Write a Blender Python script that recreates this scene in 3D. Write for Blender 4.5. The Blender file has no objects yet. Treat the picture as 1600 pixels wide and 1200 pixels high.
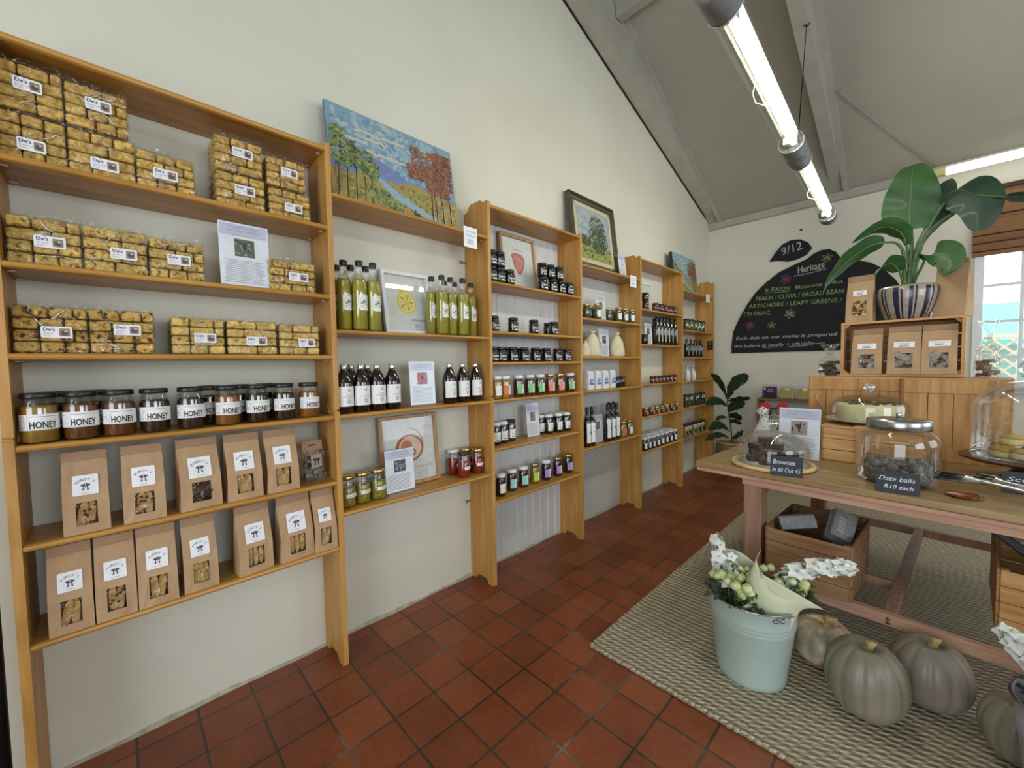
import bpy, math, random
from mathutils import Vector, Matrix
random.seed(7)
PI = math.pi
SC = bpy.context.scene
COL = SC.collection

# ------------------------------------------------------------------ camera, world, lights, exposure
def setup_camera():
    cd = bpy.data.cameras.new('camera'); cam = bpy.data.objects.new('camera', cd); COL.objects.link(cam)
    cd.sensor_width = 36.0; cd.lens = 36.0 * 627.0 / 1600.0; cd.clip_start = 0.03; cd.clip_end = 200
    yaw, pitch, roll = 0.7967, 0.0473, -0.0163
    fw = Vector((-math.sin(yaw)*math.cos(pitch), math.cos(yaw)*math.cos(pitch), -math.sin(pitch)))
    rt = fw.cross(Vector((0, 0, 1))).normalized(); up = rt.cross(fw)
    c, s = math.cos(roll), math.sin(roll)
    r2 = rt*c + up*s; u2 = up*c - rt*s
    m = Matrix((r2, u2, -fw)).transposed().to_4x4(); m.translation = Vector((1.9393, 0, 1.3))
    cam.matrix_world = m
    SC.camera = cam
setup_camera()

W = bpy.data.worlds.new('sky'); SC.world = W; W.use_nodes = True
wb = W.node_tree.nodes['Background']; wb.inputs[0].default_value = (0.86, 0.93, 1.0, 1); wb.inputs[1].default_value = 2.2

def area(name, loc, rot, sx, sy, power, col):
    l = bpy.data.lights.new(name, 'AREA'); l.shape = 'RECTANGLE'; l.size = sx; l.size_y = sy; l.energy = power; l.color = col
    o = bpy.data.objects.new(name, l); o.location = loc; o.rotation_euler = rot; COL.objects.link(o); return o
DAY = (0.80, 0.89, 1.0)
area('daylight_right_window_near', (4.95, 0.6, 1.7), (0, PI/2, 0), 1.5, 1.9, 44, DAY)
area('daylight_right_window_far', (4.95, 3.6, 1.7), (0, PI/2, 0), 1.5, 1.9, 24, DAY)
area('daylight_front_door', (2.6, -2.75, 1.35), (PI/2, 0, 0), 2.6, 2.4, 60, DAY)
area('daylight_back_window', (2.95, 5.62, 1.75), (-PI/2, 0, 0), 1.3, 1.3, 12, DAY)
TUBE_STRENGTH = 50.0

SC.view_settings.view_transform = 'Standard'; SC.view_settings.look = 'None'
SC.view_settings.gamma = 1.0; SC.view_settings.use_curve_mapping = False
SC.view_settings.exposure = 0.06
SC.cycles.max_bounces = 10; SC.cycles.transparent_max_bounces = 24; SC.cycles.diffuse_bounces = 4
SC.cycles.sample_clamp_indirect = 6.0
SC.cycles.caustics_reflective = False; SC.cycles.caustics_refractive = False

# ------------------------------------------------------------------ materials
def lin(c):
    if isinstance(c, str):
        c = tuple(int(c[i:i+2], 16)/255 for i in (0, 2, 4))
    return tuple((x/12.92 if x <= 0.04045 else ((x+0.055)/1.055)**2.4) for x in c) + (1.0,)
_M = {}
def nodes(name):
    m = bpy.data.materials.new(name); m.use_nodes = True
    nt = m.node_tree; return m, nt, nt.nodes, nt.links, nt.nodes['Principled BSDF']
def coords(N, L, scale=(1, 1, 1), rot=(0, 0, 0)):
    tc = N.new('ShaderNodeTexCoord'); mp = N.new('ShaderNodeMapping'); L.new(tc.outputs['Object'], mp.inputs[0])
    mp.inputs['Scale'].default_value = scale; mp.inputs['Rotation'].default_value = rot
    return mp.outputs[0]
def ramp(N, L, src, stops):
    r = N.new('ShaderNodeValToRGB'); L.new(src, r.inputs[0])
    e = r.color_ramp.elements
    e[0].position, e[0].color = stops[0][0], lin(stops[0][1])
    e[1].position, e[1].color = stops[-1][0], lin(stops[-1][1])
    for p, c in stops[1:-1]:
        k = e.new(p); k.color = lin(c)
    return r.outputs[0]
def noise(N, L, vec, scale, detail=3, rough=0.5, dist=0.0):
    n = N.new('ShaderNodeTexNoise'); L.new(vec, n.inputs['Vector']); n.inputs['Scale'].default_value = scale
    n.inputs['Detail'].default_value = detail; n.inputs['Roughness'].default_value = rough; n.inputs['Distortion'].default_value = dist
    return n
def bump(N, L, b, h, strength, dist=0.01):
    k = N.new('ShaderNodeBump'); k.inputs['Strength'].default_value = strength; k.inputs['Distance'].default_value = dist
    L.new(h, k.inputs['Height']); L.new(k.outputs[0], b.inputs['Normal'])
def mat(name, c1, c2=None, rough=0.5, metal=0.0, scale=40, bmp=0.0, spec=0.5, coat=0.0, emit=0, bscale=None, sss=0, stops=None, stretch=(1, 1, 1)):
    if name in _M: return _M[name]
    m, nt, N, L, b = nodes(name)
    b.inputs['Roughness'].default_value = rough; b.inputs['Metallic'].default_value = metal
    b.inputs['Specular IOR Level'].default_value = spec; b.inputs['Coat Weight'].default_value = coat
    v = coords(N, L, stretch)
    n = noise(N, L, v, scale)
    if stops: L.new(ramp(N, L, n.outputs[0], stops), b.inputs['Base Color'])
    else: L.new(ramp(N, L, n.outputs[0], [(0.35, c1), (0.65, c2 or c1)]), b.inputs['Base Color'])
    if bmp: 
        n2 = noise(N, L, v, bscale or scale*2, 4); bump(N, L, b, n2.outputs[0], bmp, 0.004)
    if emit:
        b.inputs['Emission Color'].default_value = lin(c1); b.inputs['Emission Strength'].default_value = emit
    _M[name] = m; return m
def wood(name, cols, axis='z', rough=0.45, fine=1.0, knots=True, bmp=0.08, coat=0.0):
    if name in _M: return _M[name]
    m, nt, N, L, b = nodes(name)
    st = {'x': (1.2, 16, 16), 'y': (16, 1.2, 16), 'z': (16, 16, 1.2)}[axis]
    v = coords(N, L, tuple(s*fine for s in st))
    oi = N.new('ShaderNodeObjectInfo'); ad = N.new('ShaderNodeVectorMath'); ad.operation = 'ADD'
    sc_ = N.new('ShaderNodeVectorMath'); sc_.operation = 'SCALE'; cb = N.new('ShaderNodeCombineXYZ')
    for i in range(3): L.new(oi.outputs['Random'], cb.inputs[i])
    L.new(cb.outputs[0], sc_.inputs[0]); sc_.inputs['Scale'].default_value = 37.0
    L.new(v, ad.inputs[0]); L.new(sc_.outputs[0], ad.inputs[1])
    n = noise(N, L, ad.outputs[0], 1.3, 5, 0.6, 1.2)
    L.new(ramp(N, L, n.outputs[0], [(0.3, cols[0]), (0.5, cols[1]), (0.7, cols[2])]), b.inputs['Base Color'])
    b.inputs['Roughness'].default_value = rough; b.inputs['Coat Weight'].default_value = coat; b.inputs['Coat Roughness'].default_value = 0.25
    bump(N, L, b, n.outputs[0], bmp, 0.003)
    _M[name] = m; return m
def film(name, tint=(1, 1, 1), gloss=0.12, rough=0.08, bscale=18, bst=0.9, dist=0.02, fres=0.3):
    """clear plastic / glass sheet: mostly transmitted light with a fresnel reflection"""
    if name in _M: return _M[name]
    m, nt, N, L, b = nodes(name); N.remove(b)
    out = N['Material Output']; tr = N.new('ShaderNodeBsdfTransparent'); gl = N.new('ShaderNodeBsdfGlossy'); mx = N.new('ShaderNodeMixShader')
    tr.inputs[0].default_value = (*tint, 1); gl.inputs['Roughness'].default_value = rough; gl.inputs['Color'].default_value = (1, 1, 1, 1)
    lw = N.new('ShaderNodeLayerWeight'); lw.inputs[0].default_value = 0.35
    mm = N.new('ShaderNodeMath'); mm.operation = 'MULTIPLY_ADD'; L.new(lw.outputs['Fresnel'], mm.inputs[0]); mm.inputs[1].default_value = fres; mm.inputs[2].default_value = gloss
    L.new(mm.outputs[0], mx.inputs[0]); L.new(tr.outputs[0], mx.inputs[1]); L.new(gl.outputs[0], mx.inputs[2]); L.new(mx.outputs[0], out.inputs[0])
    if bst:
        v = coords(N, L); n = noise(N, L, v, bscale, 2, 0.5, 1.5); k = N.new('ShaderNodeBump'); k.inputs['Strength'].default_value = bst; k.inputs['Distance'].default_value = dist
        L.new(n.outputs[0], k.inputs['Height']); L.new(k.outputs[0], gl.inputs['Normal']); L.new(k.outputs[0], lw.inputs['Normal'])
    _M[name] = m; return m

PINE = ['b07a38', 'c98f48', 'd9a660']
m_post = wood('pine_upright', ['a67433', 'b98743', 'c89a55'], 'z')
m_shelf = wood('pine_shelf', ['9c6d2a', 'b28138', 'c39249'], 'y', rough=0.35)
m_table = wood('oiled_table_wood', ['80653e', '94784e', 'a68a60'], 'x', rough=0.4)
m_tableedge = wood('table_edge_wood', ['a37a60', 'b98f74', 'cba78c'], 'x', rough=0.5)
m_tleg = wood('table_leg_wood', ['7d5a44', '957059', 'a8826a'], 'z', rough=0.55)
m_crate = wood('crate_pine', ['9a6a38', 'b98850', 'cf9f66'], 'z', rough=0.6)
m_crateh = wood('crate_pine_rail', ['a5733c', 'c29056', 'd3a56c'], 'x', rough=0.6)
m_board = wood('light_round_board', ['c9a465', 'd9b87a', 'e2c68e'], 'x', rough=0.45)
m_black = mat('matt_black_lid', '141414', '1c1c1c', rough=0.35)
m_white = mat('white_paper', 'e6e6e6', 'eeeef0', rough=0.6, scale=15)
m_label = mat('label_paper', 'e2e2dd', 'ecebe8', rough=0.55, scale=15)
m_ink = mat('black_ink', '151515', rough=0.6)
m_grey = mat('grey_print', '8d8d90', 'a0a0a2', rough=0.6)
m_lgrey = mat('pale_grey_print', 'b4b6ba', 'c3c5c8', rough=0.6)
m_navy = mat('navy_print', '23284e', rough=0.6)
m_red = mat('red_print', 'b23a33', rough=0.6)
m_pink = mat('pink_print', 'cf8d96', rough=0.6)
m_gold = mat('gold_lid', 'b89a5c', 'c9ad70', rough=0.25, metal=0.9)
m_silver = mat('silver_cap', 'c2c2c2', 'd4d4d4', rough=0.25, metal=0.85)
m_whitelid = mat('white_lid', 'dcdcdc', 'e6e6e6', rough=0.35)
m_glass = film('jar_glass', (0.97, 0.98, 0.97), 0.05, 0.03, bst=0)
m_film = film('crinkled_clear_film', (0.99, 0.985, 0.96), 0.05, 0.07, bscale=22, bst=1.0, dist=0.06, fres=0.3)
m_metal = mat('brushed_steel', '9c9c9c', 'b4b4b4', rough=0.25, metal=1.0)
m_green = mat('green_print', '6f9a4a', rough=0.6)
m_yellow = mat('yellow_print', 'd8c24a', rough=0.6)

# ------------------------------------------------------------------ mesh helpers
class MB:
    def __init__(s): s.v = []; s.f = []; s.m = []; s.s = []
    def add(s, vs, fs, mi=0, smooth=False):
        b = len(s.v); s.v += [tuple(p) for p in vs]
        for f in fs: s.f.append(tuple(b+i for i in f)); s.m.append(mi); s.s.append(smooth)
        return s
    def box(s, x0, x1, y0, y1, z0, z1, mi=0):
        vs = [(x, y, z) for x in (x0, x1) for y in (y0, y1) for z in (z0, z1)]
        return s.add(vs, [(0,1,3,2), (4,6,7,5), (0,4,5,1), (2,3,7,6), (0,2,6,4), (1,5,7,3)], mi)
    def bx(s, c, d, R=None, mi=0):
        vs = [Vector(((i-.5)*d[0], (j-.5)*d[1], (k-.5)*d[2])) for i in (0,1) for j in (0,1) for k in (0,1)]
        if R is not None: vs = [R @ v for v in vs]
        vs = [v + Vector(c) for v in vs]
        return s.add(vs, [(0,1,3,2), (4,6,7,5), (0,4,5,1), (2,3,7,6), (0,2,6,4), (1,5,7,3)], mi)
    def lathe(s, prof, n=24, mi=0, c=(0, 0, 0), smooth=True, mod=None):
        vs = []; fs = []
        for (r, z) in prof:
            for k in range(n):
                a = 2*PI*k/n; rr = r*(mod(a, z) if mod else 1)
                vs.append((c[0]+rr*math.cos(a), c[1]+rr*math.sin(a), c[2]+z))
        for i in range(len(prof)-1):
            for k in range(n):
                k2 = (k+1) % n; fs.append((i*n+k, i*n+k2, (i+1)*n+k2, (i+1)*n+k))
        s.add(vs, fs, mi, smooth)
        b = len(s.v)-len(vs)
        if prof[0][0] > 1e-6: s.f.append(tuple(b+k for k in reversed(range(n)))); s.m.append(mi); s.s.append(False)
        if prof[-1][0] > 1e-6: s.f.append(tuple(b+(len(prof)-1)*n+k for k in range(n))); s.m.append(mi); s.s.append(False)
        return s
    def tube(s, pts, r, n=8, mi=0, closed=False, caps=True):
        pts = [Vector(p) for p in pts]; K = len(pts); vs = []; prev = None
        for i, p in enumerate(pts):
            t = (pts[(i+1) % K] - pts[i-1]) if closed else (pts[min(i+1, K-1)] - pts[max(i-1, 0)])
            t.normalize()
            ref = prev if prev is not None else (Vector((0, 0, 1)) if abs(t.z) < .9 else Vector((1, 0, 0)))
            a = t.cross(ref)
            if a.length < 1e-6: a = t.orthogonal()
            a.normalize(); b = t.cross(a).normalized() * -1; prev = -b if False else ref
            rr = r[i] if isinstance(r, (list, tuple)) else r
            for k in range(n):
                an = 2*PI*k/n; vs.append(p + a*(rr*math.cos(an)) + b*(rr*math.sin(an)))
        fs = []
        for i in range(K if closed else K-1):
            j = (i+1) % K
            for k in range(n): fs.append((i*n+k, i*n+(k+1) % n, j*n+(k+1) % n, j*n+k))
        if not closed and caps: fs += [tuple(reversed(range(n))), tuple((K-1)*n+k for k in range(n))]
        return s.add(vs, fs, mi, True)
    def grid(s, fn, nu, nv, mi=0, smooth=True):
        vs = [fn(i/nu, j/nv) for i in range(nu+1) for j in range(nv+1)]
        fs = [(i*(nv+1)+j, (i+1)*(nv+1)+j, (i+1)*(nv+1)+j+1, i*(nv+1)+j+1) for i in range(nu) for j in range(nv)]
        return s.add(vs, fs, mi, smooth)
    def prism(s, pts, ax, lo, hi, mi=0, smooth=False):
        n = len(pts)
        def P(p, h): return (h, p[0], p[1]) if ax == 'x' else ((p[0], h, p[1]) if ax == 'y' else (p[0], p[1], h))
        vs = [P(p, lo) for p in pts] + [P(p, hi) for p in pts]
        s.add(vs, [(i, (i+1) % n, n+(i+1) % n, n+i) for i in range(n)], mi, smooth)
        return s.add(vs, [tuple(reversed(range(n))), tuple(range(n, 2*n))], mi)
    def ball(s, c, r, mi=0, n=10, m=6, R=None, sq=(1, 1, 1)):
        vs = []; fs = []
        for j in range(m+1):
            ph = -PI/2 + PI*j/m
            for k in range(n):
                a = 2*PI*k/n
                v = Vector((math.cos(a)*math.cos(ph)*sq[0], math.sin(a)*math.cos(ph)*sq[1], math.sin(ph)*sq[2]))*r
                if R is not None: v = R @ v
                vs.append(v + Vector(c))
        for j in range(m):
            for k in range(n): fs.append((j*n+k, j*n+(k+1) % n, (j+1)*n+(k+1) % n, (j+1)*n+k))
        return s.add(vs, fs, mi, True)
    def build(s, name, mats, parent=None, bevel=0, seg=2, loc=None):
        me = bpy.data.meshes.new(name); me.from_pydata(s.v, [], s.f)
        for m in (mats if isinstance(mats, (list, tuple)) else [mats]): me.materials.append(m)
        me.polygons.foreach_set('material_index', s.m); me.polygons.foreach_set('use_smooth', s.s); me.update()
        o = bpy.data.objects.new(name, me); COL.objects.link(o)
        if parent: o.parent = parent
        if loc: o.location = loc
        if bevel:
            b = o.modifiers.new('bevel', 'BEVEL'); b.width = bevel; b.segments = seg; b.limit_method = 'ANGLE'; b.angle_limit = 0.7
        return o
def thing(name, label, cat, loc=(0, 0, 0), rz=0, group=None, rot=None):
    o = bpy.data.objects.new(name, None); COL.objects.link(o); o.empty_display_size = 0.05
    o.location = loc; o.rotation_euler = rot or (0, 0, rz); o['label'] = label; o['category'] = cat
    if group: o['group'] = group
    return o
def tag(o, label, cat, group=None, kind=None):
    o['label'] = label; o['category'] = cat
    if group: o['group'] = group
    if kind: o['kind'] = kind
    return o
def struct(o): o['kind'] = 'structure'; return o
def dup(root, loc, rz, label, group=None, rot=None):
    r = root.copy(); COL.objects.link(r); r.location = loc; r.rotation_euler = rot or (0, 0, rz); r['label'] = label
    if group: r['group'] = group
    elif 'group' in r: del r['group']
    for ch in list(root.children):
        c = ch.copy(); COL.objects.link(c); c.parent = r
        for g in ch.children:
            d2 = g.copy(); COL.objects.link(d2); d2.parent = c
    return r

# ------------------------------------------------------------------ flat artwork (labels, signs, pictures)
_T = {}
def text2d(s, shear=0.0, offset=0.0):
    key = (s, shear, offset)
    if key in _T: return _T[key]
    cu = bpy.data.curves.new('txt', 'FONT'); cu.body = s; cu.size = 1.0; cu.resolution_u = 2; cu.shear = shear; cu.offset = offset
    ob = bpy.data.objects.new('txt', cu); COL.objects.link(ob)
    dg = bpy.context.evaluated_depsgraph_get(); me = ob.evaluated_get(dg).to_mesh()
    vs = [(v.co.x, v.co.y) for v in me.vertices]; fs = [tuple(p.vertices) for p in me.polygons]
    ob.evaluated_get(dg).to_mesh_clear(); bpy.data.objects.remove(ob); bpy.data.curves.remove(cu)
    x0 = min(v[0] for v in vs); x1 = max(v[0] for v in vs); y0 = min(v[1] for v in vs); y1 = max(v[1] for v in vs)
    h = 0.73
    vs = [((x-x0)/h, y/h) for x, y in vs]
    _T[key] = (vs, fs, (x1-x0)/h); return _T[key]
class Art:
    """2-D shapes (u right, v up) that fn maps onto a surface"""
    def __init__(s, mb, fn, eps=0.0004): s.mb = mb; s.fn = fn; s.e = eps
    def put(s, vs, fs, mi, layer): s.mb.add([s.fn(u, v, layer*s.e) for u, v in vs], fs, mi)
    def rect(s, u0, v0, u1, v1, mi, layer=1, n=1):
        vs = []; 
        for i in range(n+1):
            u = u0+(u1-u0)*i/n; vs += [(u, v0), (u, v1)]
        s.put(vs, [(2*i, 2*i+2, 2*i+3, 2*i+1) for i in range(n)], mi, layer)
    def rrect(s, u0, v0, u1, v1, r, mi, layer=1):
        p = []
        for cx, cy, a0 in ((u1-r, v1-r, 0), (u0+r, v1-r, 90), (u0+r, v0+r, 180), (u1-r, v0+r, 270)):
            for k in range(4):
                a = math.radians(a0+30*k); p.append((cx+r*math.cos(a), cy+r*math.sin(a)))
        s.put(p, [tuple(range(len(p)))], mi, layer)
    def poly(s, pts, mi, layer=1): s.put(pts, [tuple(range(len(pts)))], mi, layer)
    def ell(s, cu, cv, ru, rv, mi, layer=1, n=14, rot=0):
        c, d = math.cos(rot), math.sin(rot); p = []
        for k in range(n):
            a = 2*PI*k/n; x = ru*math.cos(a); y = rv*math.sin(a); p.append((cu+x*c-y*d, cv+x*d+y*c))
        s.poly(p, mi, layer)
    def ring(s, cu, cv, ru, rv, w, mi, layer=1, n=20, a0=0, a1=2*PI):
        p = [(cu+ru*math.cos(a0+(a1-a0)*k/n), cv+rv*math.sin(a0+(a1-a0)*k/n)) for k in range(n+1)]; s.stroke(p, w, mi, layer)
    def stroke(s, pts, w, mi, layer=1):
        vs = []; n = len(pts)
        for i, (x, y) in enumerate(pts):
            a = pts[max(i-1, 0)]; b = pts[min(i+1, n-1)]; dx, dy = b[0]-a[0], b[1]-a[1]; l = math.hypot(dx, dy) or 1
            ww = (w[i] if isinstance(w, list) else w)/2
            vs += [(x-dy/l*ww, y+dx/l*ww), (x+dy/l*ww, y-dx/l*ww)]
        s.put(vs, [(2*i, 2*i+1, 2*i+3, 2*i+2) for i in range(n-1)], mi, layer)
    def scribble(s, u, v, w, h, mi, layer, al):
        u0 = u - {'l': 0, 'c': w/2, 'r': w}[al]; n = max(8, int(w/h*9))
        s.stroke([(u0+w*i/n+h*.18*math.sin(i*2.1), v+h*.38+h*.36*math.sin(i*1.45)*(.6+.4*math.sin(i*.7))) for i in range(n+1)], h*.17, mi, layer)
    def text(s, t, u, v, h, mi, layer=2, al='l', w=None, shear=0.0, off=0.0, rot=0.0):
        if t.startswith('~'): return s.scribble(u, v, w or h*.62*(len(t)-1), h, mi, layer, al)
        vs, fs, wd = text2d(t, shear, off); sx = h if w is None else w/wd
        du = {'l': 0, 'c': -wd*sx/2, 'r': -wd*sx}[al]; c, d = math.cos(rot), math.sin(rot)
        s.put([(u+(x*sx+du)*c-y*h*d, v+(x*sx+du)*d+y*h*c) for x, y in vs], fs, mi, layer)
    def lines(s, u0, u1, v0, v1, n, mi, layer=2, fill=0.45, rag=0.2):
        st = (v1-v0)/n
        for i in range(n):
            a = v0+st*(i+.28); r = random.random()*rag*(u1-u0)
            s.rect(u0+r/2*(random.random()), a, u1-r, a+st*fill, mi, layer)
def cyl_fn(r, z0=0, a0=0):      # u along the arc (facing +x, right = +y), v = height
    return lambda u, v, e: ((r+e)*math.cos(a0+u/r), (r+e)*math.sin(a0+u/r), z0+v)
def flat_fn(o, right, up):
    o = Vector(o); right = Vector(right).normalized(); up = Vector(up).normalized(); nn = right.cross(up)
    return lambda u, v, e: tuple(o + right*u + up*v + nn*e)

# ------------------------------------------------------------------ room shell
YB = 5.457; XR = 4.8; YF = -2.6
def wall_mat(name, c1, c2):
    m, nt, N, L, b = nodes(name); v = coords(N, L); n = noise(N, L, v, 1.6, 4); n2 = noise(N, L, v, 30, 4)
    L.new(ramp(N, L, n.outputs[0], [(0.3, c1), (0.7, c2)]), b.inputs['Base Color']); b.inputs['Roughness'].default_value = 0.7
    bump(N, L, b, n2.outputs[0], 0.12, 0.01); return m
m_wall = wall_mat('cream_plaster', 'cdcab9', 'd4d1c1')
m_ceil = wall_mat('ceiling_board', '9a9688', 'a29e90')  # ceiling shade put into the colour: pale paint darkened below the wall's tone
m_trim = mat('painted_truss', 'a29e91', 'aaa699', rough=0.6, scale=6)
def czf(y): return 3.015 + 0.504*(YB-y) if y > 0.2 else 3.015 + 0.504*(YB-0.2) - 0.504*(0.2-y)
# left wall (gable), back wall with window hole, right and front walls with openings
b = MB(); b.prism([(YF, 0), (YB, 0), (YB, czf(YB)), (0.2, czf(0.2)), (YF, czf(YF))], 'x', -0.15, 0); struct(b.build('wall_left', m_wall))
WX0, WX1, WZ0, WZ1 = 2.27, 3.6, 1.05, 2.55
def wall_with_hole(name, ax, p0, p1, a0, a1, top, holes):
    """wall slab between a0..a1 with rectangular holes (lo, hi, z0, z1)"""
    b = MB(); cur = a0
    def bb(l, h, z0, z1):
        if ax == 'y': b.box(l, h, p0, p1, z0, z1)
        else: b.box(p0, p1, l, h, z0, z1)
    for (l, h, z0, z1) in holes:
        bb(cur, l, 0, top)
        if z0 > 0: bb(l, h, 0, z0)
        bb(l, h, z1, top); cur = h
    bb(cur, a1, 0, top)
    return struct(b.build(name, m_wall))
wall_with_hole('wall_back', 'y', YB, YB+0.18, -0.15, XR+0.2, 3.02, [(WX0, WX1, WZ0, WZ1)])
wall_with_hole('wall_right', 'x', XR, XR+0.2, YF, YB, 3.1, [(-0.4, 1.6, 0.95, 2.5), (2.6, 4.6, 0.95, 2.5)])
wall_with_hole('wall_front', 'y', YF-0.2, YF, -0.15, XR+0.2, 3.2, [(1.2, 4.0, 0.0, 2.6)])
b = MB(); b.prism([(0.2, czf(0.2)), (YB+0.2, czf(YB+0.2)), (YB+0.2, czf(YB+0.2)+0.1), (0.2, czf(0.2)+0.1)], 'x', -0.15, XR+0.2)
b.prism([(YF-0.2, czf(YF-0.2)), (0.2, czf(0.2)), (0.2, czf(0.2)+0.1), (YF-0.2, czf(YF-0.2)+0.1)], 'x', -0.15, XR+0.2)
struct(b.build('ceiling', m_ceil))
b = MB(); b.prism([(YF, 3.05), (YB, 3.0), (0.2, czf(0.2))], 'x', XR, XR+0.2); struct(b.build('wall_right_gable', m_wall))
# cornice along the back wall
b = MB(); b.prism([(YB, 2.955), (YB-0.03, 2.965), (YB-0.055, 3.02), (YB-0.055, 3.035), (YB, 3.012)], 'x', 0, XR); struct(b.build('trim_1', m_trim))
# scissor truss boards: one against the gable wall, one in mid room; flat cover strips at the ceiling
def truss(x0, x1, n):
    b = MB(); ys = [0.3+ (YB-0.02-0.3)*i/12 for i in range(13)]
    lo = [(y, 4.019-0.327*(y-2.496)) for y in ys]; hi = [(y, max(czf(y), 4.019-0.327*(y-2.496))+0.02) for y in reversed(ys)]
    hi = [(y, z) for y, z in hi]
    b.prism(lo+hi, 'x', x0, x1); return struct(b.build(n, m_trim, bevel=0.004))
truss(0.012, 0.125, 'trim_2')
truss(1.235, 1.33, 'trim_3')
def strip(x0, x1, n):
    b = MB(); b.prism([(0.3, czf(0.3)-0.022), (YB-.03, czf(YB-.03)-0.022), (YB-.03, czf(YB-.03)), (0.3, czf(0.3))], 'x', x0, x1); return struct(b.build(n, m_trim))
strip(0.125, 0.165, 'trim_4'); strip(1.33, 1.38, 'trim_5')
m_dark = mat('dark_gap', '1a1815', rough=0.9)
b = MB(); b.prism([(0.3, 4.019+0.327*2.196-0.012), (YB-0.01, 4.019-0.327*(YB-0.01-2.496)-0.012), (YB-0.01, 4.019-0.327*(YB-0.01-2.496)+0.01), (0.3, 4.019+0.327*2.196+0.01)], 'x', 0, 0.0125)
struct(b.build('trim_6', m_dark))
b = MB(); b.box(0.13, 0.5, 3.02, 3.1, czf(3.06)-0.11, czf(3.06)+0.02); struct(b.build('trim_7', m_trim, bevel=0.004))
b = MB(); b.tube([(1.385, 4.35, czf(4.35)-0.03), (1.75, 5.0, czf(5.0)-0.02), (2.0, 5.4, czf(5.4)-0.02)], 0.004, 6)
tag(b.build('electric_cable', m_grey), 'thin cable running across the sloping ceiling beside the middle truss', 'cable')

# floor tiles
m, nt, N, L, bs = nodes('quarry_tiles')
tc = N.new('ShaderNodeTexCoord'); mp = N.new('ShaderNodeMapping'); L.new(tc.outputs['Object'], mp.inputs[0])
mp.inputs['Location'].default_value = (-0.0915, -0.1577, 0)
br = N.new('ShaderNodeTexBrick'); L.new(mp.outputs[0], br.inputs['Vector'])
br.offset = 0.0; br.squash = 1.0; br.inputs['Scale'].default_value = 1.0
br.inputs['Brick Width'].default_value = 0.171; br.inputs['Row Height'].default_value = 0.171; br.inputs['Mortar Size'].default_value = 0.0045; br.inputs['Mortar Smooth'].default_value = 0.15
br.inputs['Color1'].default_value = (0, 0, 0, 1); br.inputs['Color2'].default_value = (1, 1, 1, 1); br.inputs['Mortar'].default_value = (.5, .5, .5, 1); br.inputs['Bias'].default_value = 0.0
n1 = noise(N, L, tc.outputs['Object'], 3.2, 5, 0.6); n2 = noise(N, L, tc.outputs['Object'], 45, 4, 0.6)
c1 = ramp(N, L, br.outputs['Color'], [(0.0, '67321a'), (0.5, '7f3f20'), (1.0, '92502e')])
c2 = ramp(N, L, n1.outputs[0], [(0.3, '5c2e18'), (0.7, '95502c')])
mx = N.new('ShaderNodeMixRGB'); mx.inputs[0].default_value = 0.45; L.new(c1, mx.inputs[1]); L.new(c2, mx.inputs[2])
mx2 = N.new('ShaderNodeMixRGB'); mx2.blend_type = 'OVERLAY'; mx2.inputs[0].default_value = 0.35; L.new(mx.outputs[0], mx2.inputs[1]); L.new(n2.outputs[0], mx2.inputs[2])
gr = ramp(N, L, n1.outputs[0], [(0.4, '2e241c'), (0.55, '463a2e'), (0.75, '8c8474')])
mx3 = N.new('ShaderNodeMixRGB'); L.new(br.outputs['Fac'], mx3.inputs[0]); L.new(mx2.outputs[0], mx3.inputs[1]); L.new(gr, mx3.inputs[2]); L.new(mx3.outputs[0], bs.inputs['Base Color'])
rr = ramp(N, L, n1.outputs[0], [(0.3, (0.62,)*3), (0.7, (0.74,)*3)]); L.new(rr, bs.inputs['Roughness'])
sb = N.new('ShaderNodeMath'); sb.operation = 'MULTIPLY_ADD'; L.new(br.outputs['Fac'], sb.inputs[0]); sb.inputs[1].default_value = -1.0; L.new(n2.outputs[0], sb.inputs[2])
bump(N, L, bs, sb.outputs[0], 0.35, 0.004)
b = MB(); b.box(-0.15, XR+0.2, YF-0.2, YB+0.2, -0.05, 0); struct(b.build('floor', m))
# uneven mortar skirting along the left wall
b = MB()
def sk(u, v):
    y = YF + (YB-YF)*u; h = 0.009+0.004*math.sin(y*9)+0.003*math.sin(y*31); w = 0.014+0.004*math.sin(y*13+1)
    return ((0.0005+w*(1-v)), y, h*v)
b.grid(sk, 160, 3); struct(b.build('baseboard_left', mat('rough_mortar', '9c9680', 'b5b09c', rough=0.9, scale=25, bmp=0.4)))

# window in the back wall
m_wf = mat('white_window_paint', 'd8d8d6', 'e2e2e0', rough=0.45, scale=10)
w1 = bpy.data.objects.new('window_1', None); COL.objects.link(w1); struct(w1)
b = MB(); y0, y1 = YB-0.012, YB+0.06
b.box(WX0-.03, WX0+.03, y0, y1, WZ0-.03, WZ1); b.box(WX1-.03, WX1+.03, y0, y1, WZ0-.03, WZ1); b.box(WX0-.03, WX1+.03, y0, y1, WZ1-.03, WZ1+.03); b.box(WX0-.05, WX1+.05, y0-.03, y1, WZ0-.06, WZ0)
b.build('window_frame', m_wf, w1, bevel=0.004)
b = MB()
for x in (2.515, 2.74, 2.965, 3.19, 3.415): b.box(x-.011, x+.011, YB+.01, YB+.04, WZ0, WZ1)
for z in (1.3, 1.61, 1.925, 2.24): b.box(WX0, WX1, YB+.012, YB+.038, z-.011, z+.011)
b.build('glazing_bars', m_wf, w1)
b = MB(); b.box(WX0, WX1, YB+.022, YB+.026, WZ0, WZ1); b.build('window_pane', film('window_glass', (0.97, 0.99, 1.0), 0.02, 0.02, bst=0), w1)
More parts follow.
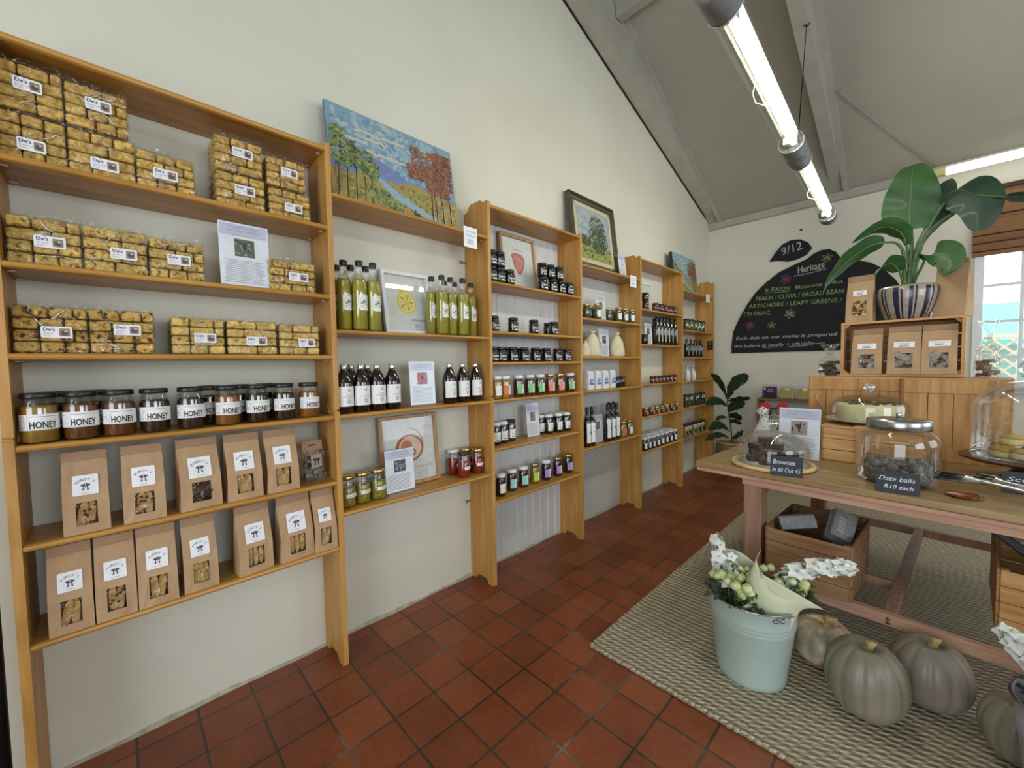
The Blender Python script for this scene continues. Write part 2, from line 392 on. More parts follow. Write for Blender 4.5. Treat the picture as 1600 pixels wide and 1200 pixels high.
# bamboo roman blind
m, nt, N, L, bs = nodes('bamboo_blind'); v = coords(N, L, (1, 1, 1)); wv = N.new('ShaderNodeTexWave'); wv.bands_direction = 'Z'; wv.inputs['Scale'].default_value = 55; wv.inputs['Distortion'].default_value = 1.5; L.new(v, wv.inputs[0])
nx = noise(N, L, coords(N, L, (6, 1, 60)), 2.0, 4); mx = N.new('ShaderNodeMixRGB'); mx.inputs[0].default_value = .5
L.new(wv.outputs[0], mx.inputs[1]); L.new(nx.outputs[0], mx.inputs[2]); L.new(ramp(N, L, mx.outputs[0], [(0.25, '5a3a26'), (0.55, '94663f'), (0.85, 'b28558')]), bs.inputs['Base Color']); bs.inputs['Roughness'].default_value = .7
bump(N, L, bs, wv.outputs[0], .5, .004); m_bam = m
t = thing('bamboo_blind', 'brown woven bamboo roman blind drawn halfway over the window', 'blind', (2.225, YB-0.02, 2.18))
b = MB(); prof = [(0, 0.56), (-.008, .55), (-.006, .36), (-.02, .33), (-.006, .3), (-.006, .2), (-.03, .17), (-.01, .13), (-.035, .1), (-.02, .06), (-.045, .03), (-.03, 0), (-.005, 0), (0, .05)]
b.prism(prof, 'x', 0, 1.5); b.build('blind_fabric', m_bam, t)
b = MB()
for z, yy in ((.34, -.022), (.175, -.032), (.105, -.037), (.035, -.047)): b.tube([(0, yy, z), (1.5, yy, z)], .005, 6)
b.build('fold_rods', mat('dark_bamboo', '2c1a12', rough=.6), t)
b = MB(); b.box(0, 1.5, -.03, 0.01, .55, .585); b.build('head_rail', mat('dark_bamboo', '2c1a12'), t)

# outside the window
m_teal = mat('teal_boards', '3fa79c', '58bdb0', rough=.6, scale=3)
t = thing('teal_outbuilding', 'turquoise painted building seen outside through the window', 'building', (2.2, 7.6, 0))
b = MB(); b.box(0, 4.5, 0, 2, 0, 1.46); b.build('wall', m_teal, t)
b = MB(); b.prism([(-.25, 1.44), (1.2, 2.0), (1.2, 2.05), (-.25, 1.5)], 'x', -.2, 4.7); b.build('roof', mat('teal_roof', '4bb3ad', '5cc3bc', rough=.5, scale=3), t)
t = thing('lattice_fence', 'cream criss-cross lattice fence outside the window', 'fence', (2.1, 6.9, -.1))
b = MB(); m_lat = mat('cream_lattice', 'd8c68c', 'e6d7a5', rough=.6)
for k in range(44):
    x = -1.6+k*.13
    for s in (-1, 1):
        z0, z1 = 0.1, 1.62; xa = x if s > 0 else x+1.52; xb = xa+s*1.52
        b.bx(((xa+xb)/2, .01*s, .86), (.022, .008, 2.15), Matrix.Rotation(s*PI/4, 3, 'Y'))
b.build('lattice', m_lat, t)
b = MB(); b.box(-1.6, 5, -.02, .02, 1.61, 1.65); b.box(-1.6, 5, -.02, .02, .05, .1)
b.build('rail', m_lat, t)
b = MB(); b.box(-8, 14, YB+.25, 30, -.1, -.04); struct(b.build('ground', mat('outside_paving', 'b8b4a8', 'c6c2b6', rough=.8, scale=2)))

# ------------------------------------------------------------------ shelving bays
D = 0.2152; H = 2.228
PY = [-0.2233+0.8746*i for i in range(7)]
TH = 0.0213
def side_panel(y, parent):
    """upright: curved crest on top, arch cut at the foot, groove where upper and lower boards meet"""
    def crest():
        return [(D-.004, H-.004), (D-.012, H), (D-.03, H-.004), (D-.036, H-.014), (D-.046, H-.013), (D-.052, H+.002), (D-.064, H+.014), (D-.15, H+.014), (D-.168, H+.0), (D-.176, H-.018), (D-.19, H-.024), (0.004, H-.028)]
    foot = [(0.004, 0), (.05, 0), (.056, .018), (.07, .03), (.14, .03), (.155, .022), (.162, 0), (D-.006, 0), (D, .006)]
    b = MB()
    lo = [p for p in foot] + [(D, 1.115), (0.004, 1.115)]
    b.prism([(p[0], p[1]) for p in lo], 'y', y-TH/2, y+TH/2)
    up = [(0.004, 1.121), (D-.004, 1.121), (D-.002, H-.01)] + crest()
    b.prism(up, 'y', y-TH/2, y+TH/2)
    b.box(.01, D-.012, y-TH/2+.002, y+TH/2-.002, 1.11, 1.125)
    o = b.build('side_panel', m_post, parent, bevel=0.004, seg=3)
    b = MB()   # little scalloped support blocks at the joint
    for s in (-1, 1):
        b.prism([(0.03, 1.104), (D-.06, 1.104), (D-.055, 1.12), (D-.07, 1.128), (D-.08, 1.145), (.03, 1.15)], 'y', y+s*TH/2 if s > 0 else y-TH/2-.004, y+TH/2+.004 if s > 0 else y-TH/2)
    b.build('joint_block', m_post, parent, bevel=0.001)
SH = {1: [2.209, 1.890, 1.605, 1.355, 1.10, .82, .535], 2: [2.03, 1.463, 1.10, .675], 3: [2.213, 1.785, 1.50, 1.32, 1.10, .813, .50],
      4: [2.026, 1.64, 1.355, 1.10, .67], 5: [2.213, 1.781, 1.468, 1.108, .815, .50], 6: [2.045, 1.64, 1.355, 1.10, .82, .50]}
BL = {1: 'tall pine shelving bay holding rusks, honey jars and paper biscotti bags', 2: 'pine shelving bay holding lemon cordial, dark syrup bottles and the landscape canvas on top',
      3: 'pine shelving bay with grooved white backing, full of jam and olive jars', 4: 'pine shelving bay holding cloth sacks and cartons under the framed tree painting',
      5: 'narrow-looking pine shelving bay with carrot picture and rows of white-lidded jars', 6: 'farthest pine shelving bay next to the back wall corner'}
m_pin = mat('shelf_pin_plastic', 'c8b8a8', rough=.3)
for k in range(1, 7):
    t = thing('shelving_bay', BL[k], 'shelf', (0, (PY[k-1]+PY[k])/2, 0), 0, 'pine shelving bays along the left wall')
    yc = (PY[k-1]+PY[k])/2; ya, yb = PY[k-1]+TH/2+.0005-yc, PY[k]-TH/2-.0005-yc
    for z in SH[k]:
        b = MB(); n = [(0.003, z-.02), (D-.012, z-.02), (D-.004, z-.017), (D-.001, z-.01), (D-.004, z-.003), (D-.012, z), (0.003, z)]
        b.prism(n, 'y', ya, yb); s = b.build('shelf_board', m_shelf, t, bevel=0.001, seg=1)
        for yy in (ya+.012, yb-.012):
            for xx in (.035, D-.045): b = MB(); b.lathe([(.009, 0), (.009, .003), (.004, .004)], 8, c=(xx, yy, z-.0245)); b.build('shelf_pin', m_pin, s)
    def SP(y):
        side_panel(y-yc, t)
    if k == 1: SP(PY[0])
    SP(PY[k])
    if k == 3:
        b = MB(); g = []; y = ya
        pts = [(0.0005, ya)]
        yy = ya
        while yy < yb-.05:
            pts += [(.006, yy+.004), (.006, yy+.064), (.0105, yy+.068), (.0105, yy+.074), (.006, yy+.078)] ; yy += .08
        pts += [(.006, yb), (.0005, yb)]
        b.prism(pts, 'z', 0.01, 2.19); b.build('grooved_back_panel', mat('white_beadboard', 'c9c9c6', 'd3d3d0', rough=.5, scale=4), t)
    if k == 4:
        b = MB(); b.box(.0005, .0055, ya+.1, yb, .02, 2.0); b.build('back_panel', mat('white_backing_board', 'c6c6c0', 'cfcfca', rough=.55, scale=4), t)
# clear plastic brackets on the wall
b = MB()
for (y, z) in ((PY[2]-.04, 1.93), (PY[2]-.04, .47)): pass
for (y, z, l) in ((PY[2]-.035, 1.915, 'small metal wall bracket high beside the second upright'), (PY[2]-.03, .47, 'small metal wall bracket low beside the second upright'), (PY[0]+.05, 1.76, 'small metal wall bracket in the top left corner of the first bay')):
    b = MB(); b.box(0, .012, -.016, .0, -.008, .008); b.tube([(.006, 0, 0), (.006, .02, 0)], .004, 6)
    o = b.build('wall_bracket', m_metal); o.location = (0.0002, y, z); tag(o, l, 'bracket')

ITEMS = [
 ('rusk', (0.127, 0.13, 0, (0.0, 0.35)), 0.1, -0.144, 1.89, 0, 'pack of rusks at the bottom of the leftmost stack on the top rusk shelf', 'clear packs of rusks in the first shelving bay'),
 ('rusk', (0.127, 0.13, 0, (0.0, 0.55)), 0.1, -0.144, 2.027, 0, 'pack of rusks on top of the leftmost stack on the top rusk shelf', 'clear packs of rusks in the first shelving bay'),
 ('rusk', (0.145, 0.13, 0, (0.05, 0.3)), 0.1, -0.006, 1.89, 0, 'lower rusk pack of the second stack on the top rusk shelf', 'clear packs of rusks in the first shelving bay'),
 ('rusk', (0.134, 0.125, 0, (0.05, 0.6)), 0.1, -0.012, 2.027, 0, 'upper rusk pack of the second stack on the top rusk shelf', 'clear packs of rusks in the first shelving bay'),
 ('rusk', (0.148, 0.12, 0, (0, 0.45)), 0.1, 0.142, 1.89, 0, 'single unstacked rusk pack on the top rusk shelf', 'clear packs of rusks in the first shelving bay'),
 ('rusk', (0.152, 0.12, 0, (0.1, 0.55)), 0.1, 0.351, 1.89, 0, 'lower rusk pack of the narrow stack right of the gap on the top rusk shelf', 'clear packs of rusks in the first shelving bay'),
 ('rusk', (0.148, 0.12, 0, (0.1, 0.6)), 0.1, 0.349, 2.017, 0, 'upper rusk pack of the narrow stack right of the gap on the top rusk shelf', 'clear packs of rusks in the first shelving bay'),
 ('rusk', (0.149, 0.11, 0, (0.1, 0.4)), 0.1, 0.514, 1.89, 0, 'lower rusk pack of the stack touching the right post on the top rusk shelf', 'clear packs of rusks in the first shelving bay'),
 ('rusk', (0.138, 0.11, 0, (0.1, 0.55)), 0.1, 0.505, 2.007, 0, 'upper rusk pack of the stack touching the right post on the top rusk shelf', 'clear packs of rusks in the first shelving bay'),
 ('rusk', (0.145, 0.135, 1, (0.1, 0.5)), 0.1, -0.135, 1.605, 0, 'leftmost rusk pack on the middle rusk shelf', 'clear packs of rusks in the first shelving bay'),
 ('rusk', (0.144, 0.135, 1, (0.15, 0.45)), 0.1, 0.011, 1.605, 0, 'second rusk pack from the left on the middle rusk shelf', 'clear packs of rusks in the first shelving bay'),
 ('rusk', (0.145, 0.13, 1, (0.05, 0.5)), 0.1, 0.158, 1.605, 0, 'rusk pack just left of the printed notice on the middle rusk shelf', 'clear packs of rusks in the first shelving bay'),
 ('rusk', (0.168, 0.12, 1, (0.15, 0.5)), 0.1, 0.513, 1.605, 0, 'small rusk pack right of the printed notice on the middle rusk shelf', 'clear packs of rusks in the first shelving bay'),
 ('rusk', (0.146, 0.135, 2, (0.1, 0.45)), 0.1, -0.134, 1.355, 0, 'big dark-flecked rusk pack at the left end of the bottom rusk shelf', 'clear packs of rusks in the first shelving bay'),
 ('rusk', (0.148, 0.135, 2, (0.1, 0.55)), 0.1, 0.015, 1.355, 0, 'dark-flecked rusk pack second from the left on the bottom rusk shelf', 'clear packs of rusks in the first shelving bay'),
 ('rusk', (0.147, 0.125, 3, (0.15, 0.45)), 0.1, 0.205, 1.355, 0, 'rusk pack right of the gap on the bottom rusk shelf', 'clear packs of rusks in the first shelving bay'),
 ('rusk', (0.161, 0.125, 3, (0.1, 0.4)), 0.1, 0.366, 1.355, 0, 'rusk pack second from the right post on the bottom rusk shelf', 'clear packs of rusks in the first shelving bay'),
 ('rusk', (0.149, 0.12, 3, (0.2, 0.4)), 0.1, 0.529, 1.355, 0, 'rusk pack touching the right post on the bottom rusk shelf', 'clear packs of rusks in the first shelving bay'),
 ('honey', 'golden', 0.169, -0.169, 1.1, 0.12, 'golden honey jar, first from the left in the front honey row', 'jars of honey in a row in the first bay'),
 ('honey', 'brown', 0.169, -0.087, 1.1, 0.0, 'brown honey jar, second from the left in the front honey row', 'jars of honey in a row in the first bay'),
 ('honey', 'brown', 0.169, -0.005, 1.1, 0.05, 'brown honey jar, third from the left in the front honey row', 'jars of honey in a row in the first bay'),
 ('honey', 'dark', 0.169, 0.079, 1.1, 0.0, 'dark honey jar, fourth from the left in the front honey row', 'jars of honey in a row in the first bay'),
 ('honey', 'dark', 0.169, 0.173, 1.1, -0.05, 'dark honey jar, fifth from the left in the front honey row', 'jars of honey in a row in the first bay'),
 ('honey', 'amber', 0.169, 0.277, 1.1, 0.08, 'amber honey jar, sixth from the left in the front honey row', 'jars of honey in a row in the first bay'),
 ('honey', 'dark', 0.169, 0.371, 1.1, 0.05, 'dark honey jar, seventh from the left in the front honey row', 'jars of honey in a row in the first bay'),
 ('honey', 'dark', 0.169, 0.461, 1.1, 0.12, 'dark honey jar, eighth from the left in the front honey row', 'jars of honey in a row in the first bay'),
 ('honey', 'amber', 0.169, 0.555, 1.1, 0.05, 'amber honey jar, ninth from the left in the front honey row', 'jars of honey in a row in the first bay'),
 ('honey', 'dark', 0.09, -0.144, 1.1, 0, 'honey jar in the back row, first from the left, mostly hidden by front jars', 'jars of honey in a row in the first bay'),
 ('honey', 'dark', 0.09, -0.065, 1.1, 0, 'honey jar in the back row, second from the left, mostly hidden by front jars', 'jars of honey in a row in the first bay'),
 ('honey', 'dark', 0.09, 0.235, 1.1, 0, 'honey jar in the back row, third from the left, mostly hidden by front jars', 'jars of honey in a row in the first bay'),
 ('honey', 'dark', 0.09, 0.328, 1.1, 0, 'honey jar in the back row, fourth from the left, mostly hidden by front jars', 'jars of honey in a row in the first bay'),
 ('honey', 'dark', 0.09, 0.419, 1.1, 0, 'honey jar in the back row, fifth from the left, mostly hidden by front jars', 'jars of honey in a row in the first bay'),
 ('bag', (0.098, 0.25, 'raisin'), 0.1, -0.087, 0.82, 0, 'brown biscotti bag standing alone at the left of the upper bag shelf', 'brown paper biscotti bags in the first bay'),
 ('bag', (0.102, 0.25, 'cranberry'), 0.1, 0.041, 0.82, 0, 'brown bag of berry biscotti, second on the upper bag shelf', 'brown paper biscotti bags in the first bay'),
 ('bag', (0.117, 0.25, 'choc'), 0.1, 0.183, 0.82, 0.12, 'brown bag with dark chocolate pieces in its window, turned slightly', 'brown paper biscotti bags in the first bay'),
 ('bag', (0.112, 0.25, 'plain'), 0.1, 0.315, 0.82, 0.05, 'brown biscotti bag in fourth place on the upper bag shelf', 'brown paper biscotti bags in the first bay'),
 ('bag', (0.113, 0.25, 'plain'), 0.1, 0.442, 0.82, 0.05, 'brown biscotti bag beside the small chocolate pouch', 'brown paper biscotti bags in the first bay'),
 ('bag', (0.092, 0.262, 'plain'), 0.1, -0.131, 0.535, 0, 'leftmost of the three touching biscotti bags on the lowest shelf', 'brown paper biscotti bags in the first bay'),
 ('bag', (0.092, 0.262, 'raisin'), 0.1, -0.036, 0.535, 0, 'middle of the three touching biscotti bags on the lowest shelf', 'brown paper biscotti bags in the first bay'),
 ('bag', (0.099, 0.262, 'plain'), 0.1, 0.062, 0.535, 0, 'right of the three touching biscotti bags on the lowest shelf', 'brown paper biscotti bags in the first bay'),
 ('bag', (0.097, 0.26, 'broken'), 0.1, 0.173, 0.535, 0.05, 'fourth biscotti bag on the lowest shelf, standing in a gap of its own', 'brown paper biscotti bags in the first bay'),
 ('bag', (0.114, 0.26, 'thin'), 0.1, 0.337, 0.535, 0.1, 'fifth biscotti bag on the lowest shelf with thin slices in its window', 'brown paper biscotti bags in the first bay'),
 ('bag', (0.125, 0.262, 'thin'), 0.1, 0.481, 0.535, 0.08, 'sixth biscotti bag on the lowest shelf, leaning toward the end bag', 'brown paper biscotti bags in the first bay'),
 ('bag', (0.09, 0.262, 'plain'), 0.1, 0.591, 0.535, 0, 'last biscotti bag on the lowest shelf against the right post', 'brown paper biscotti bags in the first bay'),
 ('lemon', '', 0.087, 0.695, 1.463, 0, 'tall lemon cordial bottle left of the lemon picture, first in the front row', 'tall bottles of lemon cordial in the second bay'),
 ('lemon', '', 0.143, 0.727, 1.463, 0, 'tall lemon cordial bottle left of the lemon picture, second in the front row', 'tall bottles of lemon cordial in the second bay'),
 ('lemon', '', 0.178, 0.782, 1.463, 0, 'tall lemon cordial bottle left of the lemon picture, third in the front row', 'tall bottles of lemon cordial in the second bay'),
 ('lemon', '', 0.178, 0.846, 1.463, 0, 'tall lemon cordial bottle left of the lemon picture, fourth in the front row', 'tall bottles of lemon cordial in the second bay'),
 ('lemon', '', 0.037, 0.737, 1.463, 0, 'tall lemon cordial bottle behind the left front row, first from the left', 'tall bottles of lemon cordial in the second bay'),
 ('lemon', '', 0.075, 0.787, 1.463, 0, 'tall lemon cordial bottle behind the left front row, second from the left', 'tall bottles of lemon cordial in the second bay'),
 ('lemon', '', 0.1, 0.847, 1.463, 0, 'tall lemon cordial bottle behind the left front row, third from the left', 'tall bottles of lemon cordial in the second bay'),
 ('lemon', '', 0.115, 1.2, 1.463, 0, 'tall lemon cordial bottle right of the lemon picture, first from the left', 'tall bottles of lemon cordial in the second bay'),
 ('lemon', '', 0.175, 1.223, 1.463, 0, 'tall lemon cordial bottle right of the lemon picture, second from the left', 'tall bottles of lemon cordial in the second bay'),
 ('lemon', '', 0.16, 1.29, 1.463, 0, 'tall lemon cordial bottle right of the lemon picture, third from the left', 'tall bottles of lemon cordial in the second bay'),
 ('lemon', '', 0.178, 1.356, 1.463, 0, 'tall lemon cordial bottle right of the lemon picture, fourth from the left', 'tall bottles of lemon cordial in the second bay'),
 ('lemon', '', 0.11, 1.467, 1.463, 0, 'tall lemon cordial bottle right of the lemon picture, fifth from the left', 'tall bottles of lemon cordial in the second bay'),
 ('lemon', '', 0.07, 1.311, 1.463, 0, 'lemon cordial bottle at the back right group, left one showing only its cap', 'tall bottles of lemon cordial in the second bay'),
 ('lemon', '', 0.07, 1.382, 1.463, 0, 'lemon cordial bottle at the back right group, right one showing only its cap', 'tall bottles of lemon cordial in the second bay'),
 ('syrup', '', 0.172, 0.701, 1.1, 0, 'dark syrup bottle left of the notice, first in the front row', 'dark bottles of syrup in the second bay'),
 ('syrup', '', 0.172, 0.777, 1.1, 0, 'dark syrup bottle left of the notice, second in the front row', 'dark bottles of syrup in the second bay'),
 ('syrup', '', 0.172, 0.853, 1.1, 0, 'dark syrup bottle left of the notice, third in the front row', 'dark bottles of syrup in the second bay'),
 ('syrup', '', 0.172, 0.929, 1.1, 0, 'dark syrup bottle left of the notice, fourth in the front row', 'dark bottles of syrup in the second bay'),
 ('syrup', '', 0.08, 0.77, 1.1, 0, 'dark syrup bottle in the back row, first behind the front labels', 'dark bottles of syrup in the second bay'),
 ('syrup', '', 0.08, 0.85, 1.1, 0, 'dark syrup bottle in the back row, second behind the front labels', 'dark bottles of syrup in the second bay'),
 ('syrup', '', 0.165, 1.265, 1.1, 0, 'dark syrup bottle right of the notice, first from the left', 'dark bottles of syrup in the second bay'),
 ('syrup', '', 0.16, 1.357, 1.1, 0, 'dark syrup bottle right of the notice, second from the left', 'dark bottles of syrup in the second bay'),
 ('syrup', '', 0.15, 1.456, 1.1, 0, 'dark syrup bottle right of the notice, third from the left', 'dark bottles of syrup in the second bay'),
 ('jam', 'yellow', 0.139, 0.712, 0.675, 0, 'gold-lidded jar of yellow preserve, first from the left post', 'jars of yellow preserve beside the orange picture'),
 ('jam', 'yellow', 0.13, 0.784, 0.675, 0, 'gold-lidded jar of yellow preserve, second from the left post', 'jars of yellow preserve beside the orange picture'),
 ('jam', 'yellow', 0.13, 0.861, 0.675, 0, 'gold-lidded jar of yellow preserve, third from the left post', 'jars of yellow preserve beside the orange picture'),
 ('jam', 'red_white', 0.046, 1.366, 0.675, 0, 'red jelly jar with the white lid', 'jars of red jelly in the second bay'),
 ('jam', 'red_black', 0.141, 1.368, 0.675, 0, 'red jelly jar with the black lid', 'jars of red jelly in the second bay'),
 ('jam', 'red_gold', 0.068, 1.435, 0.675, 0, 'red jelly jar behind the black-lidded one, gold lid', 'jars of red jelly in the second bay'),
 ('jam', 'red_gold', 0.127, 1.477, 0.675, 0, 'red jelly jar with gold lid nearest the right post', 'jars of red jelly in the second bay'),
 ('black', 'script', 0.176, 1.572, 1.785, 0, 'black jar hidden by the post at the left of the strawberry picture, bottom one', 'black jars of olives in the third bay'),
 ('black', 'script', 0.176, 1.572, 1.875, 0, 'black jar at the left post beside the strawberry picture, top one', 'black jars of olives in the third bay'),
 ('black', 'script', 0.176, 1.639, 1.785, 0, 'black jar under another, left of the strawberry picture', 'black jars of olives in the third bay'),
 ('black', 'script', 0.176, 1.639, 1.875, 0, 'black jar on top of another, left of the strawberry picture', 'black jars of olives in the third bay'),
 ('black', 'script', 0.176, 1.717, 1.785, 0, 'single black jar in front of the strawberry picture', 'black jars of olives in the third bay'),
 ('black', 'script', 0.176, 2.023, 1.785, 0, 'black jar in the bottom tier right of the strawberry picture, first from left', 'black jars of olives in the third bay'),
 ('black', 'script', 0.176, 2.123, 1.785, 0, 'black jar in the bottom tier right of the strawberry picture, second from left', 'black jars of olives in the third bay'),
 ('black', 'script', 0.176, 2.214, 1.785, 0, 'black jar in the bottom tier right of the strawberry picture, third from left', 'black jars of olives in the third bay'),
 ('black', 'script', 0.176, 2.305, 1.785, 0, 'black jar in the bottom tier right of the strawberry picture, fourth from left', 'black jars of olives in the third bay'),
 ('black', 'script', 0.176, 2.017, 1.875, 0, 'black jar in the top tier right of the strawberry picture, first from left', 'black jars of olives in the third bay'),
 ('black', 'script', 0.176, 2.099, 1.875, 0, 'black jar in the top tier right of the strawberry picture, second from left', 'black jars of olives in the third bay'),
 ('black', 'script', 0.176, 2.189, 1.875, 0, 'black jar in the top tier right of the strawberry picture, third from left', 'black jars of olives in the third bay'),
 ('black', 'script', 0.17, 1.588, 1.5, 0, 'squat black jar spaced along the fourth jar shelf from above, first from left', 'black jars of olives in the third bay'),
 ('black', 'script', 0.17, 1.747, 1.5, 0, 'squat black jar spaced along the fourth jar shelf from above, second from left', 'black jars of olives in the third bay'),
 ('black', 'script', 0.17, 1.935, 1.5, 0, 'squat black jar spaced along the fourth jar shelf from above, third from left', 'black jars of olives in the third bay'),
 ('black', 'script', 0.17, 2.137, 1.5, 0, 'squat black jar spaced along the fourth jar shelf from above, fourth from left', 'black jars of olives in the third bay'),
 ('black', 'script', 0.1, 2.159, 1.5, 0, 'squat black jar tucked behind the rightmost one on its shelf', 'black jars of olives in the third bay'),
 ('black', 'script', 0.176, 1.574, 1.32, 0, 'black jar with white script, first in the packed row of the third bay', 'black jars of olives in the third bay'),
 ('black', 'script', 0.176, 1.639, 1.32, 0, 'black jar with white script, second in the packed row of the third bay', 'black jars of olives in the third bay'),
 ('black', 'script', 0.176, 1.733, 1.32, 0, 'black jar with white script, third in the packed row of the third bay', 'black jars of olives in the third bay'),
 ('black', 'script', 0.176, 1.836, 1.32, 0, 'black jar with white script, fourth in the packed row of the third bay', 'black jars of olives in the third bay'),
 ('black', 'script', 0.176, 1.941, 1.32, 0, 'black jar with white script, fifth in the packed row of the third bay', 'black jars of olives in the third bay'),
 ('black', 'script', 0.176, 2.048, 1.32, 0, 'black jar with white script, sixth in the packed row of the third bay', 'black jars of olives in the third bay'),
 ('black', 'script', 0.176, 2.168, 1.32, 0, 'black jar with white script, seventh in the packed row of the third bay', 'black jars of olives in the third bay'),
 ('black', 'script', 0.176, 2.268, 1.32, 0, 'black jar with white script, eighth in the packed row of the third bay', 'black jars of olives in the third bay'),
 ('black', 'script', 0.1, 1.777, 1.32, 0, 'black jar behind the packed row, first from the left', 'black jars of olives in the third bay'),
 ('black', 'script', 0.1, 1.882, 1.32, 0, 'black jar behind the packed row, second from the left', 'black jars of olives in the third bay'),
 ('black', 'script', 0.1, 2.091, 1.32, 0, 'black jar behind the packed row, third from the left', 'black jars of olives in the third bay'),
 ('pot', 'y_w', 0.175, 1.596, 1.1, 0, 'yellow preserve jar with plain label, first from the left on its shelf', 'jars with two-colour labels on the eye level shelf'),
 ('pot', 'y_o', 0.175, 1.666, 1.1, 0, 'yellow preserve jar with orange label, second from the left on its shelf', 'jars with two-colour labels on the eye level shelf'),
 ('pot', 'b_g', 0.175, 1.782, 1.1, 0, 'brown chutney jar with green label, third from the left on its shelf', 'jars with two-colour labels on the eye level shelf'),
 ('pot', 'b_g', 0.175, 1.881, 1.1, 0, 'brown chutney jar with green label, fourth from the left on its shelf', 'jars with two-colour labels on the eye level shelf'),
 ('pot', 'b_g', 0.175, 1.98, 1.1, 0, 'brown chutney jar with green label, fifth from the left on its shelf', 'jars with two-colour labels on the eye level shelf'),
 ('pot', 'o_o', 0.175, 2.084, 1.1, 0, 'orange preserve jar with red label, sixth from the left on its shelf', 'jars with two-colour labels on the eye level shelf'),
 ('pot', 'o_o', 0.175, 2.19, 1.1, 0, 'orange preserve jar with red label, seventh from the left on its shelf', 'jars with two-colour labels on the eye level shelf'),
 ('pot', 'b_g', 0.175, 2.306, 1.1, 0, 'brown chutney jar with green label, eighth from the left on its shelf', 'jars with two-colour labels on the eye level shelf'),
 ('pot', 'dk_p', 0.117, 1.634, 0.813, 0, 'dark jam jar with white lid at left of the shelf, first one', 'white-lidded dark jam jars in the third bay'),
 ('pot', 'dk_p', 0.108, 1.704, 0.813, 0, 'dark jam jar with white lid at left of the shelf, second one', 'white-lidded dark jam jars in the third bay'),
 ('pot', 'dk_k', 0.09, 1.79, 0.813, 0, 'dark red jar with dark lid behind the two white-lidded jars', ''),
 ('pot', 'dk_p', 0.101, 2.154, 0.813, 0, 'white-lidded dark jam jar in the front right block, first from left', 'white-lidded dark jam jars in the third bay'),
 ('pot', 'dk_p', 0.113, 2.244, 0.813, 0, 'white-lidded dark jam jar in the front right block, second from left', 'white-lidded dark jam jars in the third bay'),
 ('pot', 'dk_p', 0.122, 2.324, 0.813, 0, 'white-lidded dark jam jar in the front right block, third from left', 'white-lidded dark jam jars in the third bay'),
 ('pot', 'dk_p', 0.09, 2.446, 0.813, 0, 'white-lidded dark jam jar in the front right block, fourth from left', 'white-lidded dark jam jars in the third bay'),
 ('pot', 'dk_p', 0.069, 2.095, 0.813, 0, 'white-lidded dark jam jar in the back right block, first from left', 'white-lidded dark jam jars in the third bay'),
 ('pot', 'dk_p', 0.058, 2.205, 0.813, 0, 'white-lidded dark jam jar in the back right block, second from left', 'white-lidded dark jam jars in the third bay'),
 ('pot', 'dk_p', 0.063, 2.288, 0.813, 0, 'white-lidded dark jam jar in the back right block, third from left', 'white-lidded dark jam jars in the third bay'),
 ('pot', 'dk_p', 0.062, 2.355, 0.813, 0, 'white-lidded dark jam jar in the back right block, fourth from left', 'white-lidded dark jam jars in the third bay'),
 ('pot', 'dk_w', 0.142, 1.645, 0.5, 0, 'dark jam jar with white label, first on the lowest shelf', 'spaced jam jars on the lowest shelf of the third bay'),
 ('pot', 'br_t', 0.121, 1.76, 0.5, 0, 'brown jam jar with teal label, second on the lowest shelf', 'spaced jam jars on the lowest shelf of the third bay'),
 ('pot', 'br_t', 0.121, 1.867, 0.5, 0, 'brown jam jar with teal label, third on the lowest shelf', 'spaced jam jars on the lowest shelf of the third bay'),
 ('pot', 'y_l', 0.119, 1.98, 0.5, 0, 'amber jam jar with lime label, fourth on the lowest shelf', 'spaced jam jars on the lowest shelf of the third bay'),
 ('pot', 'dk_v', 0.122, 2.093, 0.5, 0, 'white-lidded dark jar with purple label, fifth on the lowest shelf', 'spaced jam jars on the lowest shelf of the third bay'),
 ('pot', 'dk_v2', 0.12, 2.22, 0.5, 0, 'gold-lidded dark jar with purple label, sixth on the lowest shelf', 'spaced jam jars on the lowest shelf of the third bay'),
 ('pot', 'dk_v2', 0.119, 2.346, 0.5, 0, 'gold-lidded dark jar with purple label, seventh on the lowest shelf', 'spaced jam jars on the lowest shelf of the third bay'),
 ('pot', 'gr_n', 0.17, 2.521, 1.64, 0, 'small jar of green pickles, first from the left in the fourth bay', 'jars of pickles in the fourth bay'),
 ('pot', 'gr_n', 0.112, 2.663, 1.64, 0, 'small jar of green pickles, second from the left in the fourth bay', 'jars of pickles in the fourth bay'),
 ('pot', 'gr_w', 0.178, 2.657, 1.64, 0, 'small jar of green pickles, third from the left in the fourth bay', 'jars of pickles in the fourth bay'),
 ('pot', 'gr_n', 0.13, 2.892, 1.64, 0, 'small jar of green pickles, fourth from the left in the fourth bay', 'jars of pickles in the fourth bay'),
 ('pot', 'gr_n', 0.109, 2.987, 1.64, 0, 'small jar of green pickles, fifth from the left in the fourth bay', 'jars of pickles in the fourth bay'),
 ('pot', 'gr_w', 0.173, 2.97, 1.64, 0, 'small jar of green pickles, sixth from the left in the fourth bay', 'jars of pickles in the fourth bay'),
 ('pot', 'gr_w', 0.172, 3.073, 1.64, 0, 'small jar of green pickles, seventh from the left in the fourth bay', 'jars of pickles in the fourth bay'),
 ('pot', 'gr_w', 0.172, 3.183, 1.64, 0, 'small jar of green pickles, eighth from the left in the fourth bay', 'jars of pickles in the fourth bay'),
 ('sack', 0.05, 0.15, 2.532, 1.355, 0, 'small cream cloth sack at the left post', 'cream cloth sacks in the fourth bay'),
 ('sack', 0.085, 0.12, 2.67, 1.355, 0, 'big cream cloth sack left of the notice card', 'cream cloth sacks in the fourth bay'),
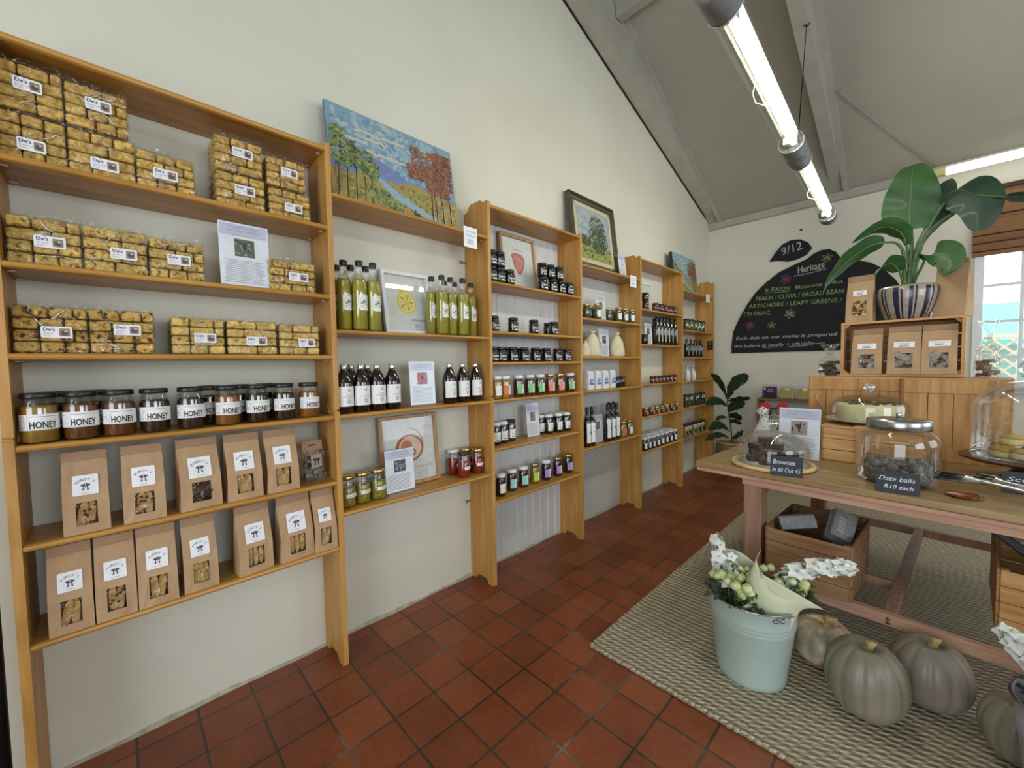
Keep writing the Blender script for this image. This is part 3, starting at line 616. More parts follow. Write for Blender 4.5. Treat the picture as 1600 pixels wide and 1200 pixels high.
 ('sack', 0.08, 0.13, 3.014, 1.355, 0, 'big cream cloth sack right of the notice card', 'cream cloth sacks in the fourth bay'),
 ('sack', 0.058, 0.1, 3.349, 1.355, 0, 'cream cloth sack leaning on the right post', 'cream cloth sacks in the fourth bay'),
 ('carton', '', 0.155, 2.563, 1.1, 0, 'white carton with blue print, first from the left', 'white and blue cartons in the fourth bay'),
 ('carton', '', 0.155, 2.666, 1.1, 0, 'white carton with blue print, second from the left', 'white and blue cartons in the fourth bay'),
 ('carton', '', 0.155, 2.77, 1.1, 0, 'white carton with blue print, third from the left', 'white and blue cartons in the fourth bay'),
 ('carton', '', 0.155, 2.877, 1.1, 0, 'white carton with blue print, fourth from the left', 'white and blue cartons in the fourth bay'),
 ('black', 'plain', 0.17, 2.953, 1.1, 0, 'front dark jar beside the white cartons', ''),
 ('black', 'plain', 0.13, 3.087, 1.1, 0, 'rear dark jar beside the white cartons', ''),
 ('wine', '', 0.17, 2.52, 0.67, 0, 'dark bottle with tall white label, left of the card, first', 'dark bottles with white labels in the fourth bay'),
 ('wine', '', 0.17, 2.581, 0.67, 0, 'dark bottle with tall white label, left of the card, second', 'dark bottles with white labels in the fourth bay'),
 ('wine', '', 0.17, 2.803, 0.67, 0, 'dark bottle with tall white label, right of the card, first', 'dark bottles with white labels in the fourth bay'),
 ('wine', '', 0.165, 2.878, 0.67, 0, 'dark bottle with tall white label, right of the card, second', 'dark bottles with white labels in the fourth bay'),
 ('wine', '', 0.16, 2.955, 0.67, 0, 'dark bottle with tall white label, right of the card, third', 'dark bottles with white labels in the fourth bay'),
 ('wine', '', 0.09, 2.95, 0.67, 0, 'dark bottle with tall white label, right of the card, fourth', 'dark bottles with white labels in the fourth bay'),
 ('wine', '', 0.085, 3.028, 0.67, 0, 'dark bottle with tall white label, right of the card, fifth', 'dark bottles with white labels in the fourth bay'),
 ('pot', 'y_r', 0.165, 3.043, 0.67, 0, 'small yellow jar with red label beside the dark bottles', ''),
 ('pot', 'y_b', 0.16, 3.163, 0.67, 0, 'small yellow jar with blue label at the right post', ''),
 ('pot', 'y_b', 0.09, 3.188, 0.67, 0, 'small jar behind the red-labelled yellow jar', ''),
 ('black', 'red', 0.176, 3.426, 1.781, 0, 'lower dark red jar stacked by the carrot picture', 'dark red jars in the fifth bay'),
 ('black', 'red', 0.176, 3.426, 1.856, 0, 'upper dark red jar stacked by the carrot picture', 'dark red jars in the fifth bay'),
 ('black', 'red', 0.176, 3.62, 1.781, 0, 'dark red jar right of the carrot picture, first from left', 'dark red jars in the fifth bay'),
 ('black', 'red', 0.176, 3.726, 1.781, 0, 'dark red jar right of the carrot picture, second from left', 'dark red jars in the fifth bay'),
 ('black', 'red', 0.176, 3.83, 1.781, 0, 'dark red jar right of the carrot picture, third from left', 'dark red jars in the fifth bay'),
 ('black', 'red', 0.176, 3.93, 1.781, 0, 'dark red jar right of the carrot picture, fourth from left', 'dark red jars in the fifth bay'),
 ('black', 'red', 0.176, 4.026, 1.781, 0, 'dark red jar right of the carrot picture, fifth from left', 'dark red jars in the fifth bay'),
 ('black', 'plain', 0.177, 3.406, 1.468, 0, 'small dark jar at the left post of the fifth bay', ''),
 ('wine2', '', 0.18, 3.638, 1.468, 0, 'dark oil bottle with narrow pale label, first from left in the fifth bay', 'tall dark bottles in the fifth bay'),
 ('wine2', '', 0.18, 3.711, 1.468, 0, 'dark oil bottle with narrow pale label, second from left in the fifth bay', 'tall dark bottles in the fifth bay'),
 ('wine2', '', 0.18, 3.786, 1.468, 0, 'dark oil bottle with narrow pale label, third from left in the fifth bay', 'tall dark bottles in the fifth bay'),
 ('wine2', '', 0.18, 3.863, 1.468, 0, 'dark oil bottle with narrow pale label, fourth from left in the fifth bay', 'tall dark bottles in the fifth bay'),
 ('wine2', '', 0.18, 3.942, 1.468, 0, 'dark oil bottle with narrow pale label, fifth from left in the fifth bay', 'tall dark bottles in the fifth bay'),
 ('wine2', '', 0.18, 4.031, 1.468, 0, 'dark oil bottle with narrow pale label, sixth from left in the fifth bay', 'tall dark bottles in the fifth bay'),
 ('wine2', '', 0.09, 3.77, 1.468, 0, 'dark oil bottle behind the front row, first from left in the fifth bay', 'tall dark bottles in the fifth bay'),
 ('wine2', '', 0.09, 3.852, 1.468, 0, 'dark oil bottle behind the front row, second from left in the fifth bay', 'tall dark bottles in the fifth bay'),
 ('smalljar', 'red', 0.183, 3.538, 1.108, 0, 'tiny red relish jar, first from the left in the fifth bay', 'tiny red relish jars'),
 ('smalljar', 'red', 0.183, 3.612, 1.108, 0, 'tiny red relish jar, second from the left in the fifth bay', 'tiny red relish jars'),
 ('smalljar', 'red', 0.183, 3.688, 1.108, 0, 'tiny red relish jar, third from the left in the fifth bay', 'tiny red relish jars'),
 ('smalljar', 'red', 0.183, 3.767, 1.108, 0, 'tiny red relish jar, fourth from the left in the fifth bay', 'tiny red relish jars'),
 ('smalljar', 'red', 0.183, 3.848, 1.108, 0, 'tiny red relish jar, fifth from the left in the fifth bay', 'tiny red relish jars'),
 ('smalljar', 'red', 0.183, 3.931, 1.108, 0, 'tiny red relish jar, sixth from the left in the fifth bay', 'tiny red relish jars'),
 ('smalljar', 'red', 0.183, 4.017, 1.108, 0, 'tiny red relish jar, seventh from the left in the fifth bay', 'tiny red relish jars'),
 ('smalljar', 'amber', 0.177, 3.418, 0.815, 0, 'low amber jar, first from the left in the fifth bay', 'low amber jars in the fifth bay'),
 ('smalljar', 'amber', 0.177, 3.541, 0.815, 0, 'low amber jar, second from the left in the fifth bay', 'low amber jars in the fifth bay'),
 ('smalljar', 'amber', 0.177, 3.638, 0.815, 0, 'low amber jar, third from the left in the fifth bay', 'low amber jars in the fifth bay'),
 ('smalljar', 'amber', 0.177, 3.738, 0.815, 0, 'low amber jar, fourth from the left in the fifth bay', 'low amber jars in the fifth bay'),
 ('smalljar', 'amber', 0.177, 3.848, 0.815, 0, 'low amber jar, fifth from the left in the fifth bay', 'low amber jars in the fifth bay'),
 ('smalljar', 'amber', 0.177, 3.964, 0.815, 0, 'low amber jar, sixth from the left in the fifth bay', 'low amber jars in the fifth bay'),
 ('smalljar', 'amber', 0.177, 4.076, 0.815, 0, 'low amber jar, seventh from the left in the fifth bay', 'low amber jars in the fifth bay'),
 ('smalljar', 'amber', 0.11, 3.937, 0.815, 0, 'amber jar standing behind the low row', 'low amber jars in the fifth bay'),
 ('pot', 'dk_b', 0.178, 3.398, 0.5, 0, 'white-lidded jar with blue label, first from left in the front row', 'white-lidded jam jars at the bottom of the fifth bay'),
 ('pot', 'dk_b', 0.178, 3.48, 0.5, 0, 'white-lidded jar with blue label, second from left in the front row', 'white-lidded jam jars at the bottom of the fifth bay'),
 ('pot', 'dk_b', 0.178, 3.565, 0.5, 0, 'white-lidded jar with blue label, third from left in the front row', 'white-lidded jam jars at the bottom of the fifth bay'),
 ('pot', 'dk_b', 0.178, 3.652, 0.5, 0, 'white-lidded jar with blue label, fourth from left in the front row', 'white-lidded jam jars at the bottom of the fifth bay'),
 ('pot', 'dk_b', 0.178, 3.743, 0.5, 0, 'white-lidded jar with blue label, fifth from left in the front row', 'white-lidded jam jars at the bottom of the fifth bay'),
 ('pot', 'dk_b', 0.178, 3.836, 0.5, 0, 'white-lidded jar with blue label, sixth from left in the front row', 'white-lidded jam jars at the bottom of the fifth bay'),
 ('pot', 'dk_b', 0.178, 3.933, 0.5, 0, 'white-lidded jar with blue label, seventh from left in the front row', 'white-lidded jam jars at the bottom of the fifth bay'),
 ('pot', 'dk_b', 0.178, 4.033, 0.5, 0, 'white-lidded jar with blue label, eighth from left in the front row', 'white-lidded jam jars at the bottom of the fifth bay'),
 ('pot', 'dk_b', 0.112, 3.507, 0.5, 0, 'white-lidded jar with blue label, first from left in the middle row', 'white-lidded jam jars at the bottom of the fifth bay'),
 ('pot', 'dk_b', 0.112, 3.591, 0.5, 0, 'white-lidded jar with blue label, second from left in the middle row', 'white-lidded jam jars at the bottom of the fifth bay'),
 ('pot', 'dk_b', 0.112, 3.679, 0.5, 0, 'white-lidded jar with blue label, third from left in the middle row', 'white-lidded jam jars at the bottom of the fifth bay'),
 ('pot', 'dk_b', 0.112, 3.769, 0.5, 0, 'white-lidded jar with blue label, fourth from left in the middle row', 'white-lidded jam jars at the bottom of the fifth bay'),
 ('pot', 'dk_b', 0.112, 3.862, 0.5, 0, 'white-lidded jar with blue label, fifth from left in the middle row', 'white-lidded jam jars at the bottom of the fifth bay'),
 ('pot', 'dk_b', 0.112, 3.958, 0.5, 0, 'white-lidded jar with blue label, sixth from left in the middle row', 'white-lidded jam jars at the bottom of the fifth bay'),
 ('pot', 'dk_b', 0.112, 4.058, 0.5, 0, 'white-lidded jar with blue label, seventh from left in the middle row', 'white-lidded jam jars at the bottom of the fifth bay'),
 ('pot', 'dk_b', 0.112, 4.195, 0.5, 0, 'white-lidded jar with blue label, eighth from left in the middle row', 'white-lidded jam jars at the bottom of the fifth bay'),
 ('pot', 'dk_b', 0.046, 3.614, 0.5, 0, 'white-lidded jar with blue label, first from left in the back row', 'white-lidded jam jars at the bottom of the fifth bay'),
 ('pot', 'dk_b', 0.046, 3.701, 0.5, 0, 'white-lidded jar with blue label, second from left in the back row', 'white-lidded jam jars at the bottom of the fifth bay'),
 ('pot', 'dk_b', 0.046, 3.791, 0.5, 0, 'white-lidded jar with blue label, third from left in the back row', 'white-lidded jam jars at the bottom of the fifth bay'),
 ('pot', 'dk_b', 0.046, 3.884, 0.5, 0, 'white-lidded jar with blue label, fourth from left in the back row', 'white-lidded jam jars at the bottom of the fifth bay'),
 ('pot', 'dk_b', 0.046, 3.98, 0.5, 0, 'white-lidded jar with blue label, fifth from left in the back row', 'white-lidded jam jars at the bottom of the fifth bay'),
 ('pot', 'dk_b', 0.046, 4.079, 0.5, 0, 'white-lidded jar with blue label, sixth from left in the back row', 'white-lidded jam jars at the bottom of the fifth bay'),
 ('pot', 'dk_b', 0.046, 4.195, 0.5, 0, 'white-lidded jar with blue label, seventh from left in the back row', 'white-lidded jam jars at the bottom of the fifth bay'),
 ('pot', 'dk_b', 0.046, 4.287, 0.5, 0, 'white-lidded jar with blue label, eighth from left in the back row', 'white-lidded jam jars at the bottom of the fifth bay'),
 ('pot', 'gn_w', 0.175, 4.328, 1.64, 0, 'green pickle jar with black lid, first from left in the last bay', 'green jars high in the last bay'),
 ('pot', 'gn_w', 0.175, 4.447, 1.64, 0, 'green pickle jar with black lid, second from left in the last bay', 'green jars high in the last bay'),
 ('pot', 'gn_w', 0.175, 4.57, 1.64, 0, 'green pickle jar with black lid, third from left in the last bay', 'green jars high in the last bay'),
 ('pot', 'gn_w', 0.175, 4.671, 1.64, 0, 'green pickle jar with black lid, fourth from left in the last bay', 'green jars high in the last bay'),
 ('pot', 'gn_w', 0.175, 4.774, 1.64, 0, 'green pickle jar with black lid, fifth from left in the last bay', 'green jars high in the last bay'),
 ('wine2', 'red', 0.181, 4.325, 1.355, 0, 'short dark bottle with red cap, first from left in the last bay', 'short dark bottles in the last bay'),
 ('wine2', 'red', 0.181, 4.44, 1.355, 0, 'short dark bottle with red cap, second from left in the last bay', 'short dark bottles in the last bay'),
 ('wine2', 'red', 0.181, 4.537, 1.355, 0, 'short dark bottle with red cap, third from left in the last bay', 'short dark bottles in the last bay'),
 ('wine2', 'red', 0.181, 4.622, 1.355, 0, 'short dark bottle with red cap, fourth from left in the last bay', 'short dark bottles in the last bay'),
 ('wine2', 'red', 0.181, 4.709, 1.355, 0, 'short dark bottle with red cap, fifth from left in the last bay', 'short dark bottles in the last bay'),
 ('milk', '', 0.174, 4.364, 1.1, 0, 'left white milky bottle in the last bay', ''),
 ('milk', '', 0.174, 4.511, 1.1, 0, 'right white milky bottle in the last bay', ''),
 ('pot', 'gn_n', 0.174, 4.339, 0.82, 0, 'big green jar with dark lid, first from left in the last bay', 'green jars low in the last bay'),
 ('pot', 'gn_n', 0.174, 4.458, 0.82, 0, 'big green jar with dark lid, second from left in the last bay', 'green jars low in the last bay'),
 ('pot', 'gn_n', 0.174, 4.636, 0.82, 0, 'big green jar with dark lid, third from left in the last bay', 'green jars low in the last bay'),
 ('pot', 'gn_n', 0.174, 4.796, 0.82, 0, 'big green jar with dark lid, fourth from left in the last bay', 'green jars low in the last bay'),
 ('pot', 'cr_k', 0.176, 4.326, 0.5, 0, 'cream jar with black label, first from left in the last bay', 'cream jars low in the last bay'),
 ('pot', 'cr_k', 0.176, 4.419, 0.5, 0, 'cream jar with black label, second from left in the last bay', 'cream jars low in the last bay'),
 ('pot', 'cr_k', 0.176, 4.55, 0.5, 0, 'cream jar with black label, third from left in the last bay', 'cream jars low in the last bay'),
 ('pot', 'cr_k', 0.176, 4.668, 0.5, 0, 'cream jar with black label, fourth from left in the last bay', 'cream jars low in the last bay'),
 ('pot', 'cr_k', 0.176, 4.791, 0.5, 0, 'cream jar with black label, fifth from left in the last bay', 'cream jars low in the last bay'),
]

# ------------------------------------------------------------------ shelf goods: one prototype per kind, then copies
def liquid(name, c1, c2=None, rough=.15): return mat(name, c1, c2, rough=rough, scale=12, coat=.6)
HONEY = {'golden': liquid('honey_golden', '8a6a22', 'a07c2c'), 'brown': liquid('honey_brown', '5a3412', '6e4218'), 'dark': liquid('honey_dark', '241208', '32190c'), 'amber': liquid('honey_amber', '7c4c12', '90591a')}
def honey(var):
    t = thing('honey_jar', 'x', 'jar'); r = .039
    b = MB(); b.lathe([(r-.004, .0), (r, .004), (r, .098), (r-.002, .108), (.033, .118), (.0325, .128)], 28); b.build('glass_jar', m_glass, t)
    b = MB(); b.lathe([(0, .0015), (r-.004, .003), (r-.0012, .007), (r-.0012, .098), (r-.004, .106), (0, .107)], 28); b.build('honey', HONEY[var], t)
    b = MB(); b.lathe([(.035, .126), (.0365, .128), (.0365, .139), (.034, .142), (0, .1415)], 28); b.build('lid', m_black, t)
    b = MB(); A = Art(b, cyl_fn(r+.0005, 0, 0)); W2 = .052
    A.rect(-W2, .038, W2, .083, 0, 0, 20); A.text('HONEY', -.021, .0435, .0195, 1, 2, w=.055, off=.022); A.text('~RAW UNFILTERED HONEY', -.022, .0745, .004, 2, 2, w=.055)
    A.lines(-.022, .033, .062, .073, 2, 2, fill=.3, rag=.02); A.lines(-.049, -.03, .041, .08, 8, 2, fill=.35); A.rect(-.026, .0395, -.0255, .0815, 2, 2); A.rect(-.026, .0408, .036, .0412, 1, 2, 8)
    b.build('label', [m_label, m_ink, m_grey], t); return t
def flow(A, u0, u1, v0, v1, mis, n=14, s=.005):
    for _ in range(n):
        u = u0+random.random()*(u1-u0); v = v0+random.random()*(v1-v0)
        A.ell(u, v, s*(.5+random.random()*.6), s*.4, random.choice(mis), 1.5, 7, random.random()*3)
def lemon(var):
    t = thing('cordial_bottle', 'x', 'bottle'); r = .032; h = .312
    b = MB(); b.lathe([(r-.004, 0), (r, .004), (r, .215), (r-.003, .228), (.018, .246), (.0145, .256), (.0135, .285), (.0135, .29)], 24); b.build('glass_bottle', m_glass, t)
    b = MB(); b.lathe([(0, .004), (r-.005, .005), (r-.0015, .009), (r-.0015, .214), (r-.004, .226), (0, .2265)], 24)
    b.build('cordial', liquid('lemon_cordial', '98902a', 'a89e38'), t)
    b = MB(); b.lathe([(.0155, .286), (.016, .288), (.016, .306), (.0145, h-.003), (0, h-.003)], 20); b.build('cap', m_black, t)
    b = MB(); A = Art(b, cyl_fn(r+.0004, .088, .25))
    pts = []
    for cx, cy, a0 in ((.018, .063, 0), (-.018, .063, 90), (-.018, .009, 180), (.018, .009, 270)):
        pts += [(cx+.008*math.cos(math.radians(a0+30*k)), cy+.008*math.sin(math.radians(a0+30*k))) for k in range(4)]
    n = 8
    for i in range(n):   # strips so the label follows the glass
        ua, ub = -.026+.052*i/n, -.026+.052*(i+1)/n
        ca = lambda u: .008*(1-math.sqrt(max(0, 1-((abs(u)-.018)/.008)**2))) if abs(u) > .018 else 0
        A.poly([(ua, .001+ca(ua)), (ub, .001+ca(ub)), (ub, .071-ca(ub)), (ua, .071-ca(ua))], 0, 0)
    flow(A, -.021, .021, .008, .066, [2, 3, 4], 30, .0055)
    A.poly([(-.015, .036), (0, .016), (.015, .036), (0, .058)], 0, 2.5); A.text('~LEMON', 0, .036, .006, 1, 3.5, 'c'); A.text('~CORDIAL', 0, .027, .0035, 1, 3.5, 'c')
    b.build('label', [m_label, m_ink, m_green, m_yellow, m_grey], t); return t
def syrup(var):
    t = thing('syrup_bottle', 'x', 'bottle'); r = .0375
    b = MB(); b.lathe([(r-.006, 0), (r, .005), (r, .128), (r-.003, .145), (r-.011, .165), (.0165, .185), (.0135, .192), (.0135, .2)], 26); b.build('dark_bottle', mat('dark_brown_glass', '120705', '1c0b07', rough=.06, coat=1.0), t)
    b = MB(); b.lathe([(.0145, .193), (.015, .195), (.015, .211), (.0135, .213), (0, .213)], 18); b.build('cap', m_silver, t)
    b = MB(); A = Art(b, cyl_fn(r+.0004, .032, 0)); w = .046
    A.rect(-w, 0, w, .086, 0, 0, 16); A.ell(.006, .07, .0075, .008, 3, 1.5); A.poly([(-.014, .05), (.026, .05), (.014, .062), (-.002, .062)], 3, 1.5); A.ell(.004, .022, .009, .013, 3, 1.5)
    A.text('~BERRY SYRUP', .004, .037, .0085, 2, 2.5, 'c', w=.052); A.text('~HAND MADE', .004, .047, .004, 1, 2.5, 'c'); A.lines(-.04, -.015, .008, .03, 6, 3); A.lines(.02, .042, .008, .03, 6, 3); A.lines(-.04, -.01, .068, .08, 2, 3)
    b.build('label', [m_label, m_ink, m_pink, m_lgrey], t); return t
JAMS = {'yellow': ('7a6a1c', '94822a', m_gold, '#'), 'red_white': ('7c1a10', '96261a', m_whitelid, '#'), 'red_black': ('7c1a10', '96261a', m_black, '#'), 'red_gold': ('6a1812', '821f18', m_gold, '#')}
def jam(var):
    c1, c2, ml, _ = JAMS[var]; t = thing('preserve_jar', 'x', 'jar'); r = .0355
    b = MB(); b.lathe([(r-.004, 0), (r, .004), (r, .095), (r-.003, .108), (.031, .115), (.031, .128)], 26); b.build('glass_jar', m_glass, t)
    b = MB(); b.lathe([(0, .002), (r-.004, .003), (r-.001, .007), (r-.001, .085), (r-.003, .088), (0, .088)], 26)
    m = mat('chunky_yellow_preserve', '6a5c10', 'b0a040', rough=.2, scale=160, coat=.6) if var == 'yellow' else liquid('jelly_'+var[:3], c1, c2)
    b.build('contents', m, t)
    b = MB(); b.lathe([(.0335, .125), (.0345, .127), (.0345, .138), (.033, .141), (0, .1395)], 26); b.build('lid', ml, t)
    b = MB(); A = Art(b, cyl_fn(r+.0004, .045, .3)); w = .03 if var != 'red_gold' else .036
    if var == 'red_white': w = .014
    A.rect(-w, 0, w, .017, 0, 0, 10); A.text('~preserve', 0, .0055, .006, 1, 2, 'c', shear=.2); b.build('label', [m_label, m_ink], t); return t
def black(var):
    t = thing('olive_jar' if var != 'red' else 'chutney_jar', 'x', 'jar'); s = 1.16 if var == 'squat' else 1; r = .032; h = .088
    if var == 'red': h = .074
    body = mat('black_jar', '0d0b0b', '171212', rough=.1, coat=.8) if var != 'red' else mat('dark_red_jar', '3a0d0a', '4c1510', rough=.12, coat=.8)
    b = MB(); b.lathe([(r-.004, 0), (r, .004), (r, h*.7), (r-.003, h*.78), (r-.005, h*.8)], 20); b.build('jar_body', body, t)
    b = MB(); b.lathe([(r-.004, h*.8), (r-.002, h*.82), (r-.002, h*.97), (r-.004, h), (0, h)], 20); b.build('lid', m_black if var != 'red' else mat('maroon_lid', '2a100c', '38150f', rough=.3), t)
    if var == 'plain': return t
    b = MB(); A = Art(b, cyl_fn(r+.0004, 0, .1))
    if var == 'red': A.rect(-.012, .014, .012, .034, 2, 0, 4); A.text('~Chutney', 0, .022, .006, 1, 2, 'c', w=.02)
    else:
        A.rect(-.034, .008, .034, .058, 0, 0, 12); A.text('~Olives', 0, .026, .02, 1, 2, 'c', w=.05, shear=.35, off=.01); A.rect(-.018, .012, .02, .019, 1, 2, 5); A.lines(-.018, .016, .047, .054, 2, 1)
        A.lines(-.034, -.026, .012, .05, 6, 1)
    b.build('label', [mat('black_label', '111111', rough=.5), m_label if var != 'red' else m_ink, mat('rose_label', 'b98a84', rough=.6)], t); return t
POT = {'y_w': ('9c7a1e', 'b48f2c', m_whitelid, None), 'y_o': ('a8801e', 'bf952c', m_whitelid, 'd9704a'), 'b_g': ('4a2410', '5e3218', m_whitelid, '6fc07a'), 'o_o': ('6e2c0e', '853a16', m_gold, 'e0826e'),
       'dk_p': ('140a0c', '1e0e10', m_whitelid, 'oval'), 'dk_k': ('2a0c0c', '3a1212', mat('dark_lid', '241c1c'), 'oval'), 'dk_w': ('180c0c', '241210', m_whitelid, None), 'br_t': ('3e1a0c', '502612', m_whitelid, '86c8c4'),
       'y_l': ('8a6a14', 'a27e20', m_gold, 'b2cc3c'), 'dk_v': ('160a0e', '221016', m_whitelid, 'a488c8'), 'dk_v2': ('160a0e', '221016', m_gold, 'a488c8'), 'gr_n': ('3a3a1a', '4a4a26', m_gold, 'none'), 'gr_w': ('4a5220', '5c6430', m_gold, None),
       'y_r': ('8a7a2a', '9c8c3a', m_gold, 'd85a5a'), 'y_b': ('6a6230', '7c7440', m_gold, None), 'dk_b': ('1a0c0c', '2a1412', m_whitelid, 'blue'), 'gn_w': ('4a5018', '5e6424', m_black, 'low'), 'gn_n': ('26401c', '365228', m_black, 'dot'), 'cr_k': ('a89868', 'bcae80', m_black, 'black')}
POTN = {'dk_p': 'jam_jar', 'gr_n': 'pickle_jar', 'gr_w': 'pickle_jar', 'gn_w': 'pickle_jar', 'gn_n': 'pickle_jar', 'cr_k': 'spread_jar'}
def pot(var):
    c1, c2, ml, lc = POT[var]; t = thing(POTN.get(var, 'jam_jar'), 'x', 'jar')
    r, h = {'dk_b': (.0295, .118), 'gr_n': (.029, .105), 'gr_w': (.029, .118), 'cr_k': (.032, .135), 'gn_n': (.034, .13), 'gn_w': (.033, .118)}.get(var, (.033, .135))
    b = MB(); b.lathe([(r-.004, 0), (r, .004), (r, h*.72), (r-.004, h*.82), (r-.005, h*.85)], 20); b.build('glass_jar', m_glass, t)
    b = MB(); b.lathe([(0, .001), (r-.005, .002), (r-.001, .006), (r-.001, h*.7), (r-.005, h*.8), (0, h*.8)], 20)
    b.build('contents', liquid('contents_'+c1, c1, c2), t)
    b = MB(); b.lathe([(r-.004, h*.85), (r-.001, h*.87), (r-.001, h*.975), (r-.003, h), (0, h*.995)], 20); b.build('lid', ml, t)
    if lc == 'none': return t
    b = MB(); A = Art(b, cyl_fn(r+.0004, h*.16, .05)); w = .034; z1 = h*.42
    ms = [m_label, m_ink, m_grey, m_grey]
    if lc in (None,): A.rect(-w*.85, 0, w*.85, z1, 0, 0, 10); A.text('~jam', 0, z1*.45, .009, 1, 2, 'c'); A.lines(-.02, .02, z1*.1, z1*.35, 2, 2)
    elif lc == 'oval': A.rect(-w, 0, w, z1, 0, 0, 12); A.ell(.0, z1*.5, .019, z1*.3, 2, 1.5); A.ell(0, z1*.52, .014, z1*.2, 0, 2.5); A.text('~Jam', 0, z1*.4, .01, 1, 3.5, 'c'); A.rect(-.02, z1*.12, .02, z1*.2, 1, 2, 5)
    elif lc == 'blue': A.rect(-w*.8, 0, w*.8, z1, 0, 0, 8); A.ell(0, z1*.5, .014, z1*.34, 3, 1.5); A.text('~Jam', 0, z1*.4, .009, 1, 2.5, 'c'); ms[3] = mat('blue_print', '5468a8')
    elif lc == 'low': A.rect(-w, 0, w, z1*.35, 1, 0, 10); A.rect(-.008, -.002, .008, z1*.5, 0, 1.5, 3)
    elif lc == 'dot': A.ell(.004, z1*.5, .008, .009, 0, 0)
    elif lc == 'black': A.rect(-w, 0, w, z1*.75, 1, 0, 10); A.ell(0, z1*.38, .008, .007, 0, 1.5)
    else:
        A.rect(-w, 0, -.002, z1, 3, 0, 6); A.rect(-.002, 0, w, z1, 0, 0, 6); ms[3] = mat('label_'+lc, lc, rough=.6)
        A.text('~JAM', .015, z1*.55, .009, 1, 2, 'c'); A.lines(.004, .028, z1*.12, z1*.42, 3, 2); A.text('~home', .015, z1*.8, .005, 2, 2, 'c')
    b.build('label', ms, t); return t
def wine(var):
    t = thing('oil_bottle', 'x', 'bottle'); r = .03; h = .3
    b = MB(); b.lathe([(r-.004, 0), (r, .004), (r, .185), (r-.004, .2), (.014, .222), (.012, .232), (.012, .262)], 20); b.build('dark_bottle', mat('black_glass', '0b0a09', '14110e', rough=.06, coat=1.0), t)
    b = MB(); b.lathe([(.0135, .255), (.0145, .258), (.0145, h), (0, h)], 16); b.build('cap', m_black, t)
    b = MB(); A = Art(b, cyl_fn(r+.0004, .03, .1)); A.rect(-.033, 0, .033, .15, 0, 0, 12); A.ell(.0, .078, .006, .008, 1, 2); A.poly([(-.005, .08), (.005, .08), (0, .1)], 1, 2); A.lines(-.015, .015, .02, .05, 4, 2); A.text('~OLIVE OIL', 0, .115, .008, 2, 2, 'c')
    b.build('label', [m_label, m_ink, m_lgrey], t); return t
def wine2(var):
    t = thing('vinegar_bottle', 'x', 'bottle'); red = var == 'red'; r = .026; h = .19 if red else .265
    b = MB(); b.lathe([(r-.003, 0), (r, .003), (r, h*.66), (r-.004, h*.72), (.012, h*.8), (.011, h*.86)], 16); b.build('dark_bottle', mat('black_glass', '0b0a09', '14110e', rough=.06, coat=1.0), t)
    b = MB(); b.lathe([(.012, h*.84), (.013, h*.85), (.013, h), (0, h)], 14); b.build('cap', mat('dark_red_cap', '4a1412', rough=.35) if red else m_black, t)
    b = MB(); A = Art(b, cyl_fn(r+.0004, h*.12, .15)); A.rect(-.014, 0, .014, h*.5, 0, 0, 6); A.lines(-.01, .01, h*.08, h*.4, 6, 1); b.build('label', [mat('silver_label', '7d7c78', 'a09f9a') if red else mat('pale_label', 'c9c4b8'), m_ink], t); return t
def smalljar(var):
    t = thing('relish_jar', 'x', 'jar'); r, h = (.022, .068) if var == 'red' else (.031, .072)
    c = ('3a1410', '5a221a') if var == 'red' else ('3e1d0a', '5e3010')
    b = MB(); b.lathe([(r-.003, 0), (r, .003), (r, h*.7), (r-.003, h*.78)], 16); b.build('jar_body', mat('relish_'+var, *c, rough=.1, coat=.8), t)
    b = MB(); b.lathe([(r-.003, h*.78), (r-.001, h*.8), (r-.001, h*.97), (0, h)], 16); b.build('lid', mat('maroon_lid', '2a100c') if var == 'red' else m_gold, t)
    b = MB(); A = Art(b, cyl_fn(r+.0004, h*.15, .1)); A.rect(-r*.6, 0, r*.6, h*.4, 0, 0, 5); A.lines(-r*.4, r*.4, h*.08, h*.34, 3, 1); b.build('label', [mat('rose_label', 'b98a84') if var == 'red' else mat('amber_label', 'b09a80'), m_ink], t); return t
def milk(var):
    t = thing('milky_bottle', 'x', 'bottle'); r = .031
    b = MB(); b.lathe([(r-.003, 0), (r, .003), (r, .09), (r-.004, .1), (.015, .118), (.013, .135)], 18); b.build('bottle_body', mat('white_contents', 'c4c2b6', 'd2d0c6', rough=.15, coat=.6), t)
    b = MB(); b.lathe([(.016, .135), (.016, .158), (0, .158)], 14); b.build('cap', m_silver, t)
    b = MB(); A = Art(b, cyl_fn(r+.0004, .025, .1)); A.rect(-.02, 0, .02, .05, 0, 0, 6); A.lines(-.014, .014, .008, .04, 5, 1); b.build('label', [m_label, m_grey], t); return t
m_sack = mat('cream_cotton', 'cfc4a2', 'dad0b0', rough=.9, scale=60, bmp=.3)
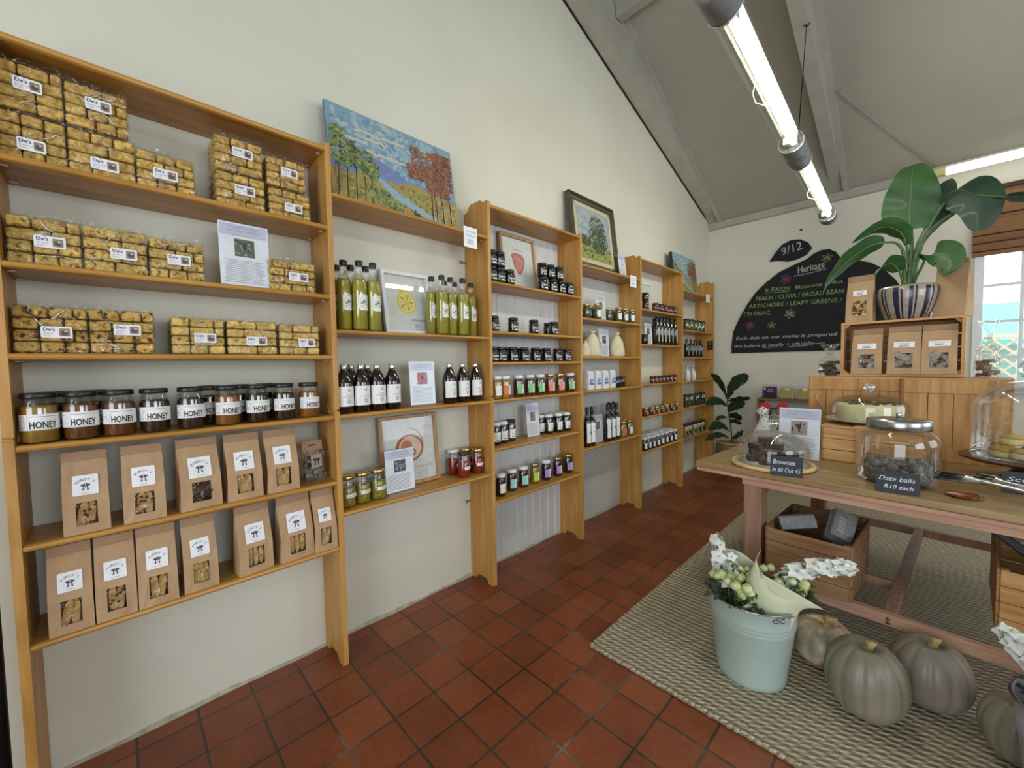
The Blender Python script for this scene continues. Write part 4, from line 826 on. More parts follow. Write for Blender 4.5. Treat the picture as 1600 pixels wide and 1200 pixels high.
def sack(R):
    t = thing('cloth_sack', 'x', 'sack'); h = .2 if R > .06 else .12
    def md(a, z): return 1 + .05*math.sin(3*a+z*20) + .03*math.sin(7*a)*(z > h*.7)
    b = MB(); b.lathe([(R*.85, 0), (R*1.0, .015), (R*.98, h*.35), (R*.8, h*.65), (R*.42, h*.84), (R*.2, h*.9), (R*.34, h*.96), (R*.42, h)], 28, mod=md)
    b.v = [(x*.72, y, z) for x, y, z in b.v]; b.build('sack_cloth', m_sack, t)
    b = MB(); b.tube([(.72*R*.24*math.cos(a*PI/6), R*.24*math.sin(a*PI/6), h*.9) for a in range(12)], .003, 6, closed=True); b.build('drawstring', mat('string', 'a89878'), t)
    if R > .06:
        b = MB(); F = lambda u, v, e: (.72*R*1.01*math.cos(u/R)+e*2, R*1.01*math.sin(u/R), v)
        A = Art(b, F); A.ell(.014, h*.5, .006, .009, 0, 6, rot=.5); A.text('~FLOUR', .014, h*.38, .007, 0, 6, 'c'); A.text('~MILLED', .014, h*.33, .005, 1, 6, 'c'); b.build('printed_mark', [m_ink, m_grey], t)
    return t
def carton(var):
    t = thing('carton', 'x', 'carton'); w, dp, h = .068, .05, .145
    b = MB(); b.prism([(-dp/2, 0), (dp/2, 0), (dp/2, h*.85), (dp/2-.006, h*.97), (-dp/2+.006, h*.97), (-dp/2, h*.85)], 'y', -w/2, w/2); b.box(-.006, .006, -w/2, w/2, h*.96, h)
    b.build('carton_body', mat('white_carton', 'dcdcda', 'e6e6e4', rough=.5), t, bevel=.0015)
    b = MB(); A = Art(b, flat_fn((dp/2, 0, 0), (0, 1, 0), (0, 0, 1))); A.rect(-.02, .038, .032, .052, 0, 1); A.ell(.008, .072, .02, .017, 1, 1); A.text('~FINE', .006, .041, .007, 2, 3, 'c'); A.poly([(-.02, .055), (-.005, .055), (-.012, .085)], 0, 2)
    b.build('print', [mat('blue_panel', '3a4fa0'), mat('light_blue_print', '8a9ad0'), m_label], t); return t

# rusks in clear film
RM = [mat('rusk_plain', '8d7436', 'b5984f', rough=.8, scale=70, bmp=.6, stops=[(.3, '9a7432'), (.5, 'd0a852'), (.7, 'e4c470')]),
      mat('rusk_seeded', '8d7436', 'b5984f', rough=.85, scale=90, bmp=.6, stops=[(.34, '6a4e22'), (.46, 'c8a452'), (.7, 'dfc070')]),
      mat('rusk_bran', '8d7436', 'b5984f', rough=.85, scale=60, bmp=.6, stops=[(.36, '4a3018'), (.46, 'c49a46'), (.7, 'dcb660')]),
      mat('rusk_pale', '8d7436', 'b5984f', rough=.85, scale=60, bmp=.6, stops=[(.3, '7a5c2a'), (.42, 'd4ae5c'), (.7, 'e8ca7c')])]
RN = ['Buttermilk', 'All Bran', '~Health', '~Aniseed']
def rusk(w, h, var, lv, seed):
    rnd = random.Random(seed); t = thing('rusk_pack', 'x', 'rusk pack'); dp = .15
    b = MB(); rows = 4 if var < 3 else 4; cols = max(3, round(w/.052)); rh = h/rows
    for r in range(rows):
        # front faces: whole and end-on rusks of varying width
        y = -w/2
        while y < w/2-.01:
            ww = min(rnd.choice([1, 1, 1.0, 1.4, 1.75])*w/cols, w/2-y)
            if w/2-(y+ww) < .02: ww = w/2-y
            j = rnd.uniform(-.003, .003)
            b.bx((dp/2-.028+j, y+ww/2, rh*(r+.5)), (.056, ww-.003, rh-.003), Matrix.Rotation(rnd.uniform(-.04, .04), 3, 'X'), 0); y += ww
        for k in range(2):
            b.bx((-.02-.04*k+.01, 0, rh*(r+.5)), (.04, w-.004, rh-.003), None, 0)
    o = b.build('rusks', RM[var], t, bevel=.006, seg=3); o['kind'] = 'stuff'
    b = MB(); W2, D2, H2 = w/2+.001, dp/2+.001, h+.001
    def f(o_, a, c, nu, nv, amp=.0035):
        o_, a, c = Vector(o_), Vector(a), Vector(c); nn = a.cross(c).normalized()
        def g(u, v):
            e = min(1, 8*min(u, 1-u, v, 1-v)); return tuple(o_+a*u+c*v+nn*(rnd.uniform(-.2, 1)*amp*e))
        b.grid(g, nu, nv, 0, True)
    f((D2, -W2, .001), (0, 2*W2, 0), (0, 0, H2), 12, 9)
    f((D2, -W2, H2), (0, 2*W2, 0), (-2*D2, 0, 0), 12, 5)
    f((-D2, -W2, .001), (2*D2, 0, 0), (0, 0, H2), 5, 8); f((D2, W2, .001), (-2*D2, 0, 0), (0, 0, H2), 5, 8)
    fb = MB()
    for k in range(6):
        y_, z_ = rnd.uniform(-W2*.85, W2*.85), rnd.choice([rnd.uniform(.1, .35), rnd.uniform(.6, .95)])*H2; a_ = rnd.uniform(-.9, .9); ln = rnd.uniform(.03, .07); pts_ = []
        for i in range(6):
            q = i/5; yy = y_+ln*q*math.cos(a_)*(1 if y_ < 0 else -1); zz = z_+ln*q*math.sin(a_)+.004*math.sin(q*5+k)
            if abs(yy) < W2-.003 and .004 < zz < H2-.003: pts_.append((D2+.0015+.001*math.sin(q*9), yy, zz))
        if len(pts_) > 2: fb.tube(pts_, [.0004+.0013*math.sin(PI*(i+.5)/len(pts_)) for i in range(len(pts_))], 5)
    # sealed fin of film along the top front edge
    def fin(u, v): return (D2-.004+.004*math.sin(u*17)+v*.004, -W2+2*W2*u, H2-.002+v*.012*(1+.3*math.sin(u*23)))
    b.grid(fin, 14, 1, 0, True)
    fw0 = b.build('film_wrap', m_film, t); fb.build('film_fold', film('film_fold', (.98, .97, .93), .32, .16, bst=0, fres=.5), fw0)
    b = MB(); lw, lh = min(.072, w*.42), .033; A = Art(b, flat_fn((D2+.005, (lv[0]-.0)*w, h*lv[1]), (0, 1, 0), (.05, 0, 1)))
    A.rrect(-lw/2, -lh/2, lw/2, lh/2, .004, 0, 0); A.text("De's", -lw*.42, lh*.1, .0095, 1, 2, off=.02); A.text(RN[var], -lw*.42, -lh*.17, .005, 2, 2); A.text('Rusks', -lw*.42, -lh*.38, .005, 2, 2)
    A.rect(lw*.08, -lh*.34, lw*.42, lh*.34, 3, 2); A.ell(lw*.25, -lh*.05, lw*.12, lh*.22, 4, 3); A.ell(lw*.3, lh*.1, lw*.07, lh*.1, 5, 4)
    b.build('label', [m_white, m_navy, m_grey, mat('photo_brown', '8a7462'), mat('photo_dark', '4a3e3c'), mat('photo_tint', ['b0a494', '3a4668', 'a04a3c', '3c3c3a'][var])], t); return t

# kraft paper bags with a window
def kraft(name, c1, c2): return mat(name, c1, c2, rough=.75, scale=9, bmp=.35, bscale=14)
m_kraft = kraft('kraft_paper', 'ae8c68', 'ba9872'); m_kraft2 = kraft('kraft_paper_folded', '9a7a5a', 'a58464')
m_bisc = mat('biscotti', 'a8823e', 'c6a25a', rough=.85, scale=80, bmp=.5, stops=[(.3, 'a27c42'), (.55, 'c8a464'), (.75, 'dcbc84')])
m_choc = mat('dark_chocolate', '1e120e', '2c1b14', rough=.35, coat=.4); m_fruit = mat('dried_fruit', '4a1c16', '5e261c', rough=.5)
def doghead(A, u, v, s, mi, mi2, L=2):
    A.ell(u-s*.33, v+s*.16, s*.13, s*.1, mi, L, rot=.8); A.ell(u+s*.33, v+s*.16, s*.13, s*.1, mi, L, rot=-.8); A.ell(u, v+s*.06, s*.29, s*.32, mi, L+1)
    A.ell(u, v+s*.2, s*.035, s*.17, 0, L+2); A.ell(u, v-s*.12, s*.15, s*.11, 0, L+2.5); A.ell(u, v-s*.04, s*.07, s*.05, mi, L+3); A.rect(u-s*.01, v-s*.2, u+s*.01, v-s*.06, mi, L+3)
    A.poly([(u-s*.2, v-s*.1), (u-s*.12, v-s*.22), (u-s*.14, v-s*.55), (u-s*.32, v-s*.55), (u-s*.26, v-s*.35)], mi, L); A.poly([(u+s*.2, v-s*.1), (u+s*.26, v-s*.35), (u+s*.32, v-s*.55), (u+s*.14, v-s*.55), (u+s*.12, v-s*.22)], mi, L); A.ring(u, v, s*.62, s*.42, s*.02, mi2, L, 16, PI*1.05, PI*1.95)
def arctext(A, s, u, v, r, h, mi, L=2, span=1.6):
    n = len(s)
    for i, ch in enumerate(s):
        if ch == ' ': continue
        a = PI/2+span/2-span*(i+.5)/n; A.text(ch, u+r*math.cos(a), v+r*math.sin(a), h, mi, L, 'c', rot=a-PI/2)
def bag(w, h, cont, seed=0, top='fold', lab='dog', dp=.075, wfrac=.46, wv=(.1, .37), wide=False):
    rnd = random.Random(seed); t = thing('kraft_bag', 'x', 'paper bag')
    hb = h*.9; lean = dp*.55
    def fx(z): return dp/2 - lean*(max(0, z/hb-.35)/.65)**1.3
    N_ = 10; zs = [hb*i/N_ for i in range(N_+1)]
    b = MB(); w2 = w/2
    wu = w*wfrac/2; z0, z1 = h*wv[0], h*wv[1]
    ys = [-w2, -w2*.75, -wu, 0, wu, w2*.75, w2]
    zz = sorted(set([0, z0, z1]+[round(hb*k/8, 4) for k in range(1, 9) if not (z0 < hb*k/8 < z1)]))
    wr = {}
    def P(y, z):
        k = (round(y, 4), round(z, 4))
        if k not in wr: wr[k] = rnd.uniform(-.0016, .0016)
        return (fx(z)+wr[k]*(0 if abs(y) > w2*.9 else 1), y*(1-.03*z/hb), z)
    for i in range(len(zz)-1):
        for j in range(len(ys)-1):
            if zz[i] >= z0-1e-6 and zz[i+1] <= z1+1e-6 and ys[j] >= -wu-1e-6 and ys[j+1] <= wu+1e-6: continue
            q = [P(ys[j], zz[i]), P(ys[j+1], zz[i]), P(ys[j+1], zz[i+1]), P(ys[j], zz[i+1])]; b.add(q, [(0, 1, 2, 3)], 0, False)
    bz = lambda z: -dp/2 + (dp*.40)*(z/hb)
    for s in (-1, 1):   # gusseted sides
        prev = None
        for z in zz:
            y = s*w2*(1-.03*z/hb); xm = (fx(z)+bz(z))/2; g = s*w2*(1-.03*z/hb)-s*.012*min(1, z/hb*2)
            cur = [(fx(z), y, z), (xm, g, z), (bz(z), y, z)]
            if prev:
                for k in range(2): b.add([prev[k], prev[k+1], cur[k+1], cur[k]], [(0, 1, 2, 3)], 0)
            prev = cur
    b.add([(bz(0), -w2, 0), (bz(0), w2, 0), (bz(hb), w2*.97, hb), (bz(hb), -w2*.97, hb)], [(3, 2, 1, 0)], 0)
    b.add([(bz(0), -w2, 0), (bz(0), w2, 0), (dp/2, w2, 0), (dp/2, -w2, 0)], [(0, 1, 2, 3)], 0)
    o = b.build('paper_bag', m_kraft, t)
    b = MB(); xt = fx(hb); b.bx((xt-.004, 0, hb+h*.028), (.012, w*.975, h*.075), Matrix.Rotation(-.12, 3, 'Y')); b.bx((xt+.004, 0, hb+h*.01), (.004, w*.98, h*.11), Matrix.Rotation(-.16, 3, 'Y'))
    b.build('folded_top', m_kraft2, t, bevel=.0015)
    # content
    b = MB(); mm = [m_bisc, m_choc, m_fruit]; xr = dp/2-.009; cz = (z0+z1)/2; hh = (z1-z0)
    if cont == 'choc':
        for k in range(9): b.bx((xr+rnd.uniform(-.003, .003), rnd.uniform(-wu, wu), z0+hh*rnd.random()), (.012, wu*.9, hh*.22), Matrix.Rotation(rnd.uniform(-1, 1), 3, 'X'), 1)
    elif cont == 'nuts':
        for k in range(26): b.ball((xr+rnd.uniform(-.003, .003), rnd.uniform(-wu, wu), z0+hh*rnd.random()), .011, 0, 7, 5, sq=(1, 1, .75))
    elif cont == 'thin':
        for k in range(3): b.ball((xr, -wu+wu*2*(k+.5)/3*1.0, cz), 1, 0, 12, 8, sq=(.007, wu*.36, hh*.52))
    elif cont == 'grey':
        for k in range(14): b.bx((xr+rnd.uniform(-.004, .004), rnd.uniform(-wu, wu), z0+hh*rnd.random()), (.01, .03, .02), Matrix.Rotation(rnd.uniform(-1, 1), 3, 'X'), 0)
    else:
        for k in range(2 if cont != 'broken' else 3):
            R = Matrix.Rotation(rnd.uniform(-.22, .1), 3, 'X'); b.prism([(math.copysign(abs(math.cos(q))**.6, math.cos(q))*wu*.43, math.copysign(abs(math.sin(q))**.8, math.sin(q))*hh*.56) for q in [i*PI/10 for i in range(20)]], 'x', -.006, .004); b.v[-80:] = [tuple(R @ Vector(v)+Vector((xr-.003*k, (-.42+.8*k if cont != 'broken' else -.6+.6*k)*wu, cz-.004))) for v in b.v[-80:]]
        if cont in ('raisin', 'cranberry'):
            for k in range(8): b.ball((xr+.008, rnd.uniform(-wu*.8, wu*.8), z0+hh*rnd.random()), .004, 2, 6, 4)
    b.build('contents', mm if cont != 'grey' else [mat('pale_crackers', '8a8078', 'a39a90', scale=60, rough=.8)]*3, t)
    b = MB(); xi = dp/2-.022
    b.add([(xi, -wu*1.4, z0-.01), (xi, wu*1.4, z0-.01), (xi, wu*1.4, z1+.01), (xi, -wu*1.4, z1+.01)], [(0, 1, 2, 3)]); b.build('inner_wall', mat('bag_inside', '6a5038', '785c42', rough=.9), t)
    b = MB(); b.grid(lambda u, v: (fx(z0+(z1-z0)*v)-.001+.0012*math.sin(u*9+v*7), -wu+2*wu*u, z0+(z1-z0)*v), 5, 5); b.build('clear_window', m_film, t)
    b = MB(); lz0, lz1 = z1+.003, hb*.84; zc_ = (lz0+lz1)/2; sl = (fx(lz1)-fx(lz0))/(lz1-lz0)
    A = Art(b, flat_fn((fx(zc_)+.0022, 0, zc_), (0, 1, 0), (sl, 0, 1))); lh = (lz1-lz0)*.96; lw = w*.55
    if lab == 'dog':
        lh = min(lh, lw*1.1); A.rrect(-lw/2, -lh/2, lw/2, lh/2, .003, 0, 0); doghead(A, 0, -lh*.06, lw*.42, 1, 2); arctext(A, "PURDY'S", 0, -lh*.1, lw*.36, lw*.135, 1, 2, 2.1); A.text('~BISCOTTI', 0, -lh*.42, lw*.07, 2, 2, 'c')
    else:
        lw = w*.5 if not wide else w*.62; lh = w*.24; A.rrect(-lw/2, -lh/2+.0, lw/2, lh/2, .001, 0, 0); A.text(lab, 0, lh*.12, lh*.22, 2, 2, 'c', w=lw*.6); A.lines(-lw*.25, lw*.25, -lh*.38, 0, 3, 1)
    b.build('label', [m_white, mat('soft_black_print', '3a3a3c'), m_grey], t); return t

def pouch():
    t = thing('chocolate_pouch', 'small clear pouch of dark chocolate slices with a brown header, by the right post', 'pouch', (.158, .571, .8232), rot=(0, -.14, .1)); w, h = .084, .172
    b = MB(); b.grid(lambda u, v: (.012*math.sin(PI*v)*math.sin(PI*u)+.018, -w/2+w*u, .135*v), 10, 10); b.grid(lambda u, v: (-.006, w/2-w*u, .135*v), 4, 4); b.build('clear_pouch', m_film, t)
    b = MB(); rnd = random.Random(4)
    for k in range(7): b.bx((.006+rnd.uniform(-.004, .004), rnd.uniform(-.02, .02), .015+.014*k), (.012, .05, .02), Matrix.Rotation(rnd.uniform(-.6, .6), 3, 'X'))
    b.build('chocolate_slices', m_choc, t, bevel=.002)
    b = MB(); b.box(-.001, .003, -w/2, w/2, .13, h); A = Art(b, flat_fn((.003, 0, 0), (0, 1, 0), (0, 0, 1))); A.rect(-.014, .15, .014, .156, 1, 1); b.build('header_card', [m_kraft2, m_ink], t)
    b = MB(); A = Art(b, flat_fn((.0325, 0, 0), (0, 1, 0), (0, 0, 1))); A.rrect(-.022, .062, .022, .115, .003, 0, 0); doghead(A, 0, .088, .034, 1, 2); b.build('label', [mat('tan_label', '8e7a66', '98846f'), m_ink, m_grey], t)
pouch()
KIND = {'honey': honey, 'lemon': lemon, 'syrup': syrup, 'jam': jam, 'black': black, 'pot': pot, 'wine': wine, 'wine2': wine2, 'smalljar': smalljar, 'milk': milk, 'sack': sack, 'carton': carton}
_P = {}
def place_items():
    for i, (kind, var, x, y, z, rz, label, group) in enumerate(ITEMS):
        g = group or None; loc = (x, y, z+.0006)
        if kind == 'rusk':
            w, h, v, lv = var; o = rusk(w, h, v, (lv[0]*.9-.02, lv[1]), 100+i); o.location = loc; o['label'] = label
            if g: o['group'] = g
            continue
        if kind == 'bag':
            w, h, c = var; o = bag(w, h, c, 50+i); o.location = (.2152-.078/2-.006-(.008 if rz else 0), y, z+.0006); o.rotation_euler = (0, 0, rz); o['label'] = label
            if g: o['group'] = g
            continue
        v2 = var
        if (kind, v2) not in _P:
            o = KIND[kind](v2); _P[(kind, v2)] = o; o.location = loc; o.rotation_euler = (0, 0, rz); o['label'] = label
            if g: o['group'] = g
        else: dup(_P[(kind, v2)], loc, rz, label, g)
place_items()

# ------------------------------------------------------------------ pictures, notices, cards around the shelves
class Flat:
    """thin upright panel: local x = thickness (front +x), y = width, z = height, leaning back by tilt"""
def leaning(name, label, cat, xb, y, z, tilt, group=None, rz=0):
    t = thing(name, label, cat, (xb, y, z), 0, group, rot=(0, -tilt, rz)); return t
def frame(t, w, h, fw, dp, mframe, mat_w=0, m_matb=None, bottom_mat=None):
    b = MB()
    b.box(0, dp, -w/2, w/2, 0, fw); b.box(0, dp, -w/2, w/2, h-fw, h); b.box(0, dp, -w/2, -w/2+fw, fw, h-fw); b.box(0, dp, w/2-fw, w/2, fw, h-fw)
    b.build('frame', mframe, t, bevel=.002)
def dabs(A, u0, u1, v0, v1, n, s, mis, L, rnd, ar=2.0, test=None):
    for _ in range(n):
        u = rnd.uniform(u0, u1); v = rnd.uniform(v0, v1)
        if test and not test(u, v): continue
        A.ell(u, v, s*rnd.uniform(.5, 1.2), s*rnd.uniform(.3, .6), rnd.choice(mis), L+rnd.random()*.8, 6, rnd.uniform(0, PI))
def mp(c): return mat('paint_'+c, c, rough=.7)
# big landscape canvas (bay 2)
def landscape(t, w, h, dp, seed, small=False):
    rnd = random.Random(seed)
    b = MB(); b.box(0, dp, -w/2, w/2, 0, h); b.build('canvas', mat('dark_canvas_edge', '1c2026') if small else mat('canvas_edge', '4a6a86', '5a7a92'), t)
    ms = [mp(c) for c in ('7a98a6', '93abb0', 'a3b1b0', '678aa2', '6d7fa8', '7d8cb2', '9c8a4e', 'b09a5c', '6f7038', '7f9aa8', '8aa7b2', '5c6a3a', '76834c', '8e9a68', '3f4228', '7c4e38', '946348', '5e3a2a', '2e2620', 'c3b9a4', '8d7048')]
    b = MB(); A = Art(b, flat_fn((dp+.0004, -w/2, 0), (0, 1, 0), (0, 0, 1)), .0003)
    A.rect(0, 0, w, h, 0, 0)
    def S(p): return [(x*w, y*h) for x, y in p]
    dabs(A, .03*w, .97*w, .45*h, .97*h, 420, .03*w, [0, 1, 1, 2, 3], 1, rnd)
    for k in range(7):
        x = rnd.uniform(.1, .8); y = rnd.uniform(.6, .88)
        for j in range(6): A.ell((x+.03*j)*w, (y+rnd.uniform(-.01, .012))*h, .025*w, .012*h, 19, 2+.1*j, 8)
    A.poly(S([(0, .42), (.1, .5), (.22, .56), (.34, .57), (.46, .5), (.58, .42), (.7, .44), (.8, .4), (1, .36), (1, .2), (0, .2)]), 4, 3)
    dabs(A, .03*w, .95*w, .3*h, .5*h, 170, .02*w, [4, 5], 3.3, rnd)
    A.poly(S([(0, 0), (1, 0), (1, .33), (.8, .38), (.62, .42), (.45, .36), (.25, .34), (0, .33)]), 6, 5)
    dabs(A, .02*w, .98*w, .02*h, .34*h, 520, .02*w, [6, 7, 8, 20, 12], 5.4, rnd)
    A.poly(S([(.3, .37), (.34, .375), (.5, .25), (.72, .12), (.9, .04), (.7, .06), (.44, .19), (.36, .28)]), 10, 7); dabs(A, .36*w, .6*w, .14*h, .3*h, 30, .02*w, [9, 10], 7.2, rnd, test=lambda u, v: abs(v/h-(.42-.4*u/w)) < .03)
    for x in (.04, .1, .16, .22, .27): A.stroke(S([(x, .06), (x+.01, .3), (x+.02, .5)]), .006*w, 18, 8)
    for cx, cy, rx, ry in ((.08, .52, .1, .14), (.2, .5, .1, .1), (.05, .66, .06, .1), (.26, .42, .07, .07), (.33, .18, .07, .05), (.45, .1, .05, .03)):
        dabs(A, max(.015, cx-rx)*w, (cx+rx)*w, max(.02, cy-ry)*h, (cy+ry)*h, 150, .018*w, [11, 12, 12, 13, 14], 9, rnd)
    for x in (.76, .8, .86, .93): A.stroke(S([(x, .05), (x+.005, .25), (x-.03+.06*rnd.random(), .5)]), .008*w, 18, 10); A.stroke(S([(x+.01, .06), (x+.012, .24)]), .004*w, 19, 10.6)
    for cx, cy, rx, ry in ((.78, .72, .16, .16), (.88, .6, .11, .14), (.68, .58, .1, .08), (.9, .8, .08, .1), (.84, .44, .1, .06)):
        dabs(A, (cx-rx)*w, min(.985, cx+rx)*w, (cy-ry)*h, min(.97, cy+ry)*h, 190, .018*w, [15, 15, 16, 17, 16], 11, rnd)
    A.ell(.62*w, .07*h, .03*w, .022*h, 14, 12); A.stroke(S([(.6, .09), (.61, .12)]), .01*w, 18, 12.5)
    b.build('painting', ms, t)
t = leaning('landscape_canvas', 'wide unframed landscape painting with lake, mountain and rust-coloured tree on the second bay', 'painting', .115, 1.036, 2.0306, .15)
landscape(t, .675, .46, .02, 3)
t = leaning('landscape_canvas', 'small dark-edged landscape canvas on top of the last shelving bay by the corner', 'painting', .10, 4.47, 2.0456, .12)
landscape(t, .60, .41, .035, 5, True)
# dark framed tree painting on bay 4
t = leaning('framed_painting', 'dark framed painting of a big green tree standing on the fourth bay', 'painting', .09, 2.77, 2.0266, .12)
mfr = wood('dark_frame_wood', ['2e2a20', '45402f', '5c5640'], 'y'); w, h = .62, .58
b = MB()
for (a, c, e, f_, g, dq) in ((0, w, 0, .06, 0, .035),): pass
fw = .055
prof = [(0, 0), (.04, .0), (.042, .012), (.03, .02), (.024, .04), (.026, fw), (0, fw)]
for (p0, p1, q0, q1) in (((-w/2, 0), (w/2, 0), 1, 1), ((w/2, 0), (w/2, h), 1, 1), ((w/2, h), (-w/2, h), 1, 1), ((-w/2, h), (-w/2, 0), 1, 1)):
    a = Vector((0, p0[0], p0[1])); c = Vector((0, p1[0], p1[1])); d_ = (c-a).normalized(); inn = Vector((1, 0, 0)).cross(d_)
    vs = []
    for base, sg in ((a, 1), (c, -1)):
        for (x_, o_) in prof: vs.append(base + Vector((x_, 0, 0)) + inn*o_ + d_*sg*o_)
    n = len(prof); b.add(vs, [(i, (i+1) % n, n+(i+1) % n, n+i) for i in range(n)])
b.build('frame', mfr, t)
b = MB(); b.box(.004, .022, -w/2+fw-.004, w/2-fw+.004, fw-.004, h-fw+.004); b.box(.02, .024, -w/2+fw, w/2-fw, fw, fw+.03)
mi_ = .03; x0, x1, z0, z1 = -w/2+fw, w/2-fw, fw, h-fw
for q in ((x0, x1, z0, z0+mi_), (x0, x1, z1-mi_, z1), (x0, x0+mi_, z0, z1), (x1-mi_, x1, z0, z1)): b.box(.02, .026, *q)
b.build('linen_slip', mat('linen_mat', 'b8ad8c', 'c6bb9a', rough=.8), t)
rnd = random.Random(9); b = MB(); W_, H_ = x1-x0-2*mi_, z1-z0-2*mi_; A = Art(b, flat_fn((.0225, x0+mi_, z0+mi_), (0, 1, 0), (0, 0, 1)), .0002)
ms = [mp(c) for c in ('98a0a0', '8a94a2', 'aab0ae', '3c4a28', '55663a', '2a3422', '8c8c4a', 'a6a05c', '6f7a44')]
A.rect(0, 0, W_, H_, 0, 0); dabs(A, .02, W_-.02, .4*H_, H_-.02, 260, .02, [0, 1, 2], 1, rnd); A.rect(0, 0, W_, .3*H_, 6, 2.5); dabs(A, .015, W_-.015, .015, .3*H_, 260, .014, [6, 7, 8, 5], 3, rnd)
for cx, cy, rx, ry in ((.62, .72, .24, .2), (.58, .5, .26, .2), (.75, .48, .18, .22), (.2, .36, .18, .1), (.6, .3, .2, .12)):
    dabs(A, max(.03, cx-rx)*W_, min(.96, cx+rx)*W_, (cy-ry)*H_, (cy+ry)*H_, 240, .012, [3, 3, 4, 5], 5, rnd, test=lambda u, v, cx=cx, cy=cy, rx=rx, ry=ry: ((u/W_-cx)/rx)**2+((v/H_-cy)/ry)**2 < 1)
b.build('painting', ms, t)
# fruit prints
m_oak = wood('light_oak_frame', ['8f6d48', 'a58059', 'b8946c'], 'z'); m_wfr = mat('white_frame', 'd6d6d4', 'dedede', rough=.4)
m_print = mat('print_paper', 'cdd0c8', 'd6d8d2', rough=.6)
def fruit_print(label, y, xb, z, w, h, fw, mfr, fruit, tilt, title=None, glass=True):
    t = leaning('framed_print', label, 'picture', xb, y, z, tilt)
    frame(t, w, h, fw, .022, mfr)
    rnd = random.Random(hash(fruit) % 7 if False else len(fruit)); b = MB(); A = Art(b, flat_fn((.006, 0, 0), (0, 1, 0), (0, 0, 1)))
    A.rect(-w/2+fw*.5, fw*.5, w/2-fw*.5, h-fw*.5, 0, 0); cu, cv = 0, h*.52
    if fruit == 'lemon':
        ms = [m_print, mp('d9cb52'), mp('b09c30'), mp('e6e0a4'), mp('c5a83a'), m_ink]
        A.ell(cu, cv, w*.2, h*.19, 1, 1, 24, .25); A.ell(cu+.002, cv, w*.165, h*.155, 3, 2, 24, .25)
        for k in range(10): a = k*PI/5; A.poly([(cu, cv), (cu+w*.15*math.cos(a-.22), cv+h*.14*math.sin(a-.22)), (cu+w*.15*math.cos(a+.22), cv+h*.14*math.sin(a+.22))], 1 if k % 2 else 4, 3)
        A.ell(cu-w*.1, cv+h*.19, w*.05, h*.03, 1, 1, 12, .7); A.ring(cu-w*.18, cv+h*.2, w*.1, h*.06, .0015, 2, 2, 12, PI*.6, PI*1.3)
    elif fruit == 'orange':
        ms = [m_print, mp('a85a34'), mp('c47a50'), mp('d8c0ae'), mp('8a4428'), m_grey]
        A.ell(cu, cv, w*.24, h*.2, 1, 1, 24); A.ell(cu+.004, cv, w*.2, h*.165, 3, 2, 24); A.ell(cu-w*.05, cv+.01, w*.1, h*.09, 2, 3, 14, .6); A.ell(cu+w*.05, cv-h*.06, w*.06, h*.05, 1, 3.5); A.ell(cu+w*.05, cv-h*.06, w*.03, h*.025, 3, 4.5); A.ring(cu-w*.02, cv+h*.03, w*.26, h*.26, .004, 1, 3, 16, -.6, 1.6)
    elif fruit == 'strawberry':
        ms = [m_print, mp('b4605a'), mp('c98680'), mp('a24a44'), mp('6a6a62'), m_grey]
        P = [(cu-w*.19, cv+h*.12), (cu-w*.1, cv+h*.17), (cu+w*.1, cv+h*.16), (cu+w*.2, cv+h*.08), (cu+w*.14, cv-h*.1), (cu+w*.05, cv-h*.22), (cu-w*.03, cv-h*.22), (cu-w*.13, cv-h*.06)]
        A.poly(P, 1, 1); A.poly([(cu+(x-cu)*.72, cv+(y-cv)*.72) for x, y in P], 2, 2)
        dabs(A, cu-w*.12, cu+w*.12, cv-h*.12, cv+h*.12, 40, .007, [1, 3], 3, rnd)
        for k in range(5): A.ring(cu-w*.1+.05*w*k, cv+h*.2, w*.05, h*.03, .0015, 4, 4, 8, .2, 2.6)
    else:
        ms = [m_print, mp('c4552c'), mp('d97a48'), mp('8a9a60'), mp('6a7a48'), m_grey]
        for k in range(4): A.poly([(cu-w*.2+.1*w*k, cv+h*.12), (cu-w*.12+.1*w*k, cv+h*.12), (cu-w*.14+.1*w*k, cv-h*.22)], 1+k % 2, 1+k*.3)
    if title: 
        A.rect(w*.04, fw, w/2-fw*.8, h*.32, 0, 3); A.text(title, w*.22, h*.22, h*.035, 5, 4.5, 'c', w=w*.3); A.lines(w*.12, w*.32, h*.08, h*.19, 4, 5, 4.5, .2)
    b.build('print', ms, t)
    if glass: b = MB(); b.box(.0095, .0105, -w/2+fw*.6, w/2-fw*.6, fw*.6, h-fw*.6); b.build('glazing', film('picture_glass', (1, 1, 1), .012, .02, bst=0, fres=.1), t)
    return t
fruit_print('white framed lemon print standing between the tall cordial bottles', 1.086, .075, 1.4636, .275, .33, .02, m_wfr, 'lemon', .16, 'LEMON')
fruit_print('oak framed orange print standing on the lowest shelf of the second bay', 1.086, .055, .6756, .34, .37, .018, m_oak, 'orange', .1, 'ORANGE')
fruit_print('oak framed strawberry print between black jars in the third bay', 1.925, .065, 1.7856, .33, .37, .02, m_oak, 'strawberry', .12)
fruit_print('white framed carrot print at the left of the fifth bay', 3.655, .065, 1.7816, .27, .29, .016, m_wfr, 'carrot', .14)
